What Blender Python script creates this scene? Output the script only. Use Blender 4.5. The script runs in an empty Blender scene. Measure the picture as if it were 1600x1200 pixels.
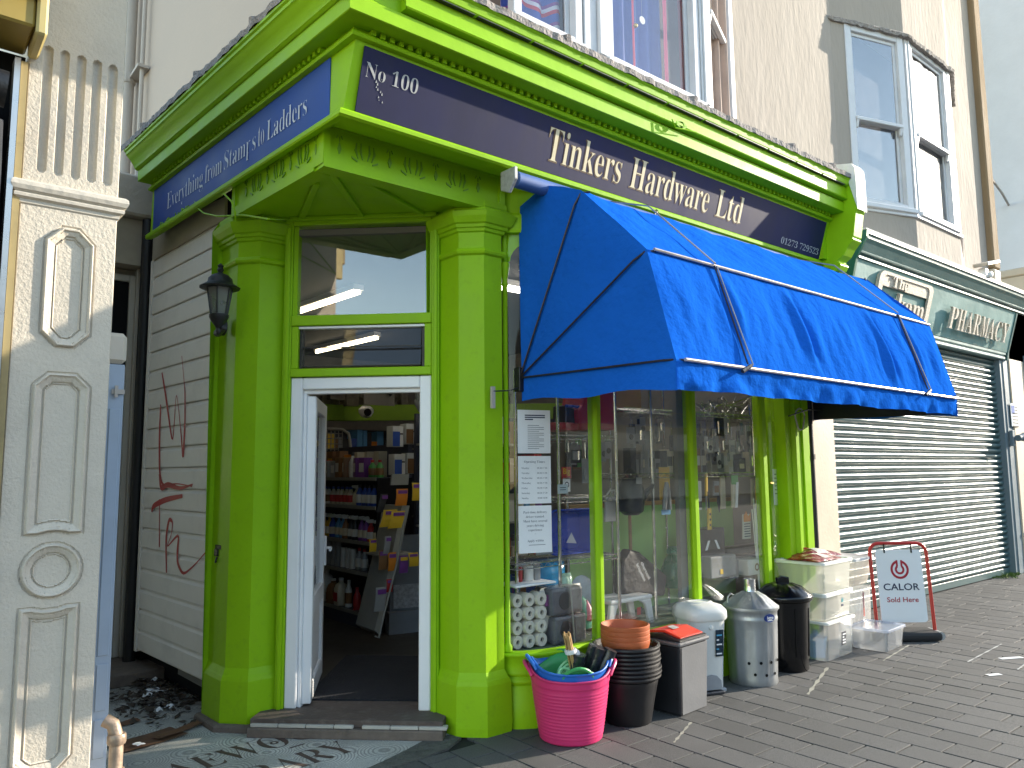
import bpy, bmesh, math, random
from math import sin, cos, pi, radians, atan2, sqrt
from mathutils import Vector, Matrix
random.seed(11)
SC = bpy.context.scene
COL = SC.collection
# ---------------------------------------------------------------- camera, sky, sun, exposure
CAM_R = ((0.7726, -0.6348, -0.0090), (0.0643, 0.0924, -0.9936), (0.6316, 0.7671, 0.1122))
CAM_C = Vector((0.0, 0.0, 1.62))
FPX = 1200.0
r0 = Vector(CAM_R[0]).normalized(); r2 = Vector(CAM_R[2]).normalized()
r1 = r2.cross(r0).normalized(); r0 = r1.cross(r2).normalized()
cam = bpy.data.cameras.new('camera'); camo = bpy.data.objects.new('camera', cam); COL.objects.link(camo)
camo.matrix_world = Matrix(((r0.x, -r1.x, -r2.x, CAM_C.x), (r0.y, -r1.y, -r2.y, CAM_C.y), (r0.z, -r1.z, -r2.z, CAM_C.z), (0, 0, 0, 1)))
cam.sensor_width = 36.0; cam.lens = 27.0; cam.clip_start = 0.05; cam.clip_end = 600
SC.camera = camo
SUN_AZ = radians(73.0); SUN_EL = radians(18.0)          # azimuth from the street-side normal (-y) towards +x
SD = Vector((sin(SUN_AZ) * cos(SUN_EL), -cos(SUN_AZ) * cos(SUN_EL), sin(SUN_EL)))
w = bpy.data.worlds.new('World'); SC.world = w; w.use_nodes = True
nt = w.node_tree; nt.nodes.clear()
sky = nt.nodes.new('ShaderNodeTexSky'); sky.sky_type = 'NISHITA'; sky.sun_disc = False
sky.sun_elevation = SUN_EL; sky.sun_rotation = atan2(SD.x, SD.y); sky.air_density = 1.0; sky.dust_density = 0.3; sky.ozone_density = 1.2
bg = nt.nodes.new('ShaderNodeBackground'); bg.inputs[1].default_value = 0.15
wo = nt.nodes.new('ShaderNodeOutputWorld'); tint = nt.nodes.new('ShaderNodeVectorMath'); tint.operation = 'MULTIPLY'; tint.inputs[1].default_value = (1.10, 1.0, .86)
nt.links.new(sky.outputs[0], tint.inputs[0]); nt.links.new(tint.outputs[0], bg.inputs[0]); nt.links.new(bg.outputs[0], wo.inputs[0])
sl = bpy.data.lights.new('sun', 'SUN'); sl.energy = 2.4; sl.angle = radians(0.5); sl.color = (1.0, 0.90, 0.75)
so = bpy.data.objects.new('sun', sl); COL.objects.link(so); so.rotation_euler = SD.to_track_quat('Z', 'Y').to_euler()
SC.view_settings.view_transform = 'Standard'; SC.view_settings.look = 'None'
SC.view_settings.exposure = 2.05; SC.view_settings.gamma = 1.0; SC.view_settings.use_curve_mapping = False
SC.cycles.transparent_max_bounces = 16; SC.cycles.max_bounces = 8

def ray(px, py):
    return r0 * ((px - 800) / FPX) + r1 * ((py - 600) / FPX) + r2
def P(px, py, y):                                        # point of the plane y = const that stands at a place of the photograph
    d = ray(px, py); return CAM_C + d * ((y - CAM_C.y) / d.y)
def G(px, py, z=0.0):                                    # the same for a level plane
    d = ray(px, py); return CAM_C + d * ((z - CAM_C.z) / d.z)
def PN(px, py, p0, n):
    d = ray(px, py); return CAM_C + d * ((Vector(p0) - CAM_C).dot(n) / d.dot(n))
def proj(p):
    v = Vector(p) - CAM_C; z = v.dot(r2); return 800 + FPX * v.dot(r0) / z, 600 + FPX * v.dot(r1) / z, z

# ---------------------------------------------------------------- materials
MATS = {}
def M(name, col=(.5, .5, .5), rough=.5, metal=0.0, spec=.5, var=.12, vs=6.0, bump=0.0, bs=60.0, rnd=0.0, dirt=0.0, dcol=(.05, .045, .04), ds=2.0, emit=0.0, stretch=None, sheen=0.0, bd=.01, fine=0.0):
    if name in MATS: return MATS[name]
    m = bpy.data.materials.new(name); m.use_nodes = True; MATS[name] = m
    N = m.node_tree.nodes; L = m.node_tree.links; b = N['Principled BSDF']
    b.inputs['Roughness'].default_value = rough; b.inputs['Metallic'].default_value = metal
    b.inputs['Specular IOR Level'].default_value = spec
    if sheen: b.inputs['Sheen Weight'].default_value = sheen; b.inputs['Sheen Roughness'].default_value = .4
    geo = N.new('ShaderNodeNewGeometry'); vec = geo.outputs['Position']
    if stretch:
        mp = N.new('ShaderNodeMapping'); mp.inputs['Scale'].default_value = stretch; L.new(vec, mp.inputs[0]); vec = mp.outputs[0]
    nz = N.new('ShaderNodeTexNoise'); nz.inputs['Scale'].default_value = vs; nz.inputs['Detail'].default_value = 6; nz.inputs['Roughness'].default_value = .62; L.new(vec, nz.inputs['Vector'])
    mr = N.new('ShaderNodeMapRange'); mr.inputs[1].default_value = .25; mr.inputs[2].default_value = .75
    mr.inputs[3].default_value = 1 - var; mr.inputs[4].default_value = 1 + var; L.new(nz.outputs[0], mr.inputs[0])
    val = mr.outputs[0]
    if rnd:
        oi = N.new('ShaderNodeObjectInfo'); m2 = N.new('ShaderNodeMapRange'); m2.inputs[3].default_value = 1 - rnd; m2.inputs[4].default_value = 1 + rnd
        L.new(oi.outputs['Random'], m2.inputs[0]); mm = N.new('ShaderNodeMath'); mm.operation = 'MULTIPLY'; L.new(val, mm.inputs[0]); L.new(m2.outputs[0], mm.inputs[1]); val = mm.outputs[0]
    if fine:
        f = N.new('ShaderNodeTexNoise'); f.inputs['Scale'].default_value = 260; f.inputs['Detail'].default_value = 2; L.new(geo.outputs['Position'], f.inputs['Vector'])
        m3 = N.new('ShaderNodeMapRange'); m3.inputs[1].default_value = .3; m3.inputs[2].default_value = .7; m3.inputs[3].default_value = 1 - fine; m3.inputs[4].default_value = 1 + fine
        L.new(f.outputs[0], m3.inputs[0]); mm = N.new('ShaderNodeMath'); mm.operation = 'MULTIPLY'; L.new(val, mm.inputs[0]); L.new(m3.outputs[0], mm.inputs[1]); val = mm.outputs[0]
    mx = N.new('ShaderNodeVectorMath'); mx.operation = 'SCALE'; mx.inputs[0].default_value = col; L.new(val, mx.inputs['Scale'])
    out = mx.outputs[0]
    if dirt:
        dn = N.new('ShaderNodeTexNoise'); dn.inputs['Scale'].default_value = ds; dn.inputs['Detail'].default_value = 8; dn.inputs['Roughness'].default_value = .7; L.new(vec, dn.inputs['Vector'])
        dr = N.new('ShaderNodeMapRange'); dr.inputs[1].default_value = .52; dr.inputs[2].default_value = .78; dr.inputs[3].default_value = 0; dr.inputs[4].default_value = dirt; L.new(dn.outputs[0], dr.inputs[0])
        mi = N.new('ShaderNodeMix'); mi.data_type = 'RGBA'; mi.inputs[7].default_value = (*dcol, 1); L.new(dr.outputs[0], mi.inputs[0]); L.new(out, mi.inputs[6]); out = mi.outputs[2]
    L.new(out, b.inputs['Base Color'])
    rn = N.new('ShaderNodeMapRange'); rn.inputs[1].default_value = .3; rn.inputs[2].default_value = .7; rn.inputs[3].default_value = max(.03, rough - .08); rn.inputs[4].default_value = min(1, rough + .08)
    L.new(nz.outputs[0], rn.inputs[0]); L.new(rn.outputs[0], b.inputs['Roughness'])
    if bump:
        n2 = N.new('ShaderNodeTexNoise'); n2.inputs['Scale'].default_value = bs; n2.inputs['Detail'].default_value = 4; L.new(vec, n2.inputs['Vector'])
        bp = N.new('ShaderNodeBump'); bp.inputs['Strength'].default_value = bump; bp.inputs['Distance'].default_value = bd; L.new(n2.outputs[0], bp.inputs['Height']); L.new(bp.outputs[0], b.inputs['Normal'])
    if emit:
        b.inputs['Emission Color'].default_value = (*col, 1); b.inputs['Emission Strength'].default_value = emit
    return m

def glass(name, ior=1.5, tint=(1, 1, 1), dust=.02, haze=(.6, .6, .6), rough=0.0):
    m = bpy.data.materials.new(name); m.use_nodes = True; MATS[name] = m
    N = m.node_tree.nodes; L = m.node_tree.links; N.clear()
    o = N.new('ShaderNodeOutputMaterial'); tr = N.new('ShaderNodeBsdfTransparent'); tr.inputs[0].default_value = (*tint, 1)
    gl = N.new('ShaderNodeBsdfGlossy'); gl.inputs['Roughness'].default_value = rough
    df = N.new('ShaderNodeBsdfDiffuse'); df.inputs[0].default_value = (*haze, 1)
    geo = N.new('ShaderNodeNewGeometry'); nz = N.new('ShaderNodeTexNoise'); nz.inputs['Scale'].default_value = 3; nz.inputs['Detail'].default_value = 5; L.new(geo.outputs['Position'], nz.inputs['Vector'])
    mr = N.new('ShaderNodeMapRange'); mr.inputs[1].default_value = .3; mr.inputs[2].default_value = .75; mr.inputs[3].default_value = dust * .3; mr.inputs[4].default_value = dust * 1.7; L.new(nz.outputs[0], mr.inputs[0])
    fr = N.new('ShaderNodeFresnel'); mi_ = N.new('ShaderNodeMapRange'); mi_.inputs[3].default_value = ior; mi_.inputs[4].default_value = 1 / ior; L.new(geo.outputs['Backfacing'], mi_.inputs[0]); L.new(mi_.outputs[0], fr.inputs[0])
    a = N.new('ShaderNodeMixShader'); L.new(mr.outputs[0], a.inputs[0]); L.new(tr.outputs[0], a.inputs[1]); L.new(df.outputs[0], a.inputs[2])
    b = N.new('ShaderNodeMixShader'); L.new(fr.outputs[0], b.inputs[0]); L.new(a.outputs[0], b.inputs[1]); L.new(gl.outputs[0], b.inputs[2]); L.new(b.outputs[0], o.inputs[0])
    return m

def clearplastic(name, col, opac=.35, rough=.25):
    m = bpy.data.materials.new(name); m.use_nodes = True; MATS[name] = m
    N = m.node_tree.nodes; L = m.node_tree.links; N.clear()
    o = N.new('ShaderNodeOutputMaterial'); tr = N.new('ShaderNodeBsdfTransparent'); tr.inputs[0].default_value = (.97, .97, .97, 1)
    df = N.new('ShaderNodeBsdfDiffuse'); df.inputs[0].default_value = (*col, 1)
    tl = N.new('ShaderNodeBsdfTranslucent'); tl.inputs[0].default_value = (*col, 1)
    gl = N.new('ShaderNodeBsdfGlossy'); gl.inputs['Roughness'].default_value = rough
    fr = N.new('ShaderNodeFresnel'); gg = N.new('ShaderNodeNewGeometry'); mi_ = N.new('ShaderNodeMapRange'); mi_.inputs[3].default_value = 1.45; mi_.inputs[4].default_value = 1 / 1.45; L.new(gg.outputs['Backfacing'], mi_.inputs[0]); L.new(mi_.outputs[0], fr.inputs[0])
    c = N.new('ShaderNodeMixShader'); c.inputs[0].default_value = .5; L.new(df.outputs[0], c.inputs[1]); L.new(tl.outputs[0], c.inputs[2])
    a = N.new('ShaderNodeMixShader'); a.inputs[0].default_value = opac; L.new(tr.outputs[0], a.inputs[1]); L.new(c.outputs[0], a.inputs[2])
    b = N.new('ShaderNodeMixShader'); L.new(fr.outputs[0], b.inputs[0]); L.new(a.outputs[0], b.inputs[1]); L.new(gl.outputs[0], b.inputs[2]); L.new(b.outputs[0], o.inputs[0])
    return m

# ---------------------------------------------------------------- mesh building
class MB:
    def __init__(s): s.v = []; s.f = []
    def add(s, vs, fs):
        n = len(s.v); s.v += [Vector(p) for p in vs]; s.f += [tuple(i + n for i in f) for f in fs]; return s
    def box(s, x0, y0, z0, x1, y1, z1):
        return s.add([(x0, y0, z0), (x1, y0, z0), (x1, y1, z0), (x0, y1, z0), (x0, y0, z1), (x1, y0, z1), (x1, y1, z1), (x0, y1, z1)],
                     [(0, 3, 2, 1), (4, 5, 6, 7), (0, 1, 5, 4), (1, 2, 6, 5), (2, 3, 7, 6), (3, 0, 4, 7)])
    def obox(s, o, ex, ey, ez):                          # box from a corner and three edge vectors
        o, ex, ey, ez = map(Vector, (o, ex, ey, ez))
        vs = [o, o + ex, o + ex + ey, o + ey, o + ez, o + ex + ez, o + ex + ey + ez, o + ey + ez]
        fs = [(0, 3, 2, 1), (4, 5, 6, 7), (0, 1, 5, 4), (1, 2, 6, 5), (2, 3, 7, 6), (3, 0, 4, 7)]
        if ex.cross(ey).dot(ez) < 0: fs = [tuple(reversed(f)) for f in fs]
        return s.add(vs, fs)
    def prism(s, pts, ext):                              # polygon (3-D points) pushed along ext
        pts = [Vector(p) for p in pts]; ext = Vector(ext); n = len(pts)
        nr = Vector((0, 0, 0))
        for i in range(n): nr += pts[i].cross(pts[(i + 1) % n])
        if nr.dot(ext) > 0: pts = pts[::-1]
        return s.add(pts + [p + ext for p in pts], [tuple(range(n)), tuple(range(2 * n - 1, n - 1, -1))] + [(i, i + n, (i + 1) % n + n, (i + 1) % n) for i in range(n)])
    def tube(s, pts, r, n=8, caps=True):
        pts = [Vector(p) for p in pts]; rs = r if isinstance(r, (list, tuple)) else [r] * len(pts)
        base = len(s.v); up = None
        for i, p in enumerate(pts):
            t = (pts[min(i + 1, len(pts) - 1)] - pts[max(i - 1, 0)])
            if t.length < 1e-9: t = Vector((0, 0, 1))
            t.normalize()
            if up is None: up = Vector((0, 0, 1)) if abs(t.z) < .9 else Vector((1, 0, 0))
            a = t.cross(up)
            if a.length < 1e-6: a = t.cross(Vector((0, 1, .3)))
            a.normalize(); b = a.cross(t); up = b
            for k in range(n):
                an = 2 * pi * k / n; s.v.append(p + (a * cos(an) + b * sin(an)) * rs[i])
        for i in range(len(pts) - 1):
            for k in range(n):
                k2 = (k + 1) % n; s.f.append((base + i * n + k, base + i * n + k2, base + (i + 1) * n + k2, base + (i + 1) * n + k))
        if caps: s.f.append(tuple(base + k for k in reversed(range(n)))); s.f.append(tuple(base + (len(pts) - 1) * n + k for k in range(n)))
        return s
    def lathe(s, prof, c=(0, 0, 0), n=24, axis=(0, 0, 1), caps=True, sq=None):
        c = Vector(c); ax = Vector(axis).normalized(); a = ax.orthogonal().normalized(); b = ax.cross(a); base = len(s.v)
        if abs(ax.z) > .99: a = Vector((1, 0, 0)); b = Vector((0, 1, 0)) * (1 if ax.z > 0 else -1)
        for (r, z) in prof:
            for k in range(n):
                an = 2 * pi * k / n; ca, sa = cos(an), sin(an)
                if sq:
                    e = sq; rr = (abs(ca) ** e + abs(sa) ** e) ** (-1 / e); ca *= rr; sa *= rr
                s.v.append(c + ax * z + (a * ca + b * sa) * r)
        for i in range(len(prof) - 1):
            for k in range(n):
                k2 = (k + 1) % n; s.f.append((base + i * n + k, base + i * n + k2, base + (i + 1) * n + k2, base + (i + 1) * n + k))
        if caps:
            if prof[0][0] > 1e-5: s.f.append(tuple(base + k for k in reversed(range(n))))
            if prof[-1][0] > 1e-5: s.f.append(tuple(base + (len(prof) - 1) * n + k for k in range(n)))
        return s
    def grid(s, fn, nu, nv):
        base = len(s.v)
        for i in range(nu + 1):
            for j in range(nv + 1): s.v.append(Vector(fn(i / nu, j / nv)))
        for i in range(nu):
            for j in range(nv):
                a = base + i * (nv + 1) + j; s.f.append((a, a + nv + 1, a + nv + 2, a + 1))
        return s
    def strip(s, rows, close=False):                     # rows: equal-length point lists joined into a skin
        base = len(s.v); n = len(rows[0])
        for r in rows: s.v += [Vector(p) for p in r]
        for i in range(len(rows) - 1):
            for j in range(n if close else n - 1):
                j2 = (j + 1) % n; s.f.append((base + i * n + j, base + i * n + j2, base + (i + 1) * n + j2, base + (i + 1) * n + j))
        return s
    def mesh(s, name, origin, smooth=False, bevel=0.0, seg=1, weld=0.0, angle=.6):
        me = bpy.data.meshes.new(name); me.from_pydata([p - origin for p in s.v], [], s.f); me.update()
        if bevel or weld:
            bm = bmesh.new(); bm.from_mesh(me)
            if weld: bmesh.ops.remove_doubles(bm, verts=bm.verts, dist=weld)
            if bevel:
                es = [e for e in bm.edges if len(e.link_faces) == 2 and e.calc_face_angle(0) > angle]
                bmesh.ops.bevel(bm, geom=es, offset=bevel, segments=seg, profile=.6, affect='EDGES', clamp_overlap=True)
            bm.to_mesh(me); bm.free()
        if smooth:
            for p in me.polygons: p.use_smooth = True
            if smooth != 2:
                try: me.set_sharp_from_angle(angle=radians(38))
                except Exception: pass
        return me

WL = {}
def wl(o): return WL.get(o.name, Vector((0, 0, 0)))
def setp(o, label=None, cat=None, group=None, kind=None):
    if label: o['label'] = label
    if cat: o['category'] = cat
    if group: o['group'] = group
    if kind: o['kind'] = kind
    return o
def thing(name, loc, label, cat, group=None):
    o = bpy.data.objects.new(name, None); COL.objects.link(o); o.empty_display_size = .1
    o.location = loc; WL[o.name] = Vector(loc); return setp(o, label, cat, group)
def build(mb, name, mat, parent=None, smooth=False, bevel=0.0, seg=1, label=None, cat=None, group=None, kind=None, weld=0.0, shadow=True):
    xs = [p.x for p in mb.v]; ys = [p.y for p in mb.v]; zs = [p.z for p in mb.v]
    org = Vector(((min(xs) + max(xs)) / 2, (min(ys) + max(ys)) / 2, min(zs)))
    me = mb.mesh(name, org, smooth, bevel, seg, weld); me.materials.append(mat)
    o = bpy.data.objects.new(name, me); COL.objects.link(o); WL[o.name] = org
    if parent: o.parent = parent; o.location = org - wl(parent)
    else: o.location = org
    return setp(o, label, cat, group, kind)
def inst(src, loc, parent=None, name=None, rot=None, scale=None):
    o = src.copy(); COL.objects.link(o)
    for k in ('label',):
        if k in o and parent: del o[k]
    WL[o.name] = Vector(loc)
    if parent: o.parent = parent; o.location = Vector(loc) - wl(parent)
    else: o.location = loc
    if rot is not None: o.rotation_euler = rot
    if scale is not None: o.scale = scale
    return o
def dup(root, loc, label=None, rot=None, group=None):
    r = root.copy(); COL.objects.link(r); r.location = loc; WL[r.name] = Vector(loc)
    if rot is not None: r.rotation_euler = rot
    if label: r['label'] = label
    if group: r['group'] = group
    for ch in list(root.children):
        c = ch.copy(); COL.objects.link(c); c.parent = r
        for g in ch.children:
            d = g.copy(); COL.objects.link(d); d.parent = c
    return r
def serif(t):
    o = ''
    for ch in t:
        if 'A' <= ch <= 'Z': o += chr(0x1D400 + ord(ch) - 65)
        elif 'a' <= ch <= 'z': o += chr(0x1D41A + ord(ch) - 97)
        elif '0' <= ch <= '9': o += chr(0x1D7CE + ord(ch) - 48)
        else: o += ch
    return o
def text_polys(t, bold_off=0.0, ser=False, ext=0.0, res=3, sp=1.0):
    cu = bpy.data.curves.new('lettering', 'FONT'); cu.body = serif(t) if ser else t; cu.size = 1.0; cu.resolution_u = res; cu.offset = bold_off; cu.extrude = ext; cu.space_character = sp
    ob = bpy.data.objects.new('lettering', cu); COL.objects.link(ob)
    bpy.context.view_layer.update()
    me = bpy.data.meshes.new_from_object(ob.evaluated_get(bpy.context.evaluated_depsgraph_get()))
    vs = [v.co.copy() for v in me.vertices]; fs = [tuple(p.vertices) for p in me.polygons]
    bpy.data.objects.remove(ob); bpy.data.curves.remove(cu); bpy.data.meshes.remove(me)
    return vs, fs
def lettering(t, mat, o, ex, ey, h=None, width=None, parent=None, ser=False, off=0.0, thick=.002, align='l', name='lettering', cap=None, sp=1.0, xs=1.0, **kw):
    """words as thin raised print: o = baseline start, ex / ey = unit directions, h = letter (cap) height, width = overall length if fixed"""
    vs, fs = text_polys(t, off, ser, sp=sp); ex = Vector(ex).normalized(); ey = Vector(ey).normalized(); n = ex.cross(ey); o = Vector(o)
    x0 = min(v.x for v in vs); x1 = max(v.x for v in vs); y1 = max(v.y for v in vs) if cap is None else cap
    sy = h / y1; sx = (width / (x1 - x0)) if width else sy * xs
    if align == 'c': o = o - ex * (sx * (x1 - x0) / 2)
    if align == 'r': o = o - ex * (sx * (x1 - x0))
    mb = MB(); mb.add([o + ex * ((v.x - x0) * sx) + ey * (v.y * sy) + n * thick for v in vs], fs)
    return build(mb, name, mat, parent, **kw)
# ================================================================ materials of the setting
GREEN = M('lime paint', (.285, .53, .006), .45, spec=.2, var=.07, vs=5, bump=.25, bs=28, bd=.004, dirt=.16, dcol=(.10, .20, .01), ds=3.5)
GREENW = M('weathered lime paint', (.285, .53, .006), .46, spec=.22, var=.07, vs=4, bump=.3, bs=40, bd=.004, dirt=.30, dcol=(.10, .17, .02), ds=16)
NAVY = M('navy sign paint', (.013, .015, .062), .6, spec=.22, var=.25, vs=4, bump=.12, bs=14, bd=.004, dirt=.25, dcol=(.05, .05, .08), ds=3, stretch=(1, 1, .4))
BLUESIGN = M('blue sign paint', (.025, .075, .33), .5, spec=.3, var=.15, vs=3, bump=.05, bs=20)
CREAMTXT = M('cream lettering', (.72, .60, .36), .5, var=.05)
GREYTXT = M('silver lettering', (.42, .42, .42), .5, var=.05)
DARKEDGE = M('brown outline', (.10, .05, .02), .6)
WHITE = M('white plastic frame', (.86, .86, .87), .35, var=.05, vs=4, dirt=.10, dcol=(.3, .3, .3))
STUCCO = M('cream stucco', (.60, .53, .43), .85, var=.10, vs=2.2, bump=.5, bs=22, bd=.02, dirt=.30, dcol=(.34, .29, .24), ds=1.6)
STUCCOB = M('pale stucco', (.355, .305, .258), .85, var=.09, vs=1.6, bump=.45, bs=16, bd=.02, dirt=.28, dcol=(.42, .37, .31), ds=1.2, stretch=(1, 1, .35))
PINKW = M('grey pink render', (.44, .38, .335), .9, var=.05, vs=1.5, bump=.2, bs=30)
PILAST = M('cream painted render', (.56, .50, .41), .75, var=.08, vs=3, bump=.55, bs=70, bd=.008, dirt=.35, dcol=(.36, .31, .25), ds=5, fine=.05)
PANELM = M('cream moulded render', (.56, .51, .43), .6, var=.06, vs=3, bump=.35, bs=24, bd=.01, dirt=.28, dcol=(.40, .35, .28), ds=6)
SASH = M('grey white sash paint', (.62, .62, .64), .5, var=.06, vs=6, bump=.15, bs=30, dirt=.18, dcol=(.4, .38, .34), ds=7)
TILE = M('grey leaded tile', (.30, .27, .25), .9, var=.35, vs=18, bump=1.0, bs=50, bd=.02, dirt=.7, dcol=(.07, .06, .055), ds=14)
STONE = M('step stone', (.16, .125, .10), .8, var=.25, vs=14, bump=.6, bs=50, bd=.01, dirt=.5, dcol=(.04, .035, .03), ds=6)
DARK = M('dark void', (.012, .012, .013), .9, spec=.1)
IRON = M('black iron', (.012, .012, .013), .45, var=.2, bump=.2, bs=80)
BOARD = M('off white board', (.80, .75, .68), .55, var=.05, vs=3, bump=.1, bs=30, dirt=.22, dcol=(.26, .23, .20), ds=2.5, rnd=.03)
GREYPIPE = M('grey pipe', (.42, .38, .34), .6, var=.08, dirt=.3, dcol=(.2, .17, .14))
GLASS = glass('shop glass', 1.42, dust=.010)
WGLASS = glass('upper window glass', 1.5, dust=.002)
TGLASS = glass('transom glass', 2.1, dust=.002)
HGLASS = glass('sky reflecting glass', 2.3, dust=.001)
CHROME = M('chrome wire', (.62, .62, .62), .22, 1.0, var=.1, vs=20)
TEAL = M('teal fascia paint', (.13, .27, .26), .45, var=.16, vs=3, bump=.2, bs=20, dirt=.35, dcol=(.22, .36, .36), ds=3)
TEALD = M('dark teal paint', (.035, .12, .12), .42, var=.1, vs=4, bump=.15, bs=24)
SHUT = M('teal shutter paint', (.06, .118, .122), .38, var=.08, vs=3, dirt=.2, dcol=(.15, .22, .22), ds=4, rnd=.03)
SLATEB = M('blue grey frame', (.13, .18, .21), .5, var=.06)
BEIGE = M('beige paint', (.60, .50, .38), .6, var=.06, vs=3, bump=.2, bs=30, dirt=.2, dcol=(.36, .29, .22))
BROWNW = M('shade browned render', (.26, .18, .10), .9, var=.25, vs=3, bump=.6, bs=20, dirt=.6, dcol=(.10, .07, .04), ds=3, stretch=(1, 1, .3))  # brown carries the pier's warm shade; the dark blotches are dirt
PAV = M('granite paver', (.084, .082, .079), .78, var=.10, vs=3.5, bump=.55, bs=240, bd=.004, rnd=.16, dirt=.22, dcol=(.05, .05, .048), ds=2.2, fine=.55)
JOINT = M('paver joint', (.012, .012, .011), .95, var=.3, vs=20)
CEMENT = M('cement patch', (.10, .10, .085), .9, var=.3, vs=9, bump=1.0, bs=30, bd=.03, dirt=.6, dcol=(.03, .03, .025), ds=7)
ASPH = M('asphalt', (.05, .05, .052), .9, var=.2, vs=3, bump=.5, bs=120, fine=.3)

def sweep(path, prof, ends=None, caps=False):
    """prof rows = (offset or per-segment offsets, z); outward is on the right of travel"""
    path = [Vector((p[0], p[1])) for p in path]; ns = len(path) - 1; rows = []
    dirs = [(path[i + 1] - path[i]).normalized() for i in range(ns)]; nor = [Vector((d.y, -d.x)) for d in dirs]
    for o, z in prof:
        os = list(o) if isinstance(o, (tuple, list)) else [o] * ns; row = []
        for i in range(ns + 1):
            if i == 0: q = path[0] + nor[0] * os[0]
            elif i == ns: q = path[-1] + nor[-1] * os[-1]
            else:
                a, b = nor[i - 1], nor[i]; det = a.x * b.y - a.y * b.x; ca = a.dot(path[i]) + os[i - 1]; cb = b.dot(path[i]) + os[i]
                if abs(det) < 1e-5: q = path[i] + a * os[i]
                else: q = Vector(((ca * b.y - cb * a.y) / det, (a.x * cb - b.x * ca) / det))
            row.append((q.x, q.y, z))
        rows.append(row)
    m = MB(); n = len(rows[0])
    for r in rows: m.v += [Vector(p) for p in r]
    for i in range(len(rows) - 1):
        for j in range(n - 1): m.f.append((i * n + j, i * n + j + 1, (i + 1) * n + j + 1, (i + 1) * n + j))
    if caps:
        m.f.append(tuple(i * n for i in range(len(rows)))); m.f.append(tuple(i * n + n - 1 for i in reversed(range(len(rows)))))
    return m
DL = Vector((-.0726, .9974, 0)); NL = Vector((-.9974, -.0726, 0))      # direction of the side wall (inwards) and its outward normal
def LX(y, off=0.0): return 1.853 - .0728 * (y - 3.75) - off            # x of the side frontage plane
def LPt(px, py, off=0.0): return PN(px, py, Vector((1.853, 3.75, 0)) + NL * off, NL)

# ================================================================ ground
setp(build(MB().box(-60, -60, -.20, 90, -2.2, -.13), 'road', ASPH), kind='structure')
setp(build(MB().box(-60, 3.0, -.22, 90, 60, -.05), 'ground', ASPH), kind='structure')
kerb = setp(build(MB().box(-30, -2.2, -.2, 60, -2.06, .01), 'kerb', STONE, bevel=.015), kind='structure')
pav = setp(build(MB().box(-30, -2.06, -.15, 60, 4.45, -.012), 'pavement', JOINT), kind='structure')
PX, PY = .2128, .327
FIX = {-1: 3.68, 0: 3.59, 1: 3.73, 10: 2.485, 11: 2.285, 12: 2.52, 13: 2.31, 14: 2.54}
cand = []
rg = random.Random(5)
for k in range(-16, 60):
    x0 = 2.89 + PX * k; off = FIX.get(k, rg.random() * PY)
    ytop = 3.86 if x0 < 2.8 else (3.98 if x0 < 7.0 else 4.40)
    n0 = int((ytop - off) / PY) + 1
    for j in range(n0, n0 - 22, -1):
        ya = off + (j - 1) * PY; yb = off + j * PY
        if yb > ytop: yb = ytop
        if ya > ytop - .04 or ya < -2.0: continue
        cx, cy = x0 + PX / 2, (ya + yb) / 2
        q = proj((cx, cy, 0)); vis = q[2] > .3 and -60 < q[0] < 1660 and -60 < q[1] < 1270
        hid = 3.3 < cx < 6.8 and cy > 3.78
        cand.append(((q[2] if vis and not hid else 1000 + abs(cx) + abs(cy)), x0, ya, yb))
cand.sort()
pm = MB().box(-PX / 2 + .0045, -PY / 2 + .0045, -.04, PX / 2 - .0045, PY / 2 - .0045, 0).mesh('paver', Vector((0, 0, 0)), bevel=.002, seg=1); pm.materials.append(PAV)
rest = MB()
for i, (q, x0, ya, yb) in enumerate(cand):
    L = yb - ya
    if q >= 1000: 
        if x0 > 20 or ya < -1.9: continue
    if i < 300:
        o = bpy.data.objects.new('paver', pm); COL.objects.link(o); o.parent = pav; o.scale = (1, (L - .002) / PY, 1)
        lc = Vector((x0 + PX / 2, (ya + yb) / 2, rg.uniform(-.0018, .0012))); o.location = lc - wl(pav); o.rotation_euler = (rg.uniform(-.004, .004), rg.uniform(-.004, .004), rg.uniform(-.003, .003))
    else:
        z = rg.uniform(-.002, .001); e = .004
        vs = [(x0 + e, ya + e, z), (x0 + PX - e, ya + e, z), (x0 + PX - e, yb - e, z), (x0 + e, yb - e, z), (x0 + e, ya + e, -.03), (x0 + PX - e, ya + e, -.03), (x0 + PX - e, yb - e, -.03), (x0 + e, yb - e, -.03)]
        rest.add(vs, [(0, 1, 2, 3), (4, 5, 1, 0), (5, 6, 2, 1), (6, 7, 3, 2), (7, 4, 0, 3)])
setp(build(rest, 'paver_field', PAV, pav), kind='stuff')

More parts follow.
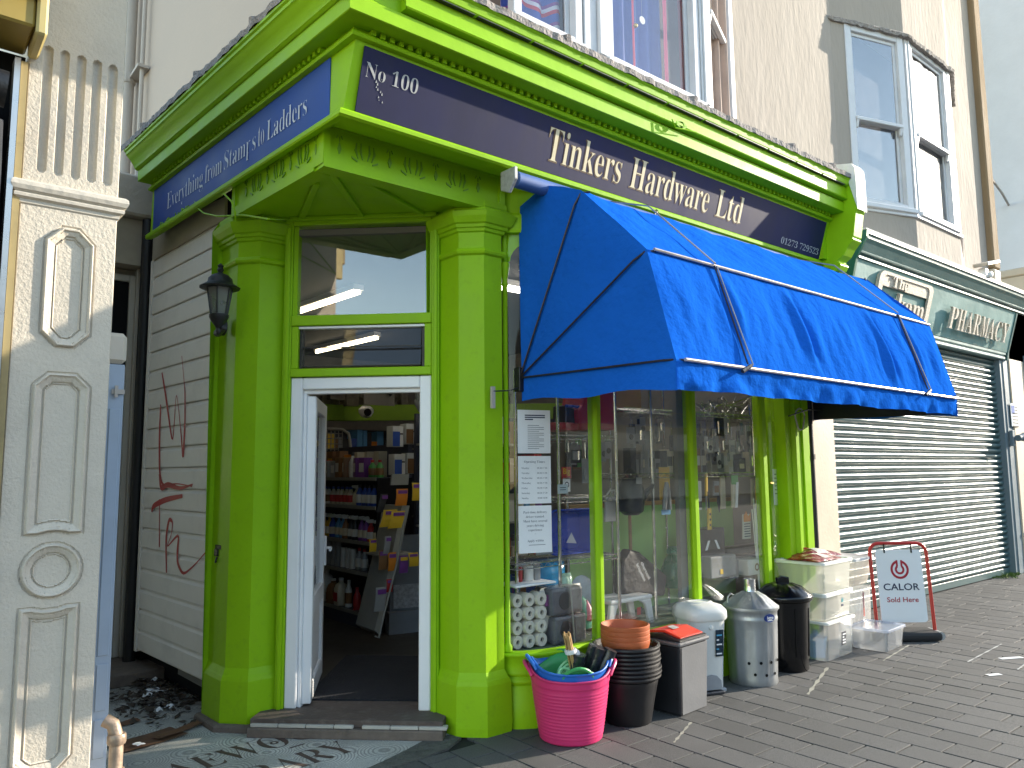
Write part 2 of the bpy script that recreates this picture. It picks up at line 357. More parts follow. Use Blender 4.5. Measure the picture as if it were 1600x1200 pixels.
# mosaic lobby floor: rings of small tesserae
mo = bpy.data.materials.new('mosaic'); mo.use_nodes = True
N = mo.node_tree.nodes; L_ = mo.node_tree.links; b_ = N['Principled BSDF']; b_.inputs['Roughness'].default_value = .55
geo = N.new('ShaderNodeNewGeometry')
v1 = N.new('ShaderNodeTexVoronoi'); v1.feature = 'F1'; v1.inputs['Scale'].default_value = 3.4; v1.inputs['Randomness'].default_value = .55; L_.new(geo.outputs['Position'], v1.inputs['Vector'])
wv = N.new('ShaderNodeMath'); wv.operation = 'MULTIPLY'; wv.inputs[1].default_value = 2 * pi * 21; L_.new(v1.outputs['Distance'], wv.inputs[0])
sn = N.new('ShaderNodeMath'); sn.operation = 'SINE'; L_.new(wv.outputs[0], sn.inputs[0])
v2 = N.new('ShaderNodeTexVoronoi'); v2.feature = 'DISTANCE_TO_EDGE'; v2.inputs['Scale'].default_value = 75; L_.new(geo.outputs['Position'], v2.inputs['Vector'])
mr = N.new('ShaderNodeMapRange'); mr.inputs[1].default_value = -.2; mr.inputs[2].default_value = .8; mr.inputs[3].default_value = 0; mr.inputs[4].default_value = .75; L_.new(sn.outputs[0], mr.inputs[0])
m2 = N.new('ShaderNodeMapRange'); m2.inputs[1].default_value = .02; m2.inputs[2].default_value = .10; m2.inputs[3].default_value = .6; m2.inputs[4].default_value = 0; L_.new(v2.outputs['Distance'], m2.inputs[0])
mxx = N.new('ShaderNodeMath'); mxx.operation = 'MAXIMUM'; L_.new(mr.outputs[0], mxx.inputs[0]); L_.new(m2.outputs[0], mxx.inputs[1])
dn = N.new('ShaderNodeTexNoise'); dn.inputs['Scale'].default_value = 3; dn.inputs['Detail'].default_value = 7; L_.new(geo.outputs['Position'], dn.inputs['Vector'])
dr = N.new('ShaderNodeMapRange'); dr.inputs[1].default_value = .35; dr.inputs[2].default_value = .7; dr.inputs[3].default_value = .75; dr.inputs[4].default_value = 1.1; L_.new(dn.outputs[0], dr.inputs[0])
mi = N.new('ShaderNodeMix'); mi.data_type = 'RGBA'; mi.inputs[6].default_value = (.58, .57, .52, 1); mi.inputs[7].default_value = (.20, .195, .18, 1); L_.new(mxx.outputs[0], mi.inputs[0])
sc = N.new('ShaderNodeVectorMath'); sc.operation = 'SCALE'; L_.new(mi.outputs[2], sc.inputs[0]); L_.new(dr.outputs[0], sc.inputs['Scale']); L_.new(sc.outputs[0], b_.inputs['Base Color'])
bp = N.new('ShaderNodeBump'); bp.inputs['Strength'].default_value = .3; bp.inputs['Distance'].default_value = .003; bp.invert = True; L_.new(mxx.outputs[0], bp.inputs['Height']); L_.new(bp.outputs[0], b_.inputs['Normal'])
mosaic = setp(build(MB().prism([(-1.2, 3.87, -.02), (2.06, 3.87, -.02), (2.50, 4.02, -.02), (2.84, 4.05, -.02), (2.84, 5.2, -.02), (1.9, 7.6, -.02), (-1.2, 7.6, -.02)], (0, 0, .022)), 'mosaic_floor', mo), kind='structure')
cm = MB()
cp = [(1.95, 3.845), (2.25, 3.87), (2.45, 3.865), (2.70, 3.90), (2.86, 3.99), (2.84, 4.08), (2.66, 4.10), (2.50, 4.035), (2.30, 3.965), (2.05, 3.90)]
cm.prism([(x, y, -.01) for x, y in cp], (0, 0, .0155)); setp(build(cm, 'cement_strip', CEMENT), kind='structure')
LET = M('brown mosaic letters', (.085, .055, .045), .6, var=.3, vs=60)
bx = (Vector((2.151, 4.600, 0)) - Vector((1.518, 4.520, 0))).normalized(); by = Vector((-bx.y, bx.x, 0))
for wd, o_, wid, hh in (('AEWOOD', (1.33, 4.488, .0025), 1.10, .225), ('IBRARY', (1.42, 4.115, .0025), .88, .225)):
    lettering(wd, LET, o_, bx, by, h=hh, width=wid, parent=mosaic, ser=True, off=-.012, thick=.001)
rb = MB()
for c in ((1.955, 4.66), (2.14, 4.69)):
    rb.strip([[(c[0] + cos(a) * r, c[1] + sin(a) * r, .0042) for a in [2 * pi * i / 20 for i in range(20)]] for r in (.012, .026)], True)
for q in ((1.99, 4.51), (2.19, 4.55)):
    rb.obox(Vector((q[0], q[1], .002)), bx * .10, by * .012, (0, 0, .0015))
build(rb, 'letter_mark', LET, mosaic)

# ================================================================ the corner shop
shop = thing('corner_shop', (2.85, 4.0, 0), 'lime green corner hardware shop with a canted doorway between two octagonal columns', 'shop')
def S(m, name, mat, **k): return build(m, name, mat, shop, **k)
colprof = [(0, 0), (.004, .05), (0, .30), (-.008, .325), (-.014, .335), (-.03, .375), (-.03, 3.035), (-.012, 3.045), (-.006, 3.06), (-.014, 3.078), (-.03, 3.085), (-.03, 3.19), (-.016, 3.197), (-.012, 3.215), (.0, 3.22), (.004, 3.24), (.018, 3.247), (.036, 3.285), (.040, 3.30), (.044, 3.318), (.022, 3.328), (.020, 3.345), (.0, 3.36), (-.005, 3.40)]
colR = [(2.832, 4.30), (2.848, 4.025), (2.985, 3.89), (3.175, 3.89), (3.175, 4.10)]
colL = [(1.770, 5.42), (1.785, 5.125), (1.908, 4.985), (2.085, 4.985), (2.135, 4.99)]
for pth in (colR, colL):
    o = S(sweep(pth, colprof, caps=True), 'column', GREENW)
# plinth rubble under the left column
build(sweep([(1.745, 5.45), (1.755, 5.11), (1.895, 4.955), (2.10, 4.955)], [(.02, 0), (.014, .03), (0, .04), (-.05, .045)]), 'footing', STONE, shop)
# doorway basis
DO = Vector((2.128, 4.936, 0)); DE = Vector((2.818, 4.269, 0)); du = (DE - DO).normalized(); dn_ = Vector((du.y, -du.x, 0)); DW = (DE - DO).length
def D(u, z, n=0.0): return DO + du * u + dn_ * n + Vector((0, 0, z))          # n towards the street
def dbox(u0, u1, z0, z1, n0, n1): return MB().obox(D(u0, z0, n0), du * (u1 - u0), Vector((0, 0, z1 - z0)), dn_ * (n1 - n0))
def dbox_into(m, u0, u1, z0, z1, n0, n1): return m.obox(D(u0, z0, n0), du * (u1 - u0), Vector((0, 0, z1 - z0)), dn_ * (n1 - n0))
# green timber round the door
for u0, u1 in ((-.06, -.002), (DW + .002, DW + .055)):
    m = dbox(u0, u1, .105, 3.36, -.10, .015); dbox_into(m, u0 + .018, u1 - .012, .105, 3.30, .015, .03); S(m, 'door_post', GREEN, bevel=.004)
for z0, z1, n1 in ((2.262, 2.318, .02), (2.612, 2.682, .022), (3.315, 3.365, .02)):
    m = dbox(-.002, DW + .002, z0, z1, -.08, n1); S(m, 'rail', GREEN, bevel=.005)
df = S(dbox(.0, .078, .105, 2.258, -.09, .0), 'door_frame', WHITE, bevel=.006)
build(dbox(DW - .078, DW, .105, 2.258, -.09, .0), 'jamb', WHITE, df, bevel=.006)
build(dbox(.079, DW - .079, 2.178, 2.257, -.09, .0), 'door_head', WHITE, df, bevel=.006)
build(dbox(.079, DW - .079, 2.150, 2.177, -.085, -.03), 'head_stop', WHITE, df, bevel=.003)
build(dbox(.079, .10, .105, 2.149, -.085, -.03), 'door_stop', WHITE, df, bevel=.003)
# transom light and the glass louvres below it
S(dbox(.03, DW - .01, 2.684, 3.313, -.034, -.028), 'transom_pane', TGLASS)
for u0, u1 in ((.0, .03), (DW - .012, DW)): S(dbox(u0, u1, 2.684, 3.313, -.06, .0), 'transom_bead', GREEN)
m = dbox(.0, .045, 2.320, 2.610, -.07, .01); S(m, 'louvre_post', GREEN, bevel=.003)
S(dbox(DW - .045, DW, 2.320, 2.610, -.07, .01), 'louvre_post', GREEN, bevel=.003)
for u0, u1 in ((.047, .068), (DW - .068, DW - .047)): S(dbox(u0, u1, 2.322, 2.590, -.06, -.02), 'louvre_clip', IRON)
S(dbox(.046, DW - .046, 2.592, 2.608, -.05, .004), 'louvre_head', WHITE, bevel=.002)
for k in range(2):
    z0 = 2.332 + k * .128
    m = MB().obox(D(.07, z0, .012), du * (DW - .14), Vector((0, 0, .134)) + dn_ * -.03, dn_ * .005); S(m, 'louvre_blade', GLASS)
    S(MB().obox(D(.07, z0 - .004, .008), du * (DW - .14), Vector((0, 0, .006)), dn_ * .012), 'louvre_edge', IRON)
# step
st = S(MB().prism([D(-.14, 0, .24), D(DW + .12, 0, .24), D(DW + .12, 0, -.2), D(-.14, 0, -.2)], (0, 0, .058)), 'doorstep', STONE, bevel=.006)
for k in range(7):
    u0 = -.125 + k * .176
    build(MB().obox(D(u0, .0595, .225), du * (.172 if k != 3 else .12), Vector((0, 0, .02)), dn_ * -.05), 'tile', M('cream nosing tile', (.50, .47, .41), .4, var=.15, dirt=.4, dcol=(.15, .12, .1), ds=12), st, bevel=.003)
build(MB().prism([D(-.135, .0605, .205), D(DW + .115, .0605, .205), D(DW + .115, .0605, -.2), D(-.135, .0605, -.2)], (0, 0, .045)), 'sill_board', M('worn door sill', (.10, .075, .062), .8, var=.3, vs=12, bump=.6, bs=40, dirt=.5, dcol=(.25, .22, .19), ds=10), st, bevel=.004)
# the open leaf: hinged on the left jamb, swung in
H0 = D(.098, .118, -.05); ld = Vector((.515, .857, 0)).normalized(); ln = Vector((ld.y, -ld.x, 0)); LW = .80
leaf = S(MB().obox(H0, ld * .09, Vector((0, 0, 2.02)), ln * .06), 'door_leaf', WHITE, bevel=.006)
def lb(u0, u1, z0, z1, a=0, t=.06): return MB().obox(H0 + ld * u0 + Vector((0, 0, z0)) + ln * a, ld * (u1 - u0), Vector((0, 0, z1 - z0)), ln * t)
build(lb(LW - .09, LW, 0, 2.02), 'stile', WHITE, leaf, bevel=.006)
for z0, z1 in ((0, .12), (.56, .68), (1.92, 2.02)): build(lb(.092, LW - .092, z0, z1), 'door_rail', WHITE, leaf, bevel=.006)
build(lb(.092, LW - .092, .69, 1.915, .028, .006), 'door_pane', GLASS, leaf)
build(lb(.092, LW - .092, .125, .555, .02, .02), 'door_panel', WHITE, leaf)
for a in (-.018, .06): 
    build(lb(LW - .062, LW - .028, .80, 1.02, a, .018), 'handle_plate', WHITE, leaf, bevel=.003)
    m = MB().tube([H0 + ld * (LW - .045) + ln * (a + .01) + Vector((0, 0, .93)), H0 + ld * (LW - .045) + ln * (-.06 if a < 0 else .11) + Vector((0, 0, .93)), H0 + ld * (LW - .16) + ln * (-.065 if a < 0 else .115) + Vector((0, 0, .925))], .011); build(m, 'handle', WHITE, leaf, smooth=True)

# frieze beams over the doorway, sunk panels with cut tulips and drops
FYR = 3.90; FXC = LX(3.90)
fr = []
def fpanel(o, ex, n, length, z0=3.366, z1=3.61):
    o = Vector(o); ex = Vector(ex); n = Vector(n); up = Vector((0, 0, 1)); m = MB()
    m.obox(o + up * z0 - n * .14, ex * length, up * (z1 - z0), n * .128)
    a = .045
    m.obox(o + up * z0 - n * .012, ex * length, up * a, n * .014); m.obox(o + up * (z1 - .02) - n * .012, ex * length, up * .02, n * .014)
    m.obox(o + up * (z0 + a) - n * .012, ex * a, up * (z1 - z0 - a - .02), n * .014); m.obox(o + ex * (length - a) + up * (z0 + a) - n * .012, ex * a, up * (z1 - z0 - a - .02), n * .014)
    m.obox(o + up * (z0 - .022) - n * .10, ex * (length - .1), up * .02, n * .106)
    return m
LR = 1.24; LLn = 1.16
f1 = S(fpanel((FXC, FYR, 0), (1, 0, 0), (0, -1, 0), LR + .08), 'frieze', GREEN)
lo = Vector((FXC, FYR, 0)) + DL * (LLn + .06)
f2 = S(fpanel(lo, -DL, NL, LLn + .058), 'frieze', GREEN)
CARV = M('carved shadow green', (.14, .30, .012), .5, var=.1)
def leafshape(m, c, ex, up, n, pts, w):                 # a bent tapered blade cut as a raised-edge sliver
    L = []; R = []
    for i, (u, v) in enumerate(pts):
        t = i / (len(pts) - 1); ww = w * sin(pi * (t * .86 + .07))
        L.append(c + ex * (u - ww) + up * v); R.append(c + ex * (u + ww) + up * v)
    m.prism(L + R[::-1], n * .007)
def tulip(c, ex, n):
    m = MB(); up = Vector((0, 0, 1)); c = c + n * .001
    for s in (-1, 1):
        leafshape(m, c, ex, up, n, [(s * .016, .0), (s * .03, .05), (s * .026, .10)], .006)
        leafshape(m, c, ex, up, n, [(s * .045, .0), (s * .062, .05), (s * .056, .095)], .007)
        m.prism([c + ex * (s * .05) + up * -.012, c + ex * (s * .088) + up * .008, c + ex * (s * .085) + up * -.004, c + ex * (s * .05) + up * -.02], n * .007)
    return m
def drop(c, ex, n):
    m = MB(); up = Vector((0, 0, 1)); c = c + n * .001
    leafshape(m, c, ex, up, n, [(0, .0), (0, .03), (.0, .065)], .013)
    leafshape(m, c, ex, up, n, [(0, .07), (0, .10)], .006); leafshape(m, c, ex, up, n, [(-.02, .09), (-.012, .11)], .008); leafshape(m, c, ex, up, n, [(.02, .09), (.012, .11)], .008)
    return m
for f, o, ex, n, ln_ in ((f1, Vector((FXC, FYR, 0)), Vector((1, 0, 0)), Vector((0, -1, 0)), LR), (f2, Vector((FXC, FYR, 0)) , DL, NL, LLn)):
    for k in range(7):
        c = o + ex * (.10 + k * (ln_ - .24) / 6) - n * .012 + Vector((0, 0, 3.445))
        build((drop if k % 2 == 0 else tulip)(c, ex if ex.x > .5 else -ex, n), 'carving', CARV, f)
# ceiling of the porch with its ribs
zc = 3.37
S(MB().prism([(FXC + .01, FYR + .02, zc), (3.17, FYR + .02, zc), D(DW + .1, zc, -.05), D(-.06, zc, -.05), (LX(5.1) + .02, 5.1, zc)], (0, 0, .02)), 'porch_ceiling', GREEN)
for a, b2 in (((FXC + .1, FYR + .1), D(DW / 2, 0, .02)), ((FXC + .30, FYR + .1), D(DW - .05, 0, .02)), ((LX(4.2) + .12, 4.2), D(.05, 0, .02))):
    a = Vector((a[0], a[1], zc - .022)); b2 = Vector((b2.x, b2.y, zc - .022)); t = (b2 - a).normalized(); sd = Vector((t.y, -t.x, 0)) * .02
    S(MB().obox(a - sd, b2 - a, sd * 2, (0, 0, .021)), 'ceiling_rib', GREEN, bevel=.003)
S(dbox(-.02, DW + .04, zc - .03, zc - .001, .022, .05), 'ceiling_bead', GREEN, bevel=.004)
# entablature
XE = 6.87; YE = 6.66
path = [(LX(YE), YE), (1.853, 3.75), (XE, 3.75)]
def off(l, y): return (l, 3.75 - y)
lip = [(off(-.03, 3.86), 3.575), (off(.01, 3.70), 3.548), (off(.052, 3.648), 3.540), (off(.058, 3.632), 3.55), (off(.058, 3.628), 3.572), (off(.050, 3.634), 3.582), (off(.035, 3.66), 3.590)]
S(sweep(path, lip), 'fascia_lip', GREEN)
S(sweep(path, [(off(.02, 3.665), 3.586), (off(.014, 3.555), 3.955)]), 'fascia_board', GREEN)
bead = [(off(.016, 3.556), 3.952), (off(.05, 3.525), 3.956), (off(.055, 3.518), 3.97), (off(.05, 3.522), 3.982), (off(.03, 3.545), 3.987), (off(.03, 3.548), 4.015)]
S(sweep(path, bead), 'bead_moulding', GREEN)
cor = [(off(.03, 3.548), 4.014), (off(.132, 3.415), 4.012), (off(.137, 3.408), 4.016), (off(.139, 3.405), 4.095), (off(.139, 3.405), 4.10), (off(.150, 3.42), 4.106), (off(.152, 3.425), 4.118)]
cornice = S(sweep(path, cor), 'cornice', GREEN)
# left cyma (the side run) and its fillets
pl = [(LX(YE), YE), (LX(3.42), 3.42)]
cy = [(.148, 4.100), (.165, 4.112), (.168, 4.122), (.172, 4.13), (.182, 4.15), (.20, 4.175), (.222, 4.195), (.226, 4.203), (.238, 4.21), (.24, 4.228), (.252, 4.236), (.255, 4.25)]
S(sweep(pl, cy, caps=True), 'cyma_moulding', GREEN, smooth=True)
# front upper corona board, gutter, and black strips standing in for the shadow gap under it
xs0 = 2.06
m = MB().box(1.62, 3.43, 4.112, XE, 3.50, 4.25); S(m, 'parapet_board', GREEN)
cb = MB(); prof = [(3.42, 4.118), (3.372, 4.122), (3.366, 4.13), (3.378, 4.138), (3.378, 4.24)]
cb.strip([[(xs0, y, z) for y, z in prof], [(XE, y, z) for y, z in prof]]); cb.box(xs0 - .002, 3.379, 4.122, xs0 + .02, 3.43, 4.24); S(cb, 'corona_board', GREEN)
prof = [(3.40, 4.243), (3.352, 4.247), (3.345, 4.255), (3.338, 4.29), (3.322, 4.305), (3.40, 4.31)]
cb = MB(); cb.strip([[(xs0 - .05, y, z) for y, z in prof], [(XE, y, z) for y, z in prof]]); S(cb, 'gutter_moulding', GREEN)
for k in range(11):
    x = 2.1 + k * .43; S(MB().box(x, 3.346, 4.241, x + .405, 3.376, 4.2465), 'gutter_shade_strip', IRON)
# dentils
dm = MB().box(-.014, -.02, 0, .014, .02, .03).mesh('dentil', Vector((0, 0, 0)), bevel=.002); dm.materials.append(GREEN)
do = None
for k in range(84):
    x = 1.94 + k * .0585
    o = bpy.data.objects.new('dentil', dm); COL.objects.link(o); o.parent = cornice; o.location = Vector((x, 3.53, 3.984)) - wl(cornice)
for k in range(46):
    y = 3.86 + k * .0585
    o = bpy.data.objects.new('dentil', dm); COL.objects.link(o); o.parent = cornice; o.location = Vector((LX(y, .045), y, 3.984)) - wl(cornice); o.rotation_euler = (0, 0, pi / 2 + .0726)
# tiled / leaded weathering over the cornice with raised rolls
rr = random.Random(3)
def edge_strip(p0, p1, back, z0, zb, n, jit=.006):
    m = MB(); p0 = Vector(p0); p1 = Vector(p1); rows = []
    for i in range(n + 1):
        q = p0.lerp(p1, i / n); j = rr.uniform(-jit, jit)
        o = Vector(back).normalized() * -1
        rows.append([q + o * (j - .01) + Vector((0, 0, z0 - .004)), q + o * j + Vector((0, 0, z0 - .012 + rr.uniform(-.004, .002))), q + o * (j + .002) + Vector((0, 0, z0 + .03 + rr.uniform(-.003, .003))), q + Vector(back) * .5 + Vector((0, 0, z0 + .03 + (zb - z0) * .5)), q + Vector(back) + Vector((0, 0, zb + .03))])
    return m.strip(rows)
cover = S(edge_strip((1.62, 3.318, 0), (XE, 3.318, 0), (0, 1.02, 0), 4.318, 4.50, 150), 'weathering', TILE)
build(edge_strip((LX(YE + .1, .262), YE + .1, 0), (LX(3.318, .262), 3.318, 0), (.5, .036, 0), 4.262, 4.42, 90, .008), 'weathering', TILE, cover)
for x in (3.22, 4.52, 5.87, 6.55): build(MB().tube([(x, 3.31, 4.35), (x, 3.5, 4.41), (x, 4.2, 4.56)], [.024, .03, .03], 7), 'lead_roll', TILE, cover)
for y in (6.20, 5.15, 4.30): build(MB().tube([(LX(y, .26), y, 4.29), (LX(y, .0), y, 4.40), (LX(y, -.2), y, 4.46)], [.035, .04, .04], 7), 'lead_roll', TILE, cover)
# sign boards are things of their own
sgn = thing('sign_board', (4.3, 3.6, 3.6), 'long navy sign board with cream serif lettering above the blue awning', 'sign')
su = Vector((0, -.110, .369)).normalized(); sn_ = Vector((0, -su.z, su.y))
sb0 = Vector((1.905, 3.655, 3.594))
XR = 6.80
board = build(MB().obox(sb0, (XR - 1.905, 0, 0), su * .352, sn_ * .008), 'panel', NAVY, sgn)
def SG(px, py):                                         # point of the tilted sign face
    return PN(px, py, sb0 + sn_ * .0095, sn_)
def signword(t, x0, zfrac, h, width, mat, ol=True, off=-.012, nm='lettering'):
    o = Vector((x0, 0, 0)) + Vector((0, sb0.y, sb0.z)) + su * zfrac + sn_ * .0085
    if ol: lettering(t, DARKEDGE, o - Vector((.006, 0, 0)) - su * .003, (1, 0, 0), su, h=h * 1.03, width=width * 1.006, parent=sgn, ser=True, off=off + .022, thick=.0008, name='letter_outline')
    lettering(t, mat, o, (1, 0, 0), su, h=h, width=width, parent=sgn, ser=True, off=off, thick=.002, name=nm)
a = SG(855, 246); b2 = SG(1156, 347); 
signword('Tinkers', SG(853, 246).x, .080, .215, SG(965, 300).x - SG(853, 246).x, CREAMTXT)
signword('Hardware', SG(981, 300).x, .080, .215, SG(1103, 340).x - SG(981, 300).x, CREAMTXT)
signword('Ltd', SG(1117, 335).x, .080, .215, SG(1157, 347).x - SG(1117, 335).x, CREAMTXT)
signword('No 100', SG(573, 97).x, .195, .085, SG(656, 118).x - SG(573, 97).x, GREYTXT, False)
signword('01273 729523', SG(1219, 382).x, .036, .06, SG(1277, 400).x - SG(1219, 382).x, GREYTXT, False)
m = MB()                                                # flaked paint and a joint in the board
for i in range(10):
    q = SG(590 + rr.uniform(-4, 8), 125 + i * 4) ; s = rr.uniform(.004, .011)
    m.prism([q, q + Vector((s, 0, 0)), q + Vector((s * .6, 0, 0)) + su * s * 1.6], sn_ * .0008)
build(m, 'paint_flake', GREYTXT, sgn)
sg2 = thing('sign_board', (1.75, 5.2, 3.6), 'blue side sign board with slim pale lettering on the shaded left return', 'sign')
o2 = Vector((LX(YE - .06), YE - .06, 0)) + NL * .016 + Vector((0, 0, 3.597))
build(MB().obox(o2, -DL * (YE - .06 - 3.80), Vector((0, 0, .350)), NL * .006), 'panel', BLUESIGN, sg2)
def SL(px, py): return LPt(px, py, .024)
def sideword(t, pa, pb, h, z):
    a = SL(*pa); b2 = SL(*pb); lettering(t, M('pale side lettering', (.72, .76, .84), .6), Vector((a.x, a.y, z)) + NL * .001, -DL, (0, 0, 1), h=h, width=(b2 - a).length, parent=sg2, ser=True, off=-.02, thick=.0015)
for t, pa, pb in (('Everything', (262, 312), (318, 265)), ('from', (321, 276), (347, 253)), ('Stamps', (351, 250), (400, 216)), ('to', (404, 219), (413, 208)), ('Ladders', (418, 202), (480, 158))): sideword(t, pa, pb, .135, 3.70)
# end scroll bracket at the right of the entablature
CX0, CX1 = XE, 7.03
sc_ = [(3.80, 3.42), (3.60, 3.44), (3.50, 3.47), (3.47, 3.52), (3.50, 3.56), (3.44, 3.60), (3.40, 3.66), (3.345, 3.72), (3.335, 3.735), (3.35, 3.745), (3.335, 3.76), (3.30, 3.98), (3.285, 4.00), (3.285, 4.30), (3.292, 4.40), (3.32, 4.445), (3.36, 4.455), (3.80, 4.56)]
brk = S(MB().prism([(CX0 + .002, y, z) for y, z in sc_], (CX1 - CX0, 0, 0)), 'end_bracket', GREEN, bevel=.006)
build(MB().prism([(CX0 - .012, y - .012, z + .004) for y, z in sc_[12:]] + [(CX0 - .012, 3.80, 4.44), (CX0 - .012, 3.36, 4.34)], (CX1 - CX0 + .024, 0, 0)), 'bracket_cap', M('flaked white paint', (.75, .74, .66), .6, var=.15, vs=9, bump=.5, bs=40, dirt=.35, dcol=(.25, .45, .1), ds=18), brk)
S(MB().box(XR, 3.60, 3.594, XE, 3.72, 3.95), 'fascia_end', GREEN)
# core behind the entablature (keeps daylight out of the ceiling)
S(MB().box(1.95, 3.92, 3.64, XE, 4.3, 4.40), 'lintel', DARK)
S(MB().prism([(LX(4.3) + .06, 4.3, 3.64), (LX(6.6) + .06, 6.6, 3.64), (2.3, 6.6, 3.64), (2.3, 4.3, 3.64)], (0, 0, .76)), 'lintel', DARK)

# ---- shop window: curved corner glass, three mullions, curved stall riser
YW = 3.80
def winpath(n=9):
    p = [(3.185, 4.02)]
    for i in range(n):
        t = i / (n - 1) * pi / 2; p.append((3.60 - .405 * cos(t), 3.80 + .185 * (1 - sin(t))))
    p.append((5.99, YW))
    for i in range(1, n):
        t = i / (n - 1) * pi / 2; p.append((5.99 + .33 * sin(t), 3.80 + .15 * (1 - cos(t))))
    return p
wp = winpath()
rp = [(.02, 0), (.024, .05), (.02, .245), (.006, .255), (.006, .262), (.02, .272), (.026, .285), (.02, .30), (.004, .31), (.004, .318), (.022, .328), (.018, .34), (.016, .43), (.028, .440), (.034, .452), (.030, .462), (-.03, .470)]
S(sweep(wp, rp), 'stall_riser', GREENW, smooth=2)
g1 = sweep(wp[:11], [(0, .466), (0, 3.30)]); S(g1, 'curved_pane', GLASS, smooth=True)
def flatpane(x0, x1): S(MB().box(x0, YW - .003, .466, x1, YW + .003, 3.30), 'window_pane', GLASS)
flatpane(3.93, 4.90); flatpane(5.01, 5.90)
S(sweep(wp[11:], [(0, .466), (0, 3.30)]), 'curved_pane', GLASS, smooth=True)
S(MB().box(3.60, YW - .003, .466, 3.855, YW + .003, 3.30), 'window_pane', GLASS)
for x0, x1 in ((3.857, 3.925), (4.925, 5.006), (5.895, 5.985)):
    S(MB().prism([(x0, YW + .05, .462), (x0, YW - .012, .462), (x0 + .018, YW - .03, .462), (x1 - .018, YW - .03, .462), (x1, YW - .012, .462), (x1, YW + .05, .462)], (0, 0, 2.9)), 'mullion', GREEN, bevel=.003)
S(sweep(wp, [(.03, 3.22), (.035, 3.24), (.035, 3.34), (.02, 3.36), (.02, 3.56)]), 'window_head', GREEN)
S(sweep(wp, [(-.10, 3.555), (-.10, 3.22), (.03, 3.22)]), 'head_lining', GREEN)
# slim colonnette beside the right column
S(MB().lathe([(.03, .47), (.03, .50), (.018, .52), (.018, 2.86), (.024, 2.87), (.018, 2.89), (.022, 2.93), (.034, 3.0), (.036, 3.02), (.02, 3.03), (.02, 3.24)], (3.205, 3.96, 0), 12), 'colonnette', GREEN, smooth=True)
m = MB(); sp = [(3.215, 3.22), (3.215, 3.03)] + [(3.225 + .15 * (1 - cos(t)), 3.03 + .14 * sin(t)) for t in [i * pi / 2 / 6 for i in range(7)]] + [(3.42, 3.22)]
m.prism([(x, 3.93 - (x - 3.215) * .5, z) for x, z in sp], (0, .012, 0)); S(m, 'spandrel', GREEN)
# right pilaster with a proud fin, and the dark pipe beside it
S(MB().box(6.325, 3.80, 0, 6.42, 4.05, 3.56), 'pilaster', GREEN, bevel=.004)
S(MB().prism([(6.415, 3.82, 0), (6.435, 3.765, 0), (6.475, 3.765, 0), (6.49, 3.82, 0)], (0, 0, 3.54)), 'pilaster_fin', GREEN, bevel=.005)
S(MB().box(6.492, 3.815, 0, 6.76, 4.05, 3.56), 'pilaster', GREEN, bevel=.004)
S(MB().box(6.62, 3.80, 0, 6.72, 3.816, 3.5), 'pilaster_strip', GREEN, bevel=.004)
pp = thing('downpipe', (6.81, 3.85, 0), 'narrow black downpipe squeezed between the green pilaster and the beige pier', 'downpipe')
build(MB().tube([(6.81, 3.84, 0), (6.81, 3.84, 3.5)], .035, 10), 'pipe', IRON, pp, smooth=True)
for z in (.6, 1.7, 2.8): build(MB().lathe([(.043, 0), (.043, .05)], (6.81, 3.84, z), 10), 'collar', IRON, pp)
# ================================================================ upper house over the shop
def sash(parent, o, ex, n, w, z0, z1, zr, fw=.075, nm='sash_window', reveal=.05, glassm=WGLASS, bars=0):
    """box sash window: o = lower left on the wall face, ex along, n outwards"""
    o = Vector(o); ex = Vector(ex).normalized(); n = Vector(n).normalized(); up = Vector((0, 0, 1))
    def bx(u0, u1, a, b, n0, n1): return MB().obox(o + ex * u0 + up * (a - o.z) + n * n0, ex * (u1 - u0), up * (b - a), n * (n1 - n0))
    f = build(bx(0, fw, z0, z1, -.06, .012), nm, SASH, parent, bevel=.005)
    for q in (bx(w - fw, w, z0, z1, -.06, .012), bx(fw, w - fw, z1 - fw * .9, z1, -.06, .010), bx(fw, w - fw, z0, z0 + .05, -.06, .010)):
        build(q, 'frame', SASH, f, bevel=.005)
    build(bx(-.03, w + .03, z0 - .06, z0 - .002, -.06, .055), 'sill', SASH, f, bevel=.008)
    a = fw + .002; s = .045
    for (b0, b1, d) in ((zr - .02, z1 - fw * .9, -.025), (z0 + .05, zr + .02, -.05)):
        for q in (bx(a, a + s, b0, b1, d - .02, d), bx(w - a - s, w - a, b0, b1, d - .02, d), bx(a + s, w - a - s, b0, b0 + s, d - .02, d), bx(a + s, w - a - s, b1 - s, b1, d - .02, d)):
            build(q, 'sash_rail', SASH, f, bevel=.003)
        build(bx(a + s, w - a - s, b0 + s, b1 - s, d - .012, d - .008), 'pane', glassm, f)
        for k in range(bars):
            u = a + s + (w - 2 * a - 2 * s) * (k + 1) / (bars + 1); build(bx(u - .008, u + .008, b0 + s, b1 - s, d - .018, d - .002), 'glazing_bar', SASH, f)
    build(bx(a, w - a, zr - .022, zr + .022, -.02, .03), 'meeting_rail', SASH, f, bevel=.006)
    for u in (a + .004, w - a - s): build(MB().prism([o + ex * u + up * (zr - .022 - o.z) + n * -.02, o + ex * u + up * (zr - .12 - o.z) + n * -.02, o + ex * u + up * (zr - .11 - o.z) + n * .0, o + ex * u + up * (zr - .022 - o.z) + n * .022], ex * .04), 'sash_horn', SASH, f, bevel=.003)
    return f
h1 = thing('upper_house', (4.5, 4.0, 4.4), 'cream stuccoed house over the green shop with a bay of curtained sash windows', 'house')
build(MB().box(2.02, 4.35, 4.30, 8.20, 4.60, 11), 'front_wall', STUCCOB, h1)
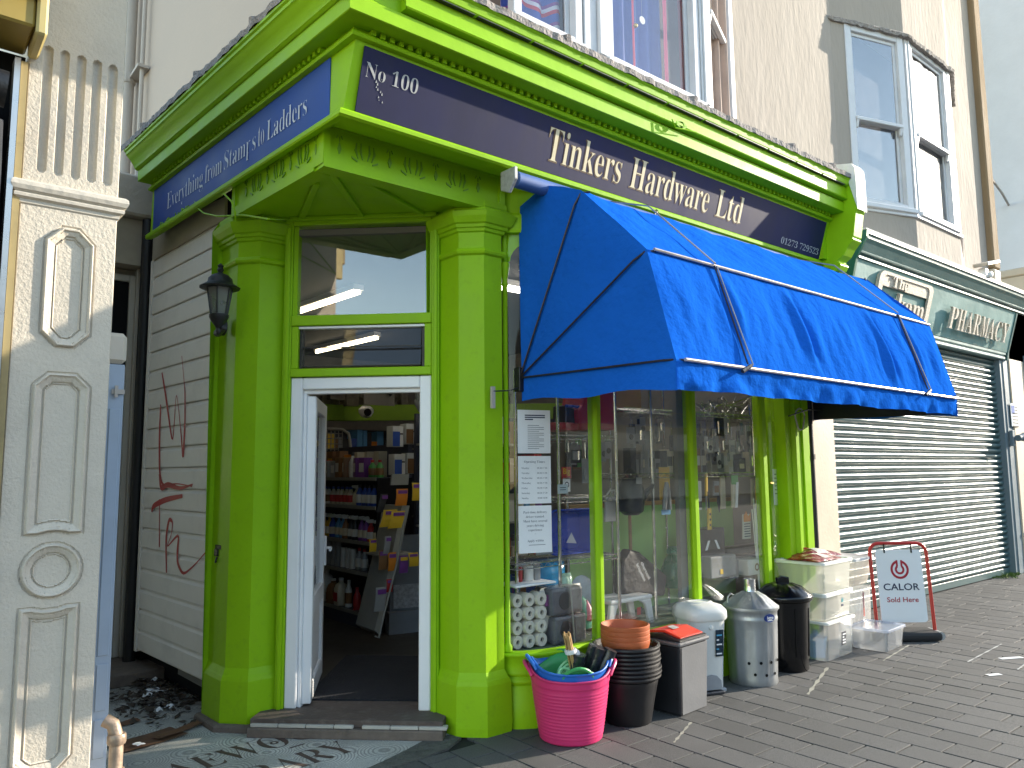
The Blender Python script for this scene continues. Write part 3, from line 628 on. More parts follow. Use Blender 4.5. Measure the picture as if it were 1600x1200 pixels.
build(MB().prism([(LX(3.86, -.15), 3.86, 4.3), (LX(9.5, -.15), 9.5, 4.3), (LX(9.5, -.35), 9.5, 4.3), (LX(3.86, -.35), 3.86, 4.3)], (0, 0, 6.7)), 'side_wall', PINKW, h1)
build(MB().box(2.2, 4.36, 4.46, 8.2, 9, 4.6), 'floor_slab', DARK, h1)
build(MB().box(2.02, 3.5, 4.30, 7.0, 4.345, 4.44), 'roof_deck', DARK, h1)
YB = 3.90
B1 = [(2.73, 4.35), (3.23, YB), (5.47, YB), (6.55, 4.35)]
bay = build(MB().prism([(x, y, 4.46) for x, y in B1], (0, 0, .34)), 'bay_base', SASH, h1)
build(MB().prism([(x, y, 7.4) for x, y in B1], (0, 0, 3)), 'bay_upper', STUCCOB, h1)
build(MB().box(2.85, 4.30, 4.82, 6.5, 4.345, 7.4), 'dark_room_panel', M('dim room', (.10, .08, .08), .9), h1)  # dark panel over the lit wall, its colour stands for the unlit room
sash(h1, (3.25, YB, 4.81), (1, 0, 0), (0, -1, 0), .68, 4.81, 7.4, 6.05)
sash(h1, (4.20, YB, 4.81), (1, 0, 0), (0, -1, 0), 1.187, 4.81, 7.4, 6.05)
for x0, x1, d in ((3.944, 4.01, .02), (4.012, 4.10, .0), (4.102, 4.196, .03), (5.396, 5.424, .02), (5.426, 5.497, .035)):
    build(MB().box(x0, YB - d, 4.81, x1, YB + .08, 7.4), 'window_post', SASH, h1, bevel=.006)
fx = Vector((.923, .385, 0)).normalized(); fn = Vector((fx.y, -fx.x, 0))
build(MB().obox(Vector((5.50, YB + .0, 4.81)), fx * .11, -fn * .08, (0, 0, 2.6)), 'window_post', SASH, h1, bevel=.005)
sash(h1, Vector((5.47, YB, 4.81)) + fx * .16, fx, fn, .80, 4.81, 7.4, 5.84)
build(MB().obox(Vector((5.47, YB, 4.81)) + fx * .98 - fn * .08, fx * .17, fn * .12, (0, 0, 2.6)), 'window_post', SASH, h1, bevel=.005)
CURT = bpy.data.materials.new('striped curtain'); CURT.use_nodes = True
N = CURT.node_tree.nodes; L_ = CURT.node_tree.links; b_ = N['Principled BSDF']; b_.inputs['Roughness'].default_value = .8
geo = N.new('ShaderNodeNewGeometry'); sx = N.new('ShaderNodeSeparateXYZ'); L_.new(geo.outputs['Position'], sx.inputs[0])
m1 = N.new('ShaderNodeMath'); m1.operation = 'MULTIPLY'; m1.inputs[1].default_value = 16; L_.new(sx.outputs[0], m1.inputs[0])
m2 = N.new('ShaderNodeMath'); m2.operation = 'SINE'; L_.new(m1.outputs[0], m2.inputs[0])
m3 = N.new('ShaderNodeMath'); m3.operation = 'MULTIPLY_ADD'; m3.inputs[1].default_value = .035; L_.new(m2.outputs[0], m3.inputs[0]); L_.new(sx.outputs[2], m3.inputs[2])
m4 = N.new('ShaderNodeMath'); m4.operation = 'MULTIPLY'; m4.inputs[1].default_value = 6.2; L_.new(m3.outputs[0], m4.inputs[0])
m5 = N.new('ShaderNodeMath'); m5.operation = 'FRACT'; L_.new(m4.outputs[0], m5.inputs[0])
cr = N.new('ShaderNodeValToRGB'); cr.color_ramp.interpolation = 'CONSTANT'; e = cr.color_ramp.elements; e[0].color = (.06, .09, .36, 1); e[1].position = .42; e[1].color = (.50, .05, .08, 1)
q = e.new(.62); q.color = (.6, .58, .64, 1); q = e.new(.82); q.color = (.22, .06, .24, 1)
L_.new(m5.outputs[0], cr.inputs[0]); L_.new(cr.outputs[0], b_.inputs['Base Color'])
def curtain(x0, x1, y, z0, z1, mat, lab, waves=7, amp=.03):
    return build(MB().grid(lambda u, v: (x0 + (x1 - x0) * u, y + amp * sin(u * waves * 2 * pi + .4 * sin(v * 5)), z0 + (z1 - z0) * v), 70, 4), 'curtain', mat, smooth=True, label=lab, cat='curtain')
curtain(3.27, 3.86, 4.06, 4.83, 7.4, CURT, 'red white and blue striped curtain behind the left upper window', 3)
curtain(4.34, 5.14, 4.12, 4.83, 7.4, M('dim blue curtain', (.12, .16, .42), .8), 'plain blue curtain behind the pane with hanging ornaments', 5)
PINKC = M('pink curtain edge', (.85, .14, .22), .7)
for x, wd, lab in ((4.65, .025, 'thin pale pink curtain edge hanging mid window'), (5.06, .05, 'bright pink curtain strip at the right of the window'), (5.27, .08, 'dark red curtain gathered against the window post')):
    curtain(x, x + wd, 4.02, 4.83, 7.4, PINKC if wd < .06 else M('dark red curtain', (.32, .04, .04), .8), lab, 1, .006)
curtain(5.75, 6.3, 4.22, 4.83, 7.4, M('beige curtain', (.45, .33, .27), .8), 'pale beige curtain behind the narrow side sash', 4)
oc = P(1003, 32, 3.98); o2_ = P(993, 40, 3.98)
orn = thing('hanging_ornament', (oc.x, 3.98, oc.z), 'round white filigree ornament hanging in the upper window', 'ornament')
build(MB().lathe([(.0, 0), (.034, .0), (.034, .006), (0, .006)], (oc.x, 3.98, oc.z), 16, (0, -1, 0)), 'disc', M('white shell', (.7, .7, .68), .5, var=.3, vs=60), orn)
build(MB().tube([(oc.x, 3.98, oc.z + .034), (oc.x, 3.98, 5.9)], .0015, 4), 'thread', GREYTXT, orn)
orn = thing('hanging_ornament', (o2_.x, 3.98, o2_.z), 'small gold bauble hanging beside the white filigree ornament', 'ornament')
build(MB().lathe([(0, -.02), (.012, -.016), (.02, 0), (.012, .016), (0, .02)], (o2_.x, 3.98, o2_.z), 12), 'bauble', M('gold bauble', (.6, .42, .12), .3, .7), orn, smooth=2)
build(MB().tube([(o2_.x, 3.98, o2_.z + .02), (o2_.x, 3.98, 5.9)], .0015, 4), 'thread', GREYTXT, orn)
# grey rainwater pipe down the shaded side wall
dp = thing('downpipe', (1.62, 7.75, 4.2), 'pale grey rainwater pipe on the shaded side wall above the passage', 'downpipe')
xq = LX(7.8, -.07)
build(MB().tube([(xq, 7.75, 4.1), (xq, 7.75, 9.5)], .055, 12), 'pipe', GREYPIPE, dp, smooth=True)
build(MB().tube([(xq + .05, 7.45, 4.1), (xq + .05, 7.45, 9.5)], .02, 8), 'thin_pipe', GREYPIPE, dp, smooth=True)
for z in (5.35, 7.2): build(MB().lathe([(.063, 0), (.068, .02), (.068, .08), (.063, .10)], (xq, 7.75, z), 12), 'collar', GREYPIPE, dp); build(MB().box(xq, 7.40, z + .04, xq + .1, 7.75, z + .07), 'bracket', GREYPIPE, dp)
build(MB().lathe([(.058, 0), (.10, .12), (.105, .2)], (xq, 7.72, 4.12), 12), 'hopper', GREYPIPE, dp)

# ================================================================ neighbouring house with the second bay
h2 = thing('neighbour_house', (9.5, 4.0, 0), 'sunlit cream house with a shallow bay of two tall sash windows over the pharmacy', 'house')
build(MB().box(8.202, 4.355, 3.30, 13.34, 5.2, 11), 'front_wall', STUCCOB, h2)
Y2 = 3.98; ZS = 4.772
B2 = [(8.66, 4.37), (9.865, Y2), (11.24, Y2), (12.40, 4.37)]
build(MB().prism([(x, y, 7.13) for x, y in B2], (0, 0, 4.0)), 'bay_upper', STUCCOB, h2)
build(MB().prism([(x, y, 4.304) for x, y in B2], (0, 0, .416)), 'bay_apron', STUCCOB, h2)
build(MB().prism([(8.62, 4.38, 4.722), (9.855, Y2 - .03, 4.722), (11.26, Y2 - .03, 4.722), (12.45, 4.38, 4.722)], (0, 0, .05)), 'bay_sill', SASH, h2, bevel=.006)
lx = Vector((9.865 - 8.66, Y2 - 4.37, 0)).normalized(); lnn = Vector((lx.y, -lx.x, 0))
build(MB().obox(Vector((8.66, 4.37, ZS)), lx * .26, -lnn * .12, (0, 0, 7.13 - ZS)), 'bay_cheek', STUCCOB, h2)
build(MB().prism([(8.9, 4.34, ZS + .007), (9.83, 4.06, ZS + .007), (11.2, 4.06, ZS + .007), (11.2, 4.35, ZS + .007)], (0, 0, .01)), 'room_floor', DARK, h2)
build(MB().box(8.95, 4.335, ZS + .02, 12.1, 4.353, 7.1), 'dark_room_panel', M('dark room', (.03, .035, .05), .9), h2)  # dark panel coloured as the unlit room behind the bay
sash(h2, Vector((8.66, 4.37, ZS)) + lx * .265, lx, lnn, .97, ZS + .05, 7.12, 5.89, .10, glassm=HGLASS)
sash(h2, (9.98, Y2, ZS), (1, 0, 0), (0, -1, 0), 1.15, ZS + .05, 7.12, 5.87, .08, glassm=HGLASS)
for d in (.0, .066): build(MB().box(9.87 + d, Y2 - .012 - d * .2, ZS, 9.932 + d * .62, Y2 + .08, 7.13), 'window_post', SASH, h2, bevel=.008)
build(MB().box(11.155, Y2 - .015, ZS, 11.255, Y2 + .1, 7.13), 'window_post', SASH, h2, bevel=.008)
fx2 = Vector((12.40 - 11.24, 4.37 - Y2, 0)).normalized()
build(MB().obox(Vector((11.26, Y2 + .006, ZS)), fx2 * 1.2, Vector((-fx2.y, fx2.x, 0)) * .05, (0, 0, 7.13 - ZS)), 'bay_cheek', SASH, h2)
rr = random.Random(8)
m = MB(); rows = []
pth = [Vector((8.62, 4.40, 7.11)), Vector((9.85, Y2 - .02, 7.11)), Vector((11.27, Y2 - .02, 7.11)), Vector((12.43, 4.38, 7.11))]
for i in range(3):
    for k in range(26):
        q = pth[i].lerp(pth[i + 1], k / 26); t = (pth[i + 1] - pth[i]).normalized(); nn = Vector((t.y, -t.x, 0)); j = rr.uniform(-.006, .012)
        rows.append([q - nn * .05 + Vector((0, 0, rr.uniform(-.02, .0))), q + nn * (.04 + j) + Vector((0, 0, -.012 + rr.uniform(-.016, .01))), q + nn * (.05 + j) + Vector((0, 0, .02 + rr.uniform(-.004, .012))), q - nn * .02 + Vector((0, 0, .085))])
build(m.strip(rows), 'bay_cornice', TILE, h2)
build(MB().box(11.7, 4.28, 4.36, 11.82, 4.354, 4.44), 'overflow_pipe', WHITE, h2, bevel=.01)
# rough party pier, its shade coloured brown, and the shaded flank beyond
pier = thing('party_pier', (13.5, 4.3, 4.0), 'dirty party wall pier, its shade coloured in brown, at the far end of the sunlit house', 'wall')
build(MB().box(13.342, 4.263, 4.72, 13.6, 5.2, 11), 'pier', BROWNW, pier, bevel=.02)
build(MB().box(13.342, 4.27, 4.30, 13.6, 5.2, 4.712), 'pier_base', BEIGE, pier, bevel=.02)
fl = thing('far_house', (15.2, 4.1, 0), 'white painted flank of the far house standing in shade at the right edge', 'house')
build(MB().box(15.0, 3.95, 5.02, 19, 5.93, 11), 'flank_wall', M('white flank paint', (.70, .72, .76), .8, var=.06, vs=2, bump=.3, bs=20), fl)
build(MB().box(14.97, 3.93, 4.88, 19, 5.93, 5.015), 'string_course', BEIGE, fl, bevel=.02)
build(MB().box(15.0, 4.22, 0, 19, 5.93, 4.875), 'lower_wall', BEIGE, fl)
m = MB().tube([(13.61, 4.30, 6.25), (14.4, 4.4, 6.2), (14.99, 4.5, 6.16)], .02, 6); build(m, 'cable', GREYPIPE, fl)

# ================================================================ pharmacy shopfront with its shutter
ph = thing('pharmacy_shop', (10.8, 4.3, 0), 'closed teal pharmacy shopfront with raised silver letters over a rolling shutter', 'shop')
def PH(m, n, mt, **k): return build(m, n, mt, ph, **k)
PH(MB().box(6.88, 3.86, 0, 7.20, 4.35, 3.41), 'beige_pier', BEIGE, bevel=.012)
PH(MB().box(7.202, 4.30, 0, 8.14, 4.5, 3.3), 'side_wall', BEIGE)
PH(MB().box(8.142, 4.34, 0, 8.20, 4.45, 3.25), 'shutter_guide', SLATEB, bevel=.004)
PH(MB().box(13.30, 4.295, 0, 13.36, 4.45, 3.3), 'shutter_guide', SLATEB, bevel=.004)
PH(MB().box(13.362, 4.29, 0, 13.66, 4.5, 3.32), 'blue_grey_pier', SLATEB, bevel=.01)
PH(MB().box(13.40, 4.28, 0, 13.50, 4.289, 3.32), 'pier_moulding', SLATEB)
shp = [(4.410, 0), (4.398, .002), (4.376, .014), (4.362, .034), (4.364, .050), (4.376, .064), (4.392, .071), (4.402, .0725), (4.402, .0745), (4.396, .0765), (4.396, .0795), (4.410, .0808)]
sm = MB().strip([[(8.20, y, z) for y, z in shp], [(13.30, y, z) for y, z in shp]]).mesh('slat', Vector((10.75, 4.39, 0)), smooth=2); sm.materials.append(SHUT)
shut = PH(MB().box(8.20, 4.375, .012, 13.30, 4.41, .105), 'shutter', SHUT, bevel=.006)
for k in range(39):
    o = bpy.data.objects.new('slat', sm); COL.objects.link(o); o.parent = shut; o.location = Vector((10.75, 4.39, .108 + k * .0812)) - wl(shut)
PH(MB().box(8.2, 4.42, 0, 13.3, 4.46, 3.4), 'shutter_back', DARK)
# fascia: tilted board between an upper cornice and a lower lip
fu = Vector((0, -.16, .60)).normalized(); fnn = Vector((0, -fu.z, fu.y)); f0 = Vector((8.46, 4.235, 3.375))
PH(MB().obox(f0, (5.02, 0, 0), fu * .635, -fnn * .02), 'fascia_board', TEAL)
PH(MB().strip([[(8.44, y, z) for y, z in ((4.46, 3.265), (4.262, 3.262), (4.25, 3.275), (4.25, 3.305), (4.266, 3.312), (4.262, 3.33), (4.238, 3.335), (4.235, 3.365), (4.25, 3.375))], [(13.42, y, z) for y, z in ((4.46, 3.265), (4.262, 3.262), (4.25, 3.275), (4.25, 3.305), (4.266, 3.312), (4.262, 3.33), (4.238, 3.335), (4.235, 3.365), (4.25, 3.375))]]), 'fascia_lip', M('pale teal lip', (.30, .40, .38), .4))
cp_ = [(4.09, 3.985), (4.045, 3.99), (4.045, 4.01), (4.06, 4.02), (4.06, 4.035), (4.02, 4.045), (4.015, 4.06), (4.03, 4.075), (3.985, 4.16), (3.955, 4.20), (3.95, 4.235), (3.93, 4.245), (3.93, 4.275)]
PH(MB().strip([[(8.44, y, z) for y, z in cp_], [(14.6, y, z) for y, z in cp_]]), 'fascia_cornice', TEALD)
PH(MB().box(8.40, 3.925, 4.277, 14.6, 4.3, 4.30), 'cornice_cap', M('pale cap', (.6, .58, .54), .7), bevel=.006)
PH(MB().prism([(8.40, y, z) for y, z in [(4.40, 3.26), (4.24, 3.26), (4.225, 3.38), (4.06, 3.98), (3.93, 4.2), (3.92, 4.276), (4.4, 4.276)]], (.05, 0, 0)), 'fascia_end', M('bottle green end', (.01, .12, .075), .4), bevel=.004)
PH(MB().prism([(13.485, y, z) for y, z in [(4.40, 3.26), (4.24, 3.26), (4.225, 3.38), (4.06, 3.98), (4.4, 3.98)]], (.05, 0, 0)), 'fascia_end', TEALD)
PH(MB().box(8.45, 4.27, 3.30, 14.6, 4.5, 4.27), 'fascia_core', DARK)
METAL = M('pitted silver lettering', (.52, .47, .40), .55, .2, var=.45, vs=55, bump=.8, bs=60, bd=.006)
def FP(px, py): return PN(px, py, f0 + fnn * .05, fnn)
def solid(t, o, ex, ey, h, width, depth, parent, mat, name, ser=True, off=0.0):
    vs, fs = text_polys(t, off, ser, ext=.5); x0 = min(v.x for v in vs); x1 = max(v.x for v in vs); y1 = max(v.y for v in vs); ex = Vector(ex); ey = Vector(ey); n = ex.cross(ey)
    return build(MB().add([o + ex * ((v.x - x0) * width / (x1 - x0)) + ey * (v.y * h / y1) + n * ((v.z + .5) * depth) for v in vs], fs), name, mat, parent)
sgp = thing('shop_sign', (11.6, 4.1, 3.4), 'raised silver pharmacy lettering and rounded plaque on the teal fascia', 'sign')
xp = [FP(1478, 520).x, FP(1572, 535).x]; lw = (xp[1] - xp[0])
for i, chh in enumerate('PHARMACY'):
    wch = {'M': .125, 'Y': .12, 'C': .11}.get(chh, .115)
    solid(chh, f0 + Vector((xp[0] - f0.x + lw * i / 8.0, 0, 0)) + fu * .125 + fnn * .035, (1, 0, 0), fu, .29, lw * wch * .93, .035, sgp, METAL, 'letter', off=-.01)
pl0 = FP(1372, 446).x; pl1 = FP(1458, 470).x
pts = []
for cx, cz, a0 in ((pl1 - .12, .50, 0), (pl0 + .12, .50, 90), (pl0 + .12, .16, 180), (pl1 - .12, .16, 270)):
    for i in range(6):
        a = radians(a0 + 90 * i / 5); pts.append(f0 + Vector((cx + .10 * cos(a) - f0.x, 0, 0)) + fu * (cz + .09 * sin(a)) + fnn * .004)
ci = sum(pts, Vector((0, 0, 0))) / len(pts); inner = [ci + (p - ci) * .86 for p in pts]
m = MB(); m.strip([[p for p in pts], [p + fnn * .04 for p in pts], [p + fnn * .04 for p in inner], [p + fnn * .012 for p in inner]], True); build(m, 'plaque_rim', METAL, sgp)
m = MB(); m.prism([f0 + Vector((pl0 + .08 - f0.x, 0, 0)) + fu * .42 + fnn * .012, f0 + Vector((pl1 - .06 - f0.x, 0, 0)) + fu * .42 + fnn * .012, f0 + Vector((pl1 - .12 - f0.x, 0, 0)) + fu * .57 + fnn * .012, f0 + Vector((pl0 + .12 - f0.x, 0, 0)) + fu * .57 + fnn * .012], fnn * .02); build(m, 'plaque_head', METAL, sgp)
solid('The', f0 + Vector((pl0 + .35 - f0.x, 0, 0)) + fu * .43 + fnn * .033, (1, 0, 0), fu, .13, .42, .02, sgp, METAL, 'letter_group')
solid('oakam', f0 + Vector((pl0 + .16 - f0.x, 0, 0)) + fu * .12 + fnn * .012, (1, 0, 0), fu, .26, pl1 - pl0 - .34, .035, sgp, METAL, 'letter_group')
# flood light on the pharmacy cornice
fc = P(1538, 438, 3.98)
ff = thing('flood_light', (fc.x, 3.98, 4.30), 'small tilted flood light perched on the pharmacy cornice', 'flood light')
build(MB().obox(Vector((fc.x - .22, 3.84, 4.40)), Vector((.42, -.02, .10)), Vector((0, .20, 0)), Vector((-.02, 0, .055))), 'lamp_head', M('aluminium', (.55, .5, .42), .4, .6), ff, bevel=.012)
build(MB().box(fc.x - .10, 3.92, 4.30, fc.x + .02, 4.02, 4.41), 'bracket', WHITE, ff, bevel=.01)
build(MB().lathe([(.03, 0), (.045, .01), (.045, .06), (.03, .07)], (fc.x + .06, 3.96, 4.335), 12, (0, -1, 0)), 'sensor', WHITE, ff, smooth=True)
# beige wall right of the shutter, parking notice and siren box
bw = thing('end_wall', (14.0, 4.3, 0), 'beige wall between the pharmacy shutter and the right edge', 'wall')
build(MB().box(13.662, 4.27, 0, 16, 4.5, 4.3), 'wall', BEIGE, bw)
build(MB().box(13.655, 4.255, .55, 16, 4.269, .60), 'dado_strip', M('white strip', (.7, .68, .62), .5), bw)
build(MB().box(14.28, 4.24, 2.05, 14.48, 4.268, 3.4), 'board', SLATEB, bw)
build(MB().box(14.49, 4.20, 2.55, 16, 4.268, 3.6), 'dark_panel', DARK, bw)
pk = thing('parking_notice', (13.9, 4.25, 2.0), 'small parking notice plate with a blue symbol on the beige wall', 'sign')
a = P(1578, 630, 4.262); b2 = P(1592, 667, 4.262)
build(MB().box(a.x, 4.256, b2.z, b2.x + .02, 4.268, a.z), 'plate', M('notice white', (.75, .75, .74), .4, var=.03), pk, bevel=.003)
build(MB().box(a.x + .03, 4.253, a.z - .16, a.x + .15, 4.2555, a.z - .03), 'symbol', M('notice blue', (.02, .09, .38), .4), pk)
for i in range(7): build(MB().box(a.x + (.18 if i < 2 else .05), 4.253, a.z - .06 - i * .05, b2.x - .03, 4.2555, a.z - .045 - i * .05), 'text_line', IRON, pk)
sx_ = P(1586, 685, 4.25)
sb = thing('siren_box', (sx_.x, 4.2, sx_.z), 'grey bracketed siren under the parking notice', 'siren')
build(MB().box(sx_.x - .18, 4.22, sx_.z - .12, sx_.x - .08, 4.268, sx_.z + .12), 'bracket', SLATEB, sb, bevel=.006)
build(MB().lathe([(.05, 0), (.05, .08), (.075, .2), (.075, .22)], (sx_.x - .13, 4.17, sx_.z), 14, (1, -.2, .1)), 'horn', SLATEB, sb, smooth=True)

# ================================================================ white boarded side wall with graffiti, hasp and lantern
YS0, YS1 = 5.40, 6.90
sw = thing('boarded_wall', (1.8, 6.1, 0), 'white horizontal boarded wall with red graffiti in the side passage', 'wall')
OS = -.10
def SW(y, z, o=0.0): return Vector((LX(y, OS), y, z)) + NL * o
bz0, pitch = .215, .1612
def ztop(y): return 3.40 + (y - 5.40) * .15
for k in range(20):
    za = bz0 + k * pitch; zb = za + pitch
    m = MB(); m.strip([[SW(y, za + .004, -.012), SW(y, za + .004, .012), SW(y, za + .012, .0145), SW(y, zb - .03, .0135), SW(y, zb - .012, .003), SW(y, zb - .002, .001), SW(y, zb + .004, -.012)] for y in (YS0 + .045, YS1 - .03)])
    build(m, 'board', BOARD, sw, smooth=False)
pts = [SW(YS0 + .03, .20, -.03), SW(YS1, .20, -.03), SW(YS1, ztop(YS1) + .06, -.03), SW(YS0 + .03, ztop(YS0), -.03)]
build(MB().prism(pts, NL * .015), 'backing', BOARD, sw)
build(MB().prism([SW(YS0 + .03, 3.434, 0), SW(YS1, 3.434, 0), SW(YS1, 3.70, 0), SW(YS0 + .03, 3.60, 0)], NL * .02), 'head_board', M('beige head board', (.42, .35, .25), .6, dirt=.3), sw)
for y0, y1, mt in ((YS0, YS0 + .028, M('bright white trim', (.74, .74, .72), .5)), (YS0 + .03, YS0 + .05, BOARD), (YS1 - .03, YS1 + .02, BOARD)):
    build(MB().obox(SW(y0, .20, -.02), DL * (y1 - y0), (0, 0, 3.23), NL * .042), 'corner_trim', mt, sw)
build(MB().obox(SW(5.2, .0, -.12), DL * 2.0, (0, 0, .4), NL * .01), 'gap_shade_sheet', DARK, sw)  # near-black sheet painted as the shade in the gap under the boards
build(MB().obox(SW(YS1 + .08, .0, -.25), DL * .6, (0, 0, 4.2), NL * .2), 'gap_shade_strip', DARK, sw)  # near-black strip painted as the unlit gap beside the downpipe
RED = M('red spray paint', (.42, .012, .012), .5, var=.1)
def SWp(px, py): return LPt(px, py, OS + .017)
strokes = [([(253, 582), (257, 606), (262, 640), (270, 700), (275, 612), (278, 628), (284, 690), (286, 722), (289, 660), (289, 610), (287, 590), (284, 556)], .010),
           ([(251, 632), (249, 680), (249, 740), (254, 760), (275, 755), (300, 760)], .011), ([(249, 740), (251, 765), (262, 756), (280, 764), (301, 757)], .014),
           ([(237, 800), (239, 790), (260, 780), (285, 775)], .014), ([(249, 780), (249, 855)], .007),
           ([(260, 895), (259, 840), (264, 810), (270, 815), (268, 835), (259, 858), (280, 832), (277, 860), (277, 880), (286, 899), (305, 882), (322, 862), (334, 850)], .011)]
m = MB()
for px, wd in strokes:
    pp_ = [SWp(*q) for q in px]
    fine = []
    for i in range(len(pp_) - 1):
        for k in range(5): fine.append(pp_[i].lerp(pp_[i + 1], k / 5))
    fine.append(pp_[-1])
    for _ in range(3): fine = [fine[0]] + [(fine[i - 1] + fine[i] * 2 + fine[i + 1]) / 4 for i in range(1, len(fine) - 1)] + [fine[-1]]
    L = []; R = []
    for i, p in enumerate(fine):
        t = (fine[min(i + 1, len(fine) - 1)] - fine[max(i - 1, 0)]).normalized(); s = t.cross(NL).normalized() * wd * 1.35 * (.75 + .45 * sin(i * .21)); L.append(p + s); R.append(p - s)
    m.strip([L, R])
build(m, 'graffiti', RED, sw)
hp = SWp(344, 858)
ha = thing('hasp', (hp.x, hp.y, hp.z), 'black hasp and padlock at the edge of the white boards', 'padlock')
build(MB().obox(hp + Vector((0, 0, .0)) - DL * .06, DL * .10, (0, 0, .03), NL * .02), 'staple', IRON, ha, bevel=.003)
build(MB().obox(hp - DL * .02 + Vector((0, 0, -.045)), DL * .05, (0, 0, .05), NL * .03), 'lock_body', IRON, ha, bevel=.004)
build(MB().tube([hp + NL * .02 + Vector((0, 0, -.05)), hp + NL * .03 + Vector((0, 0, -.085)), hp + NL * .015 + DL * .02 + Vector((0, 0, -.08))], .006, 6), 'ring', IRON, ha)
# wall lantern
lc = LPt(343, 468, .13); LZ = 0.0
lt = thing('wall_lantern', (lc.x, lc.y, lc.z - .2), 'black coach lantern on a scrolled arm fixed to the left green column', 'lantern')
def LN(m, n, mt, **k): return build(m, n, mt, lt, **k)
c0 = Vector((lc.x, lc.y, lc.z))
LN(MB().lathe([(.045, -.115), (.05, -.10), (.052, -.095), (.078, .075), (.074, .078)], c0, 6), 'lamp_glass', glass('lantern glass', 1.45, (.5, .52, .5), .25, (.4, .4, .38)))
for k in range(6):
    a = 2 * pi * k / 6; LN(MB().tube([c0 + Vector((.052 * cos(a), .052 * sin(a), -.10)), c0 + Vector((.080 * cos(a), .080 * sin(a), .078))], .006, 5), 'glazing_bar', IRON)
LN(MB().lathe([(.125, .072), (.128, .078), (.085, .105), (.08, .11), (.075, .135), (.05, .16), (.02, .172), (.014, .18), (.022, .195), (.014, .21), (.02, .222), (.008, .235), (0, .24)], c0, 12), 'roof', IRON, smooth=True)
LN(MB().lathe([(0, -.235), (.012, -.225), (.018, -.205), (.012, -.19), (.02, -.18), (.03, -.165), (.05, -.14), (.062, -.115), (.062, -.10), (.05, -.095)], c0, 12), 'base_cup', IRON, smooth=True)
wc = Vector((1.762, 5.25, c0.z - .12))
LN(MB().tube([c0 + Vector((0, 0, -.17)), c0 + Vector((.03, -.02, -.185)), (c0 + wc) / 2 + Vector((0, 0, -.12)), wc + Vector((-.03, 0, -.045)), wc + Vector((.005, 0, -.01))], [.012, .016, .022, .028, .034], 8), 'arm', IRON, smooth=True)
LN(MB().lathe([(0, -.035), (.04, -.03), (.055, -.015), (.06, 0.01)], wc, 14, (1, .1, 0)), 'wall_plate', IRON, smooth=True)
lt.children[0]
# loose cables over the left capital
cb = thing('loose_cable', (1.8, 5.2, 3.4), 'green painted cable looping under the side sign over the capital', 'cable')
pa = [LPt(305, 322, .03), LPt(318, 333, .05), LPt(340, 338, .05), LPt(362, 337, .02), LPt(380, 336, .03), LPt(420, 342, .06)]
build(MB().tube(pa + [D(-.02, 3.345, .06), D(.12, 3.36, .06)], .006, 6), 'cable', GREEN, cb)
build(MB().tube([LPt(350, 303, .05), LPt(362, 315, .05), LPt(367, 330, .05), LPt(368, 345, .04)], .006, 6), 'cable', GREEN, cb)
m = MB(); rr = random.Random(2)
for i in range(26):
    q = LPt(248 + i * 2.4, 354 - i * 1.55, .035); m.tube([q, q + Vector((rr.uniform(-.02, .02), rr.uniform(-.04, .04), rr.uniform(-.05, .01))), q + Vector((0, rr.uniform(-.07, .07), rr.uniform(-.03, .03)))], .005, 4)
setp(build(m, 'paint_drips', GREENW, shop), kind='stuff')

# ================================================================ passage and left building
pas = thing('passage_door', (1.5, 7.3, 0), 'recessed cream doorway with a dark fanlight at the end of the passage', 'doorway')
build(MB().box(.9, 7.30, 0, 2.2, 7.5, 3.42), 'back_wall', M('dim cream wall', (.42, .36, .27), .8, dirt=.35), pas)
build(MB().box(1.35, 7.26, 2.55, 1.612, 7.298, 3.30), 'fanlight', DARK, pas)
for b in ((1.613, 7.23, .1, 1.66, 7.30, 3.36), (1.661, 7.20, .1, 1.72, 7.30, 3.42), (1.2, 7.23, 3.302, 1.612, 7.30, 3.36), (1.2, 7.23, 2.42, 1.612, 7.30, 2.548), (1.50, 7.23, .1, 1.612, 7.30, 2.418)):
    build(MB().box(*b), 'door_frame', PANELM, pas, bevel=.006)
build(MB().box(.9, 7.0, 3.84, 2.0, 7.5, 4.2), 'lintel', STUCCO, pas, bevel=.02)
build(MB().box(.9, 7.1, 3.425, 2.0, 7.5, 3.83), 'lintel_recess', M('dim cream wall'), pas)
build(MB().box(.9, 6.6, .0, 1.9, 7.3, .10), 'door_step', STONE, pas, bevel=.01)
bp_ = thing('downpipe', (1.70, 7.02, 0), 'glossy black downpipe beside the white boarded wall', 'downpipe')
build(MB().tube([(1.695, 7.03, 0), (1.695, 7.03, 3.82)], .05, 12), 'pipe', IRON, bp_, smooth=True)
lbd = thing('left_building', (.69, 4.6, 0), 'cream rendered building with a panelled and fluted corner pilaster', 'building')
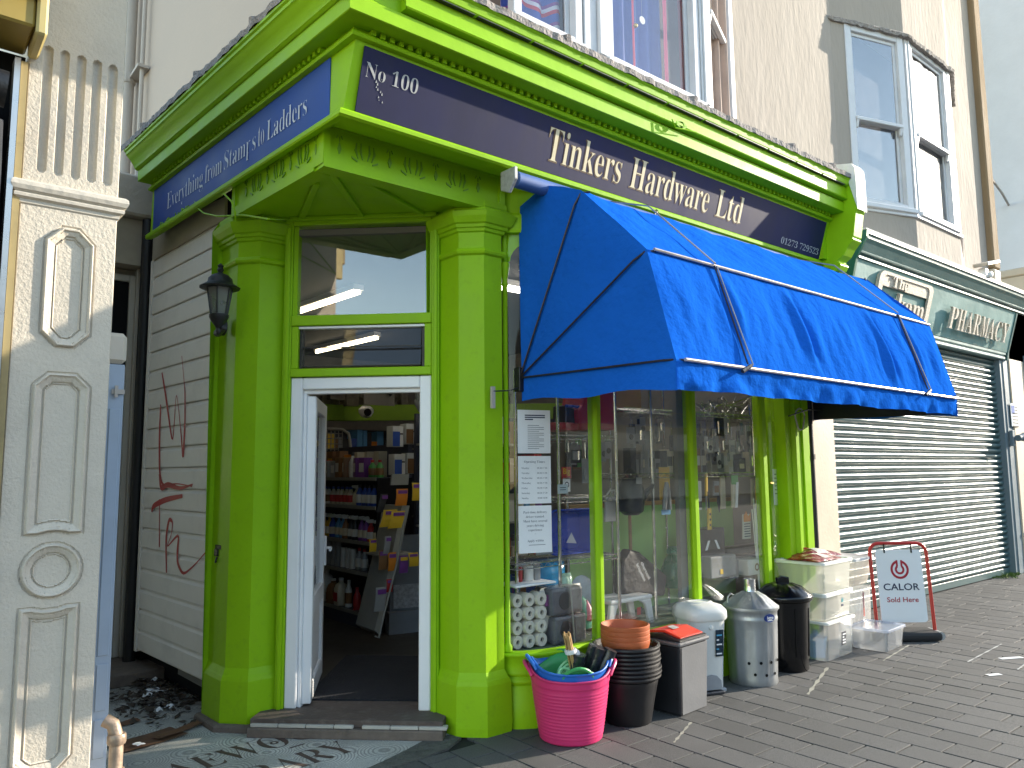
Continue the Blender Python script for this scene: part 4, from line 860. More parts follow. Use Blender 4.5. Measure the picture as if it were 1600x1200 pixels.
def relief(x, z):                                       # raised mouldings of the pilaster face, metres proud of its field
    def prof(d):                                        # d < 0 inside the panel outline
        if d > .004 or d < -.20: return 0.0 if d > 0 else -.010
        if d > -.004: return -.006
        if d > -.020: return .013 * sin(pi * (-d - .004) / .016) + .002
        if d > -.042: return .010 * (1 + (d + .020) / .022) - .004
        if d > -.048: return -.012
        if d > -.052: return -.004
        return -.010
    best = 0.0
    def cbox(cx, hx, z0, z1, c):
        ax = abs(x - cx); zc_ = (z0 + z1) / 2; az = abs(z - zc_); hz = (z1 - z0) / 2
        d = max(ax - hx, az - hz); ch = (ax + az - (hx + hz - c)) * .7071
        return max(d, ch)
    for d in (cbox(.617, .102, 2.188, 2.743, .066), max(cbox(.615, .114, 1.36, 2.074, .058 if z > 1.75 else 0), .165 - sqrt((x - .615) ** 2 + (z - 1.206) ** 2)), max(cbox(.615, .114, .355, 1.054, .058 if z < .65 else 0), .165 - sqrt((x - .615) ** 2 + (z - 1.206) ** 2))):
        if d < .006:
            q = prof(d)
            if abs(q) > abs(best): best = q
    d = sqrt((x - .615) ** 2 + (z - 1.206) ** 2) - .119
    if d < .006:
        q = prof(d)
        if abs(q) > abs(best): best = q
    for k in range(5):                                  # flutes
        fx_ = .4856 + k * .0673; dz = 0 if 2.997 < z < 3.562 else min(abs(z - 2.997), abs(z - 3.562))
        dd = sqrt((x - fx_) ** 2 + dz * dz)
        if dd < .0187: best = -sqrt(.0187 ** 2 - dd * dd) * 1.1 - .004
    return best
PX0, PX1, YP = .412, .806, 3.92
def pil(u, v):
    x = PX0 + (PX1 - PX0) * u; z = -.05 + 4.60 * v
    e = 0 if .01 < u < .99 else .006
    return (x, YP - relief(x, z) + e, z)
build(MB().grid(pil, 96, 1000), 'pilaster', PILAST, lbd)
m = MB(); m.strip([[(PX1, YP + .006 + .4 * t, z) for z in (-.05, 4.55)] for t in (0, 1)]); m.strip([[(PX0, YP + .006 + .4 * t, z) for z in (-.05, 4.55)] for t in (1, 0)]); build(m, 'pilaster_side', PILAST, lbd)
build(sweep([(PX0, 4.3), (PX0, YP), (PX1, YP), (PX1, 4.3)], [(.0, 2.818), (.007, 2.824), (.009, 2.84), (.025, 2.848), (.027, 2.86), (.020, 2.868), (.034, 2.877), (.041, 2.895), (.039, 2.912), (.027, 2.923), (0, 2.93)]), 'capital', PANELM, lbd)
build(MB().box(PX0 + .02, 3.98, 0, .52, 7.4, 4.5), 'flank', PANELM, lbd)
build(MB().box(PX0 - .1, 3.95, 4.552, .80, 4.2, 9), 'upper_wall', STUCCO, lbd)
GOLD = M('mustard sign paint', (.34, .24, .05), .5, var=.2, vs=4, dirt=.3)
gs = thing('sign_fascia', (.2, 4.2, 3.7), 'mustard yellow fascia box over the dark left shopfront', 'sign')
build(MB().box(-1.5, 3.61, 3.652, .412, 3.97, 4.28), 'box', GOLD, gs, bevel=.01)
build(MB().box(-1.5, 3.67, 3.522, .40, 3.97, 3.65), 'soffit_trim', GOLD, gs, bevel=.01)
build(MB().box(.403, 3.655, 3.49, .446, 3.915, 4.36), 'end_strip', M('pale gold', (.5, .40, .16), .5), gs, bevel=.01)
dk = thing('dark_shopfront', (.1, 4.4, 0), 'dark shuttered shopfront at the left edge', 'shop')
build(MB().box(-1.5, 3.975, 0, .405, 4.1, 3.52), 'front', DARK, dk)
build(MB().box(.356, 3.885, 0, .379, 3.97, 3.47), 'bright_trim', M('aluminium trim', (.5, .5, .5), .3, .8), dk)
build(MB().box(.383, 3.91, 0, .410, 3.97, 3.47), 'yellow_strip', M('stained yellow', (.35, .27, .12), .7, dirt=.6), dk)
build(MB().box(-1.5, 3.867, 1.78, .347, 3.97, 2.083), 'rail_box', IRON, dk, bevel=.01)
tp = build(MB().grid(lambda u, v: (-.5 + .83 * u, 3.867 + .025 * sin(u * 9 + v * 4) + .018 * sin(v * 11 + u * 3), 2.10 + 1.07 * v), 30, 24), 'black_sheet', M('black sheeting', (.022, .022, .024), .5, var=.3, bump=.2, bs=14), smooth=True, label='wrinkled black sheet hung over the dark left shopfront', cat='sheet')
rl = build(MB().tube([(-.6, 3.74, 3.26), (.0, 3.74, 3.26), (.32, 3.735, 3.24)], [.08, .08, .076], 16), 'rolled_sheet', IRON, smooth=True, label='black rolled blind end under the mustard fascia', cat='blind')
# pale blue gate edge behind the pilaster and the copper coloured pipe end
gt = thing('blue_gate', (1.0, 4.75, 0), 'pale blue gate edge with a hasp just behind the cream pilaster', 'gate')
BLG = M('pale blue paint', (.33, .40, .50), .5, var=.07, dirt=.15)
build(MB().box(.79, 4.275, .02, .950, 4.31, 2.178), 'leaf', BLG, gt, bevel=.004)
for z0, z1 in ((.26, .44), (.48, .70), (.74, 1.95)): build(MB().box(.886, 4.268, z0, .936, 4.2745, z1), 'panel', BLG, gt, bevel=.002)
hz = P(181, 612, 4.27); build(MB().box(hz.x - .02, 4.262, hz.z - .012, hz.x + .04, 4.2675, hz.z + .012), 'hasp', GREYPIPE, gt); build(MB().box(hz.x - .008, 4.255, hz.z - .03, hz.x + .008, 4.2615, hz.z + .03), 'hasp', GREYPIPE, gt)
build(MB().box(.80, 4.266, 2.182, .955, 4.32, 2.34), 'top_block', PANELM, gt, bevel=.02)
cpz = thing('pipe_end', (.91, 3.94, 0), 'short cast pipe end standing at the foot of the cream pilaster', 'pipe')
COP = M('rusty painted iron', (.34, .25, .18), .45, .3, var=.3, vs=20, bump=.4, bs=40, dirt=.5, dcol=(.12, .06, .03), ds=10)
build(MB().tube([(.915, 3.945, 0), (.915, 3.945, .44), (.90, 3.955, .495), (.87, 3.975, .515)], .030, 12), 'pipe', COP, cpz, smooth=True)
for z in (.26, .41): build(MB().lathe([(.036, 0), (.041, .01), (.041, .035), (.036, .045)], (.915, 3.945, z), 14), 'collar', COP, cpz, smooth=True)

# ================================================================ street beyond the camera (seen only in reflections)
rr = random.Random(4)
for i in range(13):
    x = -22 + i * 8.2; hh = 8.5 + rr.uniform(-.6, 1.2)
    t = thing('opposite_house', (x + 4, -23, 0), 'terraced house across the street seen only in the shop glass', 'house', 'terraced houses across the street')
    build(MB().box(x, -29, 0, x + 8.15, -22, hh), 'wall', (STUCCO, PINKW, STUCCOB)[i % 3], t)
    for fl_ in range(3):
        for k in range(2):
            build(MB().box(x + 1.2 + k * 3.6, -21.99, 1.0 + fl_ * 2.7, x + 3.0 + k * 3.6, -21.95, 2.7 + fl_ * 2.7), 'window', DARK, t)
for i in range(6):  # added out of view to block bright sky low over the street
    t = thing('added_glare_terrace', (95, -40 + i * 12, 0), 'unseen terrace added at the street end to block low sky glare', 'house', 'unseen terraces added against low sky glare')
    build(MB().box(92, -46 + i * 12, 0, 100, -34.2 + i * 12, 17 + rr.uniform(-2, 3)), 'wall', (PINKW, STUCCO)[i % 2], t)
# ================================================================ blue awning
def cloth(name, col):
    m = M(name, col, .8, spec=0.0, var=.10, vs=2.0, bump=.45, bs=22, bd=.02, sheen=0)
    return m
BLUE = cloth('blue awning cloth', (.011, .112, .53))
AX0, AX1 = 3.262, 6.95
aw = thing('awning', (5.1, 3.86, 2.2), 'bright blue folding awning stretched over the shop window', 'awning')
HZ = (3.86, 2.23); BB = (2.58, 2.205); MBR = (2.76, 2.85); TB = (3.27, 3.345); RO = (3.60, 3.475)
rw = random.Random(21)
ph_ = [rw.uniform(0, 6.28) for _ in range(40)]
def wr(x, v, k): 
    s = 0
    for i in range(8):
        f = 5.0 + 6.3 * i; s += sin(x * f + ph_[i + k] + v * (1.5 + .8 * i) * (1 if i % 2 else -1) + 1.3 * sin(v * 3 + ph_[i + k + 3] + x * 1.7)) / (1 + .6 * i)
    return s
def fold(x, x0, w): return math.exp(-((x - x0) / w) ** 2)
def front(u, v):
    x = AX0 + (AX1 - AX0) * u; t = sin(pi * v)
    d = .0095 * wr(x, v, 0) * (.35 + .65 * (1 - v)) * (.3 + .7 * t) + .02 * t
    for sx0 in (4.62, 5.75): d += .035 * t * fold(x, sx0 + .12 * (1 - v), .05) - .025 * t * fold(x, sx0 + .12 * (1 - v) + .08, .04)
    for sx0 in (3.86, 6.30): d += -.02 * t * fold(x, sx0 + .02, .03) + .022 * t * fold(x, sx0 + .10, .05)
    d *= min(1, min(u, 1 - u) * 30)
    y = BB[0] + (MBR[0] - BB[0]) * v; z = BB[1] + (MBR[1] - BB[1]) * v
    return (x, y - .964 * d + .0, z + .26 * d)
def top(u, v):
    x = AX0 + (AX1 - AX0) * u
    if v < .62: t = v / .62; y = MBR[0] + (TB[0] - MBR[0]) * t; z = MBR[1] + (TB[1] - MBR[1]) * t
    else: t = (v - .62) / .38; y = TB[0] + (RO[0] - TB[0]) * t; z = TB[1] + (RO[1] - TB[1]) * t
    s = sin(pi * v); d = .005 * s * (sin(x * 7 + v * 9 + ph_[1]) + .6 * sin(x * 17 - v * 14 + ph_[2]) + .4 * sin(x * 31 + v * 20 + ph_[5])) - .012 * s
    return (x, y - .65 * d, z + .76 * d)
def val(u, v):
    x = AX0 + (AX1 - AX0) * u
    d = .007 * wr(x, v, 10) * (.25 + v) + .012 * sin(x * 23 + ph_[20]) * v * v
    d *= min(1, min(u, 1 - u) * 30)
    z = BB[1] - .158 * v - .010 * v * sin(u * 5 * 2 * pi + .6) * .4
    return (x, BB[0] - .012 * min(1, min(u, 1 - u) * 30) + d + .01 * v, z)
for fnx, nm, nu, nv in ((front, 'front_panel', 420, 22), (top, 'top_panel', 300, 24), (val, 'valance', 460, 8)):
    m = MB().grid(fnx, nu, nv); build(m, nm, BLUE, aw, smooth=2)
def sidepanel(x, s):
    pts = [(HZ[0] + .02, HZ[1]), (3.885, 3.0), (3.87, 3.42), RO, TB, MBR, BB, (BB[0] + .005, BB[1] - .155)]
    m = MB(); n = 24
    rim = [(3.87, 3.40), (3.70, 3.45), RO, (3.44, 3.42), TB, (3.12, 3.20), (2.94, 3.03), MBR, (2.70, 2.64), (2.64, 2.42), BB]
    rows = []
    for k in range(9):
        t = k / 8; rows.append([(x + s * .012 * sin(pi * t) * sin(i * 1.3 + 1) * .5, HZ[0] + (p[0] - HZ[0]) * t, HZ[1] + (p[1] - HZ[1]) * t) for i, p in enumerate(rim)])
    m.strip(rows)
    lo = []
    for k in range(13):
        t = k / 12; y = HZ[0] + (BB[0] - HZ[0]) * t; lo.append([(x, y, HZ[1] + (BB[1] - HZ[1]) * t), (x - s * .004 * sin(k * 1.7), y, HZ[1] + (BB[1] - HZ[1]) * t - .08), (x + s * .006 * sin(k), y, HZ[1] - .155 + .012 * sin(k * .9) + (BB[1] - HZ[1]) * t)])
    m.strip(lo)
    build(m, 'side_panel', BLUE, aw, smooth=2)
sidepanel(AX0, -1); sidepanel(AX1, 1)
LIN = M('dark awning lining', (.012, .014, .02), .8)
m = MB(); m.strip([[(AX1 - .012, HZ[0] + .02, HZ[1] - .15), (AX1 - .012, BB[0] + .03, BB[1] - .145)], [(AX1 - .012, HZ[0] + .02, HZ[1] + .2), (AX1 - .012, BB[0] + .03, BB[1] + .1)]]); build(m, 'side_lining', LIN, aw)
BAR = M('pale bar metal', (.42, .38, .36), .35, .5, var=.15); ARM = M('dark arm steel', (.035, .03, .04), .4, .4)
for y, z, nm in ((MBR[0] - .012, MBR[1] + .006, 'middle_bar'), (BB[0] - .022, BB[1], 'front_bar')):
    build(MB().tube([(AX0 + .05, y, z), (AX1 - .03, y, z - .02)], .0105, 8), nm, BAR, aw, smooth=True)
for x in (AX0 - .016, AX1 + .016):
    for (y, z) in (BB, MBR, TB):
        e = Vector((x, y, z)); h = Vector((x, HZ[0], HZ[1])); q = e + (h - e).normalized() * .10; sg_ = 1 if x < 5 else -1
        build(MB().tube([h, q, e + Vector((sg_ * .02, 0, 0)) + (h - e).normalized() * .02, e + Vector((sg_ * .08, -.012, 0))], .0065, 7), 'arm', ARM, aw, smooth=True)
    build(MB().box(x - .02, 3.84, 2.14, x + .02, 3.90, 2.30), 'hinge_block', IRON, aw, bevel=.004)
for x in (3.86, 6.30):
    build(MB().tube([(x, 3.60, 3.50), (x, TB[0] - .03, TB[1] + .02), (x, MBR[0] - .03, MBR[1] + .01)], .006, 6), 'stay', BAR, aw, smooth=True)
    build(MB().tube([(x, MBR[0] - .022, MBR[1]), (x + .03, BB[0] - .025, BB[1] + .02)], .006, 6), 'stay', ARM, aw, smooth=True)
    build(MB().tube([(x + .02, MBR[0] - .024, MBR[1]), (x + .075, BB[0] - .03, BB[1] + .02)], .005, 6), 'stay', BAR, aw, smooth=True)
    build(MB().tube([(x - .05, BB[0] - .04, BB[1] - .03), (x + .04, BB[0] - .04, BB[1] + .012)], .012, 6), 'bar_clip', IRON, aw, smooth=True)
build(MB().tube([(3.02, 3.615, 3.462), (7.0, 3.615, 3.462)], .052, 16), 'roller', M('faded blue cloth', (.06, .13, .34), .6, var=.15), aw, smooth=True)
build(MB().prism([(2.965, 3.70, 3.40), (2.965, 3.62, 3.365), (2.965, 3.555, 3.44), (2.965, 3.555, 3.52), (2.965, 3.70, 3.52)], (.025, 0, 0)), 'roller_bracket', M('weathered aluminium', (.42, .42, .40), .6, .3, var=.35, vs=30), aw, bevel=.004)
rg_ = P(1027, 331, 3.62); build(MB().lathe([(.016, -.003), (.022, 0), (.016, .003)], rg_, 14, (.3, -1, .2), caps=False), 'ring', IRON, aw); build(MB().tube([rg_, (4.33, 3.58, 3.50)], .006, 5), 'hook', IRON, aw)
# loose wire coil on the right pilaster, wire along the corona
wc_ = thing('wire_coil', (6.6, 3.78, 2.15), 'small loop of loose cable hanging on the right green pilaster', 'cable')
pts = [P(1232, 650, 3.74), P(1262, 640, 3.74), P(1285, 641, 3.76)]; build(MB().tube(pts, .006, 5), 'wire', IRON, wc_)
pts = [Vector((P(1250, 655, 3.75))) + Vector((.075 * cos(a) * (1 + .2 * sin(3 * a)), 0, .10 * sin(a))) for a in [2 * pi * i / 16 for i in range(18)]]; build(MB().tube(pts, .007, 5), 'loop', GREYPIPE, wc_, smooth=True)
cw = thing('wire_coil', (5.0, 3.35, 4.18), 'loose painted cable coil fixed to the lime corona', 'cable')
q0 = P(1066, 196, 3.355); pts = [q0 + Vector((.05 * cos(a) - .01 * i / 8, 0, .022 * sin(a))) for i, a in enumerate([2 * pi * i / 10 for i in range(22)])]; build(MB().tube(pts, .006, 5), 'loop', GREENW, cw, smooth=True)
build(MB().tube([P(1050, 186, 3.355), P(1056, 200, 3.35), P(1068, 202, 3.35), P(1088, 207, 3.355)], .005, 5), 'wire', GREENW, cw)
tp = thing('tie_rope', (3.1, 3.85, 2.2), 'thin dark cord from the awning hinge to the green column', 'cord')
build(MB().tube([(3.262, 3.85, 2.17), (3.15, 3.87, 2.14), (3.03, 3.872, 2.13)], .005, 5), 'cord', IRON, tp)
build(MB().box(3.02, 3.868, 2.02, 3.045, 3.888, 2.16), 'cleat', GREYPIPE, tp)
# ================================================================ inside of the shop
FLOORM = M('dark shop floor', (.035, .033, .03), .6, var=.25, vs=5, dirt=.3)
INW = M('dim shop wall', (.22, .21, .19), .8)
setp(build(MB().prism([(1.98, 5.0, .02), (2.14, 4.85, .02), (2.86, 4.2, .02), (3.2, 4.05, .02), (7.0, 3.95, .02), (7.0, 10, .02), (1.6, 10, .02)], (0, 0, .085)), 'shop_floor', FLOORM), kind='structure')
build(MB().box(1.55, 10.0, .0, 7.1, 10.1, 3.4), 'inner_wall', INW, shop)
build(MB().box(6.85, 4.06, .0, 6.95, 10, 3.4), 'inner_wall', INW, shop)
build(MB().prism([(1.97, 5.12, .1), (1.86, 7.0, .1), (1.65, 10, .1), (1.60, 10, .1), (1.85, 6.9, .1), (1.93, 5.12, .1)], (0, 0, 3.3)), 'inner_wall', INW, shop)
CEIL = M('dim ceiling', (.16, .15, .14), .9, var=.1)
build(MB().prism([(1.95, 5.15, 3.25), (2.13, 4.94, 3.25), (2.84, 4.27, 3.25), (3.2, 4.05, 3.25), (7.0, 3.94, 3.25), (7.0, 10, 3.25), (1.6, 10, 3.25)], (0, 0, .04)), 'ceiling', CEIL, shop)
LIM = M('lime inner band', (.20, .36, .02), .6)
build(MB().box(2.2, 9.0, 2.28, 4.6, 9.12, 2.48), 'inner_band', LIM, shop)
build(MB().prism([(4.6, 9.0, 2.28), (6.8, 7.2, 2.28), (6.8, 7.3, 2.28), (4.6, 9.12, 2.28)], (0, 0, .2)), 'inner_band', LIM, shop)
TUBE = M('fluorescent tube', (1.0, .86, .58), .5, emit=2.2, var=0)
ADDED_TUBE = M('added display tube', (1.0, .93, .80), .5, emit=3.6, var=0)  # added lamps, out of view, that brighten the window display
def tubelight(p0, p1, lab, mt=None):
    p0 = Vector(p0); p1 = Vector(p1); t = thing('strip_light', tuple((p0 + p1) / 2), lab, 'strip light')
    build(MB().tube([p0, p1], .02, 8), 'tube', mt or TUBE, t, smooth=True)
    d = (p1 - p0).normalized(); s = Vector((d.y, -d.x, 0)) * .05
    build(MB().obox(p0 - s + Vector((0, 0, .022)), p1 - p0, s * 2, (0, 0, .05)), 'batten', WHITE, t)
tubelight((3.13, 5.88, 3.17), (3.05, 7.3, 3.17), 'bright strip light on the shop ceiling seen through the fanlight')
tubelight((3.9, 5.0, 3.17), (5.2, 5.0, 3.17), 'added unseen strip light brightening the window display, nearer the door', ADDED_TUBE)
tubelight((5.3, 5.0, 3.17), (6.6, 5.0, 3.17), 'added unseen strip light brightening the window display, further right', ADDED_TUBE)
tubelight((3.7, 4.35, 3.12), (4.8, 4.35, 3.12), 'added unseen strip light behind the window head brightening the goods, left end', ADDED_TUBE)
tubelight((4.9, 4.35, 3.12), (6.1, 4.35, 3.12), 'added unseen strip light behind the window head brightening the goods, right end', ADDED_TUBE)
tubelight((4.4, 7.8, 3.17), (4.3, 9.2, 3.17), 'strip light at the back of the shop ceiling')
mat_ = thing('door_mat', (2.75, 5.1, .105), 'dark ribbed door mat just inside the open doorway', 'mat')
build(MB().prism([(2.30, 5.02, .106), (2.95, 4.42, .106), (3.75, 5.30, .106), (3.1, 5.95, .106)], (0, 0, .012)), 'mat', M('dark mat', (.014, .015, .02), .95, bump=.8, bs=90), mat_)
# gondola shelving seen through the door
gx = 3.72
gon = thing('shelf_unit', (3.95, 7.6, .105), 'long dark shelf unit of cleaning bottles facing the doorway', 'shelving')
SHM = M('shelf steel', (.05, .055, .08), .5); PALE = M('shelf edge', (.24, .24, .22), .5)
build(MB().box(gx + .38, 6.62, .106, gx + .42, 9.2, 1.9), 'back_panel', SHM, gon)
build(MB().box(gx + .02, 6.62, .106, gx + .37, 9.2, .245), 'plinth', SHM, gon)
LV = [.258, .645, .94, 1.285, 1.565]
for z in LV:
    build(MB().box(gx + .012, 6.60, z - .02, gx + .375, 9.2, z), 'shelf', SHM, gon); build(MB().box(gx, 6.60, z - .03, gx + .010, 9.2, z + .004), 'price_strip', PALE, gon)
build(MB().box(gx + .01, 6.585, .106, gx + .40, 6.598, 1.56), 'end_panel', DARK, gon)
gon2 = thing('shelf_unit', (4.0, 6.45, .105), 'pale grey display cabinet end right of the doorway shelves', 'shelving')
build(MB().prism([(3.79, 6.44, .106), (4.6, 6.26, .106), (4.6, 6.56, .106), (3.82, 6.57, .106)], (0, 0, .20)), 'plinth', M('pale blue grey cabinet', (.16, .19, .24), .5), gon2)
build(MB().prism([(3.83, 6.50, .307), (4.6, 6.33, .307), (4.6, 6.56, .307), (3.84, 6.57, .307)], (0, 0, .70)), 'cabinet', M('pale blue grey cabinet'), gon2)
build(MB().prism([(3.86, 6.487, .33), (4.3, 6.39, .33), (4.3, 6.385, .33), (3.86, 6.482, .33)], (0, 0, .22)), 'card', M('pale print', (.30, .34, .42), .5, var=.5, vs=30), gon2)
rb = random.Random(77)
CM = {}
def cmat(n, c, **k):
    if n not in CM: CM[n] = M(n + ' goods', c, .35, var=.06, **k)
    return CM[n]
PALC = {'white': (.6, .6, .57), 'red': (.42, .03, .03), 'blue': (.03, .08, .35), 'light blue': (.1, .3, .55), 'teal': (.03, .28, .28), 'purple': (.17, .05, .26), 'pink': (.5, .06, .25), 'yellow': (.65, .42, .03), 'orange': (.6, .2, .02), 'green': (.06, .3, .06), 'brown': (.2, .1, .04), 'dark': (.03, .03, .035), 'cream': (.55, .5, .38), 'grey': (.25, .26, .27)}
def bottle_proto(kind, col, lab, grp):
    t = thing({'spray': 'spray_bottle', 'jug': 'plastic_jug', 'bottle': 'bottle', 'box': 'carton', 'tube': 'roll'}[kind], (0, 0, 0), lab, {'spray': 'bottle', 'jug': 'jug', 'bottle': 'bottle', 'box': 'carton', 'tube': 'roll'}[kind], grp)
    c = cmat(col, PALC[col]); wh = cmat('white', PALC['white'])
    if kind == 'spray':
        build(MB().lathe([(.036, 0), (.040, .01), (.040, .11), (.030, .15), (.014, .18), (.013, .20)], (0, 0, 0), 10), 'body', c, t, smooth=True)
        build(MB().prism([(-.05, -.012, .235), (-.05, -.012, .215), (-.025, -.012, .20), (.02, -.012, .20), (.03, -.012, .22), (.02, -.012, .24)], (0, .024, 0)), 'trigger', wh, t)
        build(MB().lathe([(.041, .03), (.0415, .035), (.0415, .10), (.041, .105)], (0, 0, 0), 10), 'label', cmat(rb.choice(['white', 'cream', 'yellow', 'pink']), PALC['cream']), t)
    elif kind == 'bottle':
        build(MB().lathe([(.034, 0), (.038, .01), (.038, .13), (.018, .17), (.016, .185)], (0, 0, 0), 10), 'body', c, t, smooth=True)
        build(MB().lathe([(.018, .186), (.018, .215)], (0, 0, 0), 8), 'cap', cmat(rb.choice(['red', 'white', 'blue', 'dark']), PALC['dark']), t)
        build(MB().lathe([(.0385, .03), (.0395, .035), (.0395, .11), (.0385, .115)], (0, 0, 0), 10), 'label', cmat(rb.choice(['white', 'teal', 'red', 'brown']), PALC['brown']), t)
    elif kind == 'jug':
        build(MB().lathe([(.06, 0), (.066, .01), (.066, .15), (.05, .19), (.022, .21), (.022, .225)], (0, 0, 0), 10, sq=3), 'body', c, t, smooth=True)
        build(MB().lathe([(.026, .226), (.026, .25)], (0, 0, 0), 8), 'cap', cmat('white', PALC['white']), t)
        build(MB().box(-.067, -.04, .04, -.0665, .04, .12), 'label', cmat(rb.choice(['teal', 'red', 'dark']), PALC['dark']), t)
    elif kind == 'box':
        build(MB().box(-.05, -.05, 0, .05, .05, .22), 'body', c, t, bevel=.002)
        build(MB().box(-.0515, -.04, .06, -.0505, .04, .16), 'label', cmat(rb.choice(['white', 'yellow', 'red', 'cream']), PALC['cream']), t)
    else:
        build(MB().lathe([(.035, 0), (.035, .25)], (0, 0, 0), 10), 'body', c, t, smooth=True); build(MB().lathe([(.028, .2501), (.012, .2502)], (0, 0, 0), 10, caps=False), 'end', cmat('dark', PALC['dark']), t)
    return t
LVN = ['bottom', 'second', 'middle', 'fourth', 'top']
def row(level, specs, y0, y1, depth=.08, grp=None):
    n = sum(q[2] for q in specs); i = 0; step = (y1 - y0) / max(1, n - 1)
    for kind, col, cnt, sc in specs:
        nm = {'spray': 'trigger spray bottle', 'jug': 'plastic jug', 'bottle': 'capped bottle', 'box': 'carton', 'tube': 'standing roll'}[kind]
        pr = None
        for k in range(cnt):
            y = y0 + i * step + rb.uniform(-.008, .008); i += 1; loc = (gx + depth + rb.uniform(-.01, .01), y, LV[level] + .001)
            g = '%s goods on the %s shelf' % (col, LVN[level])
            if pr is None: pr = bottle_proto(kind, col, '%s %s on the %s shelf inside the doorway' % (col, nm, LVN[level]), g); o = pr; o.location = loc; WL[o.name] = Vector(loc)
            else: o = dup(pr, loc)
            o.scale = (1, 1, sc); o.rotation_euler = (0, 0, rb.uniform(-.4, .4))
row(0, [('bottle', 'white', 2, .8), ('bottle', 'red', 1, 1), ('bottle', 'white', 1, 1.25), ('jug', 'cream', 1, 1.1), ('jug', 'teal', 1, 1), ('jug', 'white', 2, 1.35)], 6.72, 7.95)
row(1, [('bottle', 'grey', 2, 1.0), ('tube', 'white', 3, .8), ('tube', 'grey', 3, 1.0), ('bottle', 'brown', 2, 1.1)], 6.95, 7.95)
row(2, [('spray', 'dark', 1, .9), ('spray', 'red', 1, .9), ('spray', 'purple', 2, 1.0), ('spray', 'dark', 2, 1), ('spray', 'teal', 1, 1), ('spray', 'light blue', 2, 1), ('spray', 'blue', 1, 1), ('spray', 'yellow', 2, 1.0)], 6.70, 7.85)
row(3, [('bottle', 'blue', 4, .95), ('spray', 'pink', 1, .85), ('bottle', 'cream', 5, .85), ('bottle', 'white', 3, .85)], 6.74, 7.95)
row(4, [('bottle', 'green', 2, .8), ('box', 'purple', 2, .9), ('bottle', 'white', 1, 1.2), ('box', 'brown', 2, .95), ('box', 'grey', 2, .8), ('box', 'red', 3, .85)], 6.68, 8.1)
row(4, [('box', 'cream', 3, 1.2), ('box', 'orange', 1, 1.1), ('box', 'brown', 3, 1.3)], 6.95, 8.2, .24)
# stacked capsule boxes beyond the shelf end
bxp = None
for k, (px, py, cl, lab) in enumerate([(625, 742, 'blue', 'blue and white soap carton, lower left of the stacked pair'), (645, 740, 'teal', 'teal and white soap carton, lower right of the stacked pair'), (622, 698, 'blue', 'blue and white soap carton, upper left of the stack'), (643, 694, 'teal', 'teal and white soap carton, upper right of the stack')]):
    q = P(px, py, 6.62 - .02 * (k % 2)); t = thing('soap_carton', tuple(q), lab, 'carton', 'stacked soap cartons')
    build(MB().box(q.x - .062, q.y, q.z, q.x + .062, q.y + .12, q.z + .205), 'body', cmat('white', PALC['white']), t, bevel=.003)
    build(MB().box(q.x - .061, q.y - .003, q.z + .004, q.x + .02, q.y - .0005, q.z + .15), 'print', cmat(cl, PALC[cl]), t)
    build(MB().box(q.x + .022, q.y - .002, q.z + .12, q.x + .055, q.y - .0005, q.z + .135), 'mark', cmat('dark', PALC['dark']), t)
# wire display stand with packs of gloves
ds_ = thing('display_stand', (3.60, 6.2, .11), 'leaning white display stand hung with glove packs in front of the shelves', 'stand')
def DS(px, py, y): return P(px, py, y)
build(MB().prism([DS(628, 790, 6.10), DS(640, 790, 6.10), DS(624, 870, 6.02), DS(601, 960, 5.95), DS(594, 992, 5.92), DS(585, 985, 5.92), DS(612, 870, 6.02)], (.01, .35, 0)), 'side_panel', PALE, ds_)
build(MB().tube([DS(634, 800, 6.0), DS(620, 880, 5.95), DS(600, 960, 5.88), DS(592, 997, 5.86), DS(586, 994, 5.86)], .008, 6), 'hook_leg', PALE, ds_)
build(MB().obox(DS(592, 870, 6.05), (.34, -.02, 0), (.02, .28, 0), (0, 0, .015)), 'shelf', PALE, ds_)
build(MB().obox(DS(611, 758, 6.15), (.17, -.02, 0), (0, .02, 0), (.01, 0, .10)), 'header_card', PALE, ds_)
def pack(px, py, y, w, h, col, lab, tilt=.1, grp='packs on the display stand'):
    q = P(px, py, y); t = thing('glove_pack', tuple(q), lab, 'pack', grp)
    c = cmat(col, PALC[col]); rows = []
    for k in range(5):
        u = k / 4; d = .016 * sin(pi * u) + .003
        rows.append([(q.x - w / 2 + tilt * h * (1 - u) * -1 + w * i / 6, q.y - d * (1 if i % 2 else .6), q.z + h * u) for i in range(7)])
    build(MB().strip(rows), 'pouch', c, t, smooth=2)
    build(MB().obox((q.x - w * .42 , q.y - .021, q.z + h * .72), (w * .8, 0, 0), (0, .003, 0), (0, 0, h * .2)), 'header', cmat('purple' if col != 'purple' else 'yellow', PALC['purple']), t)
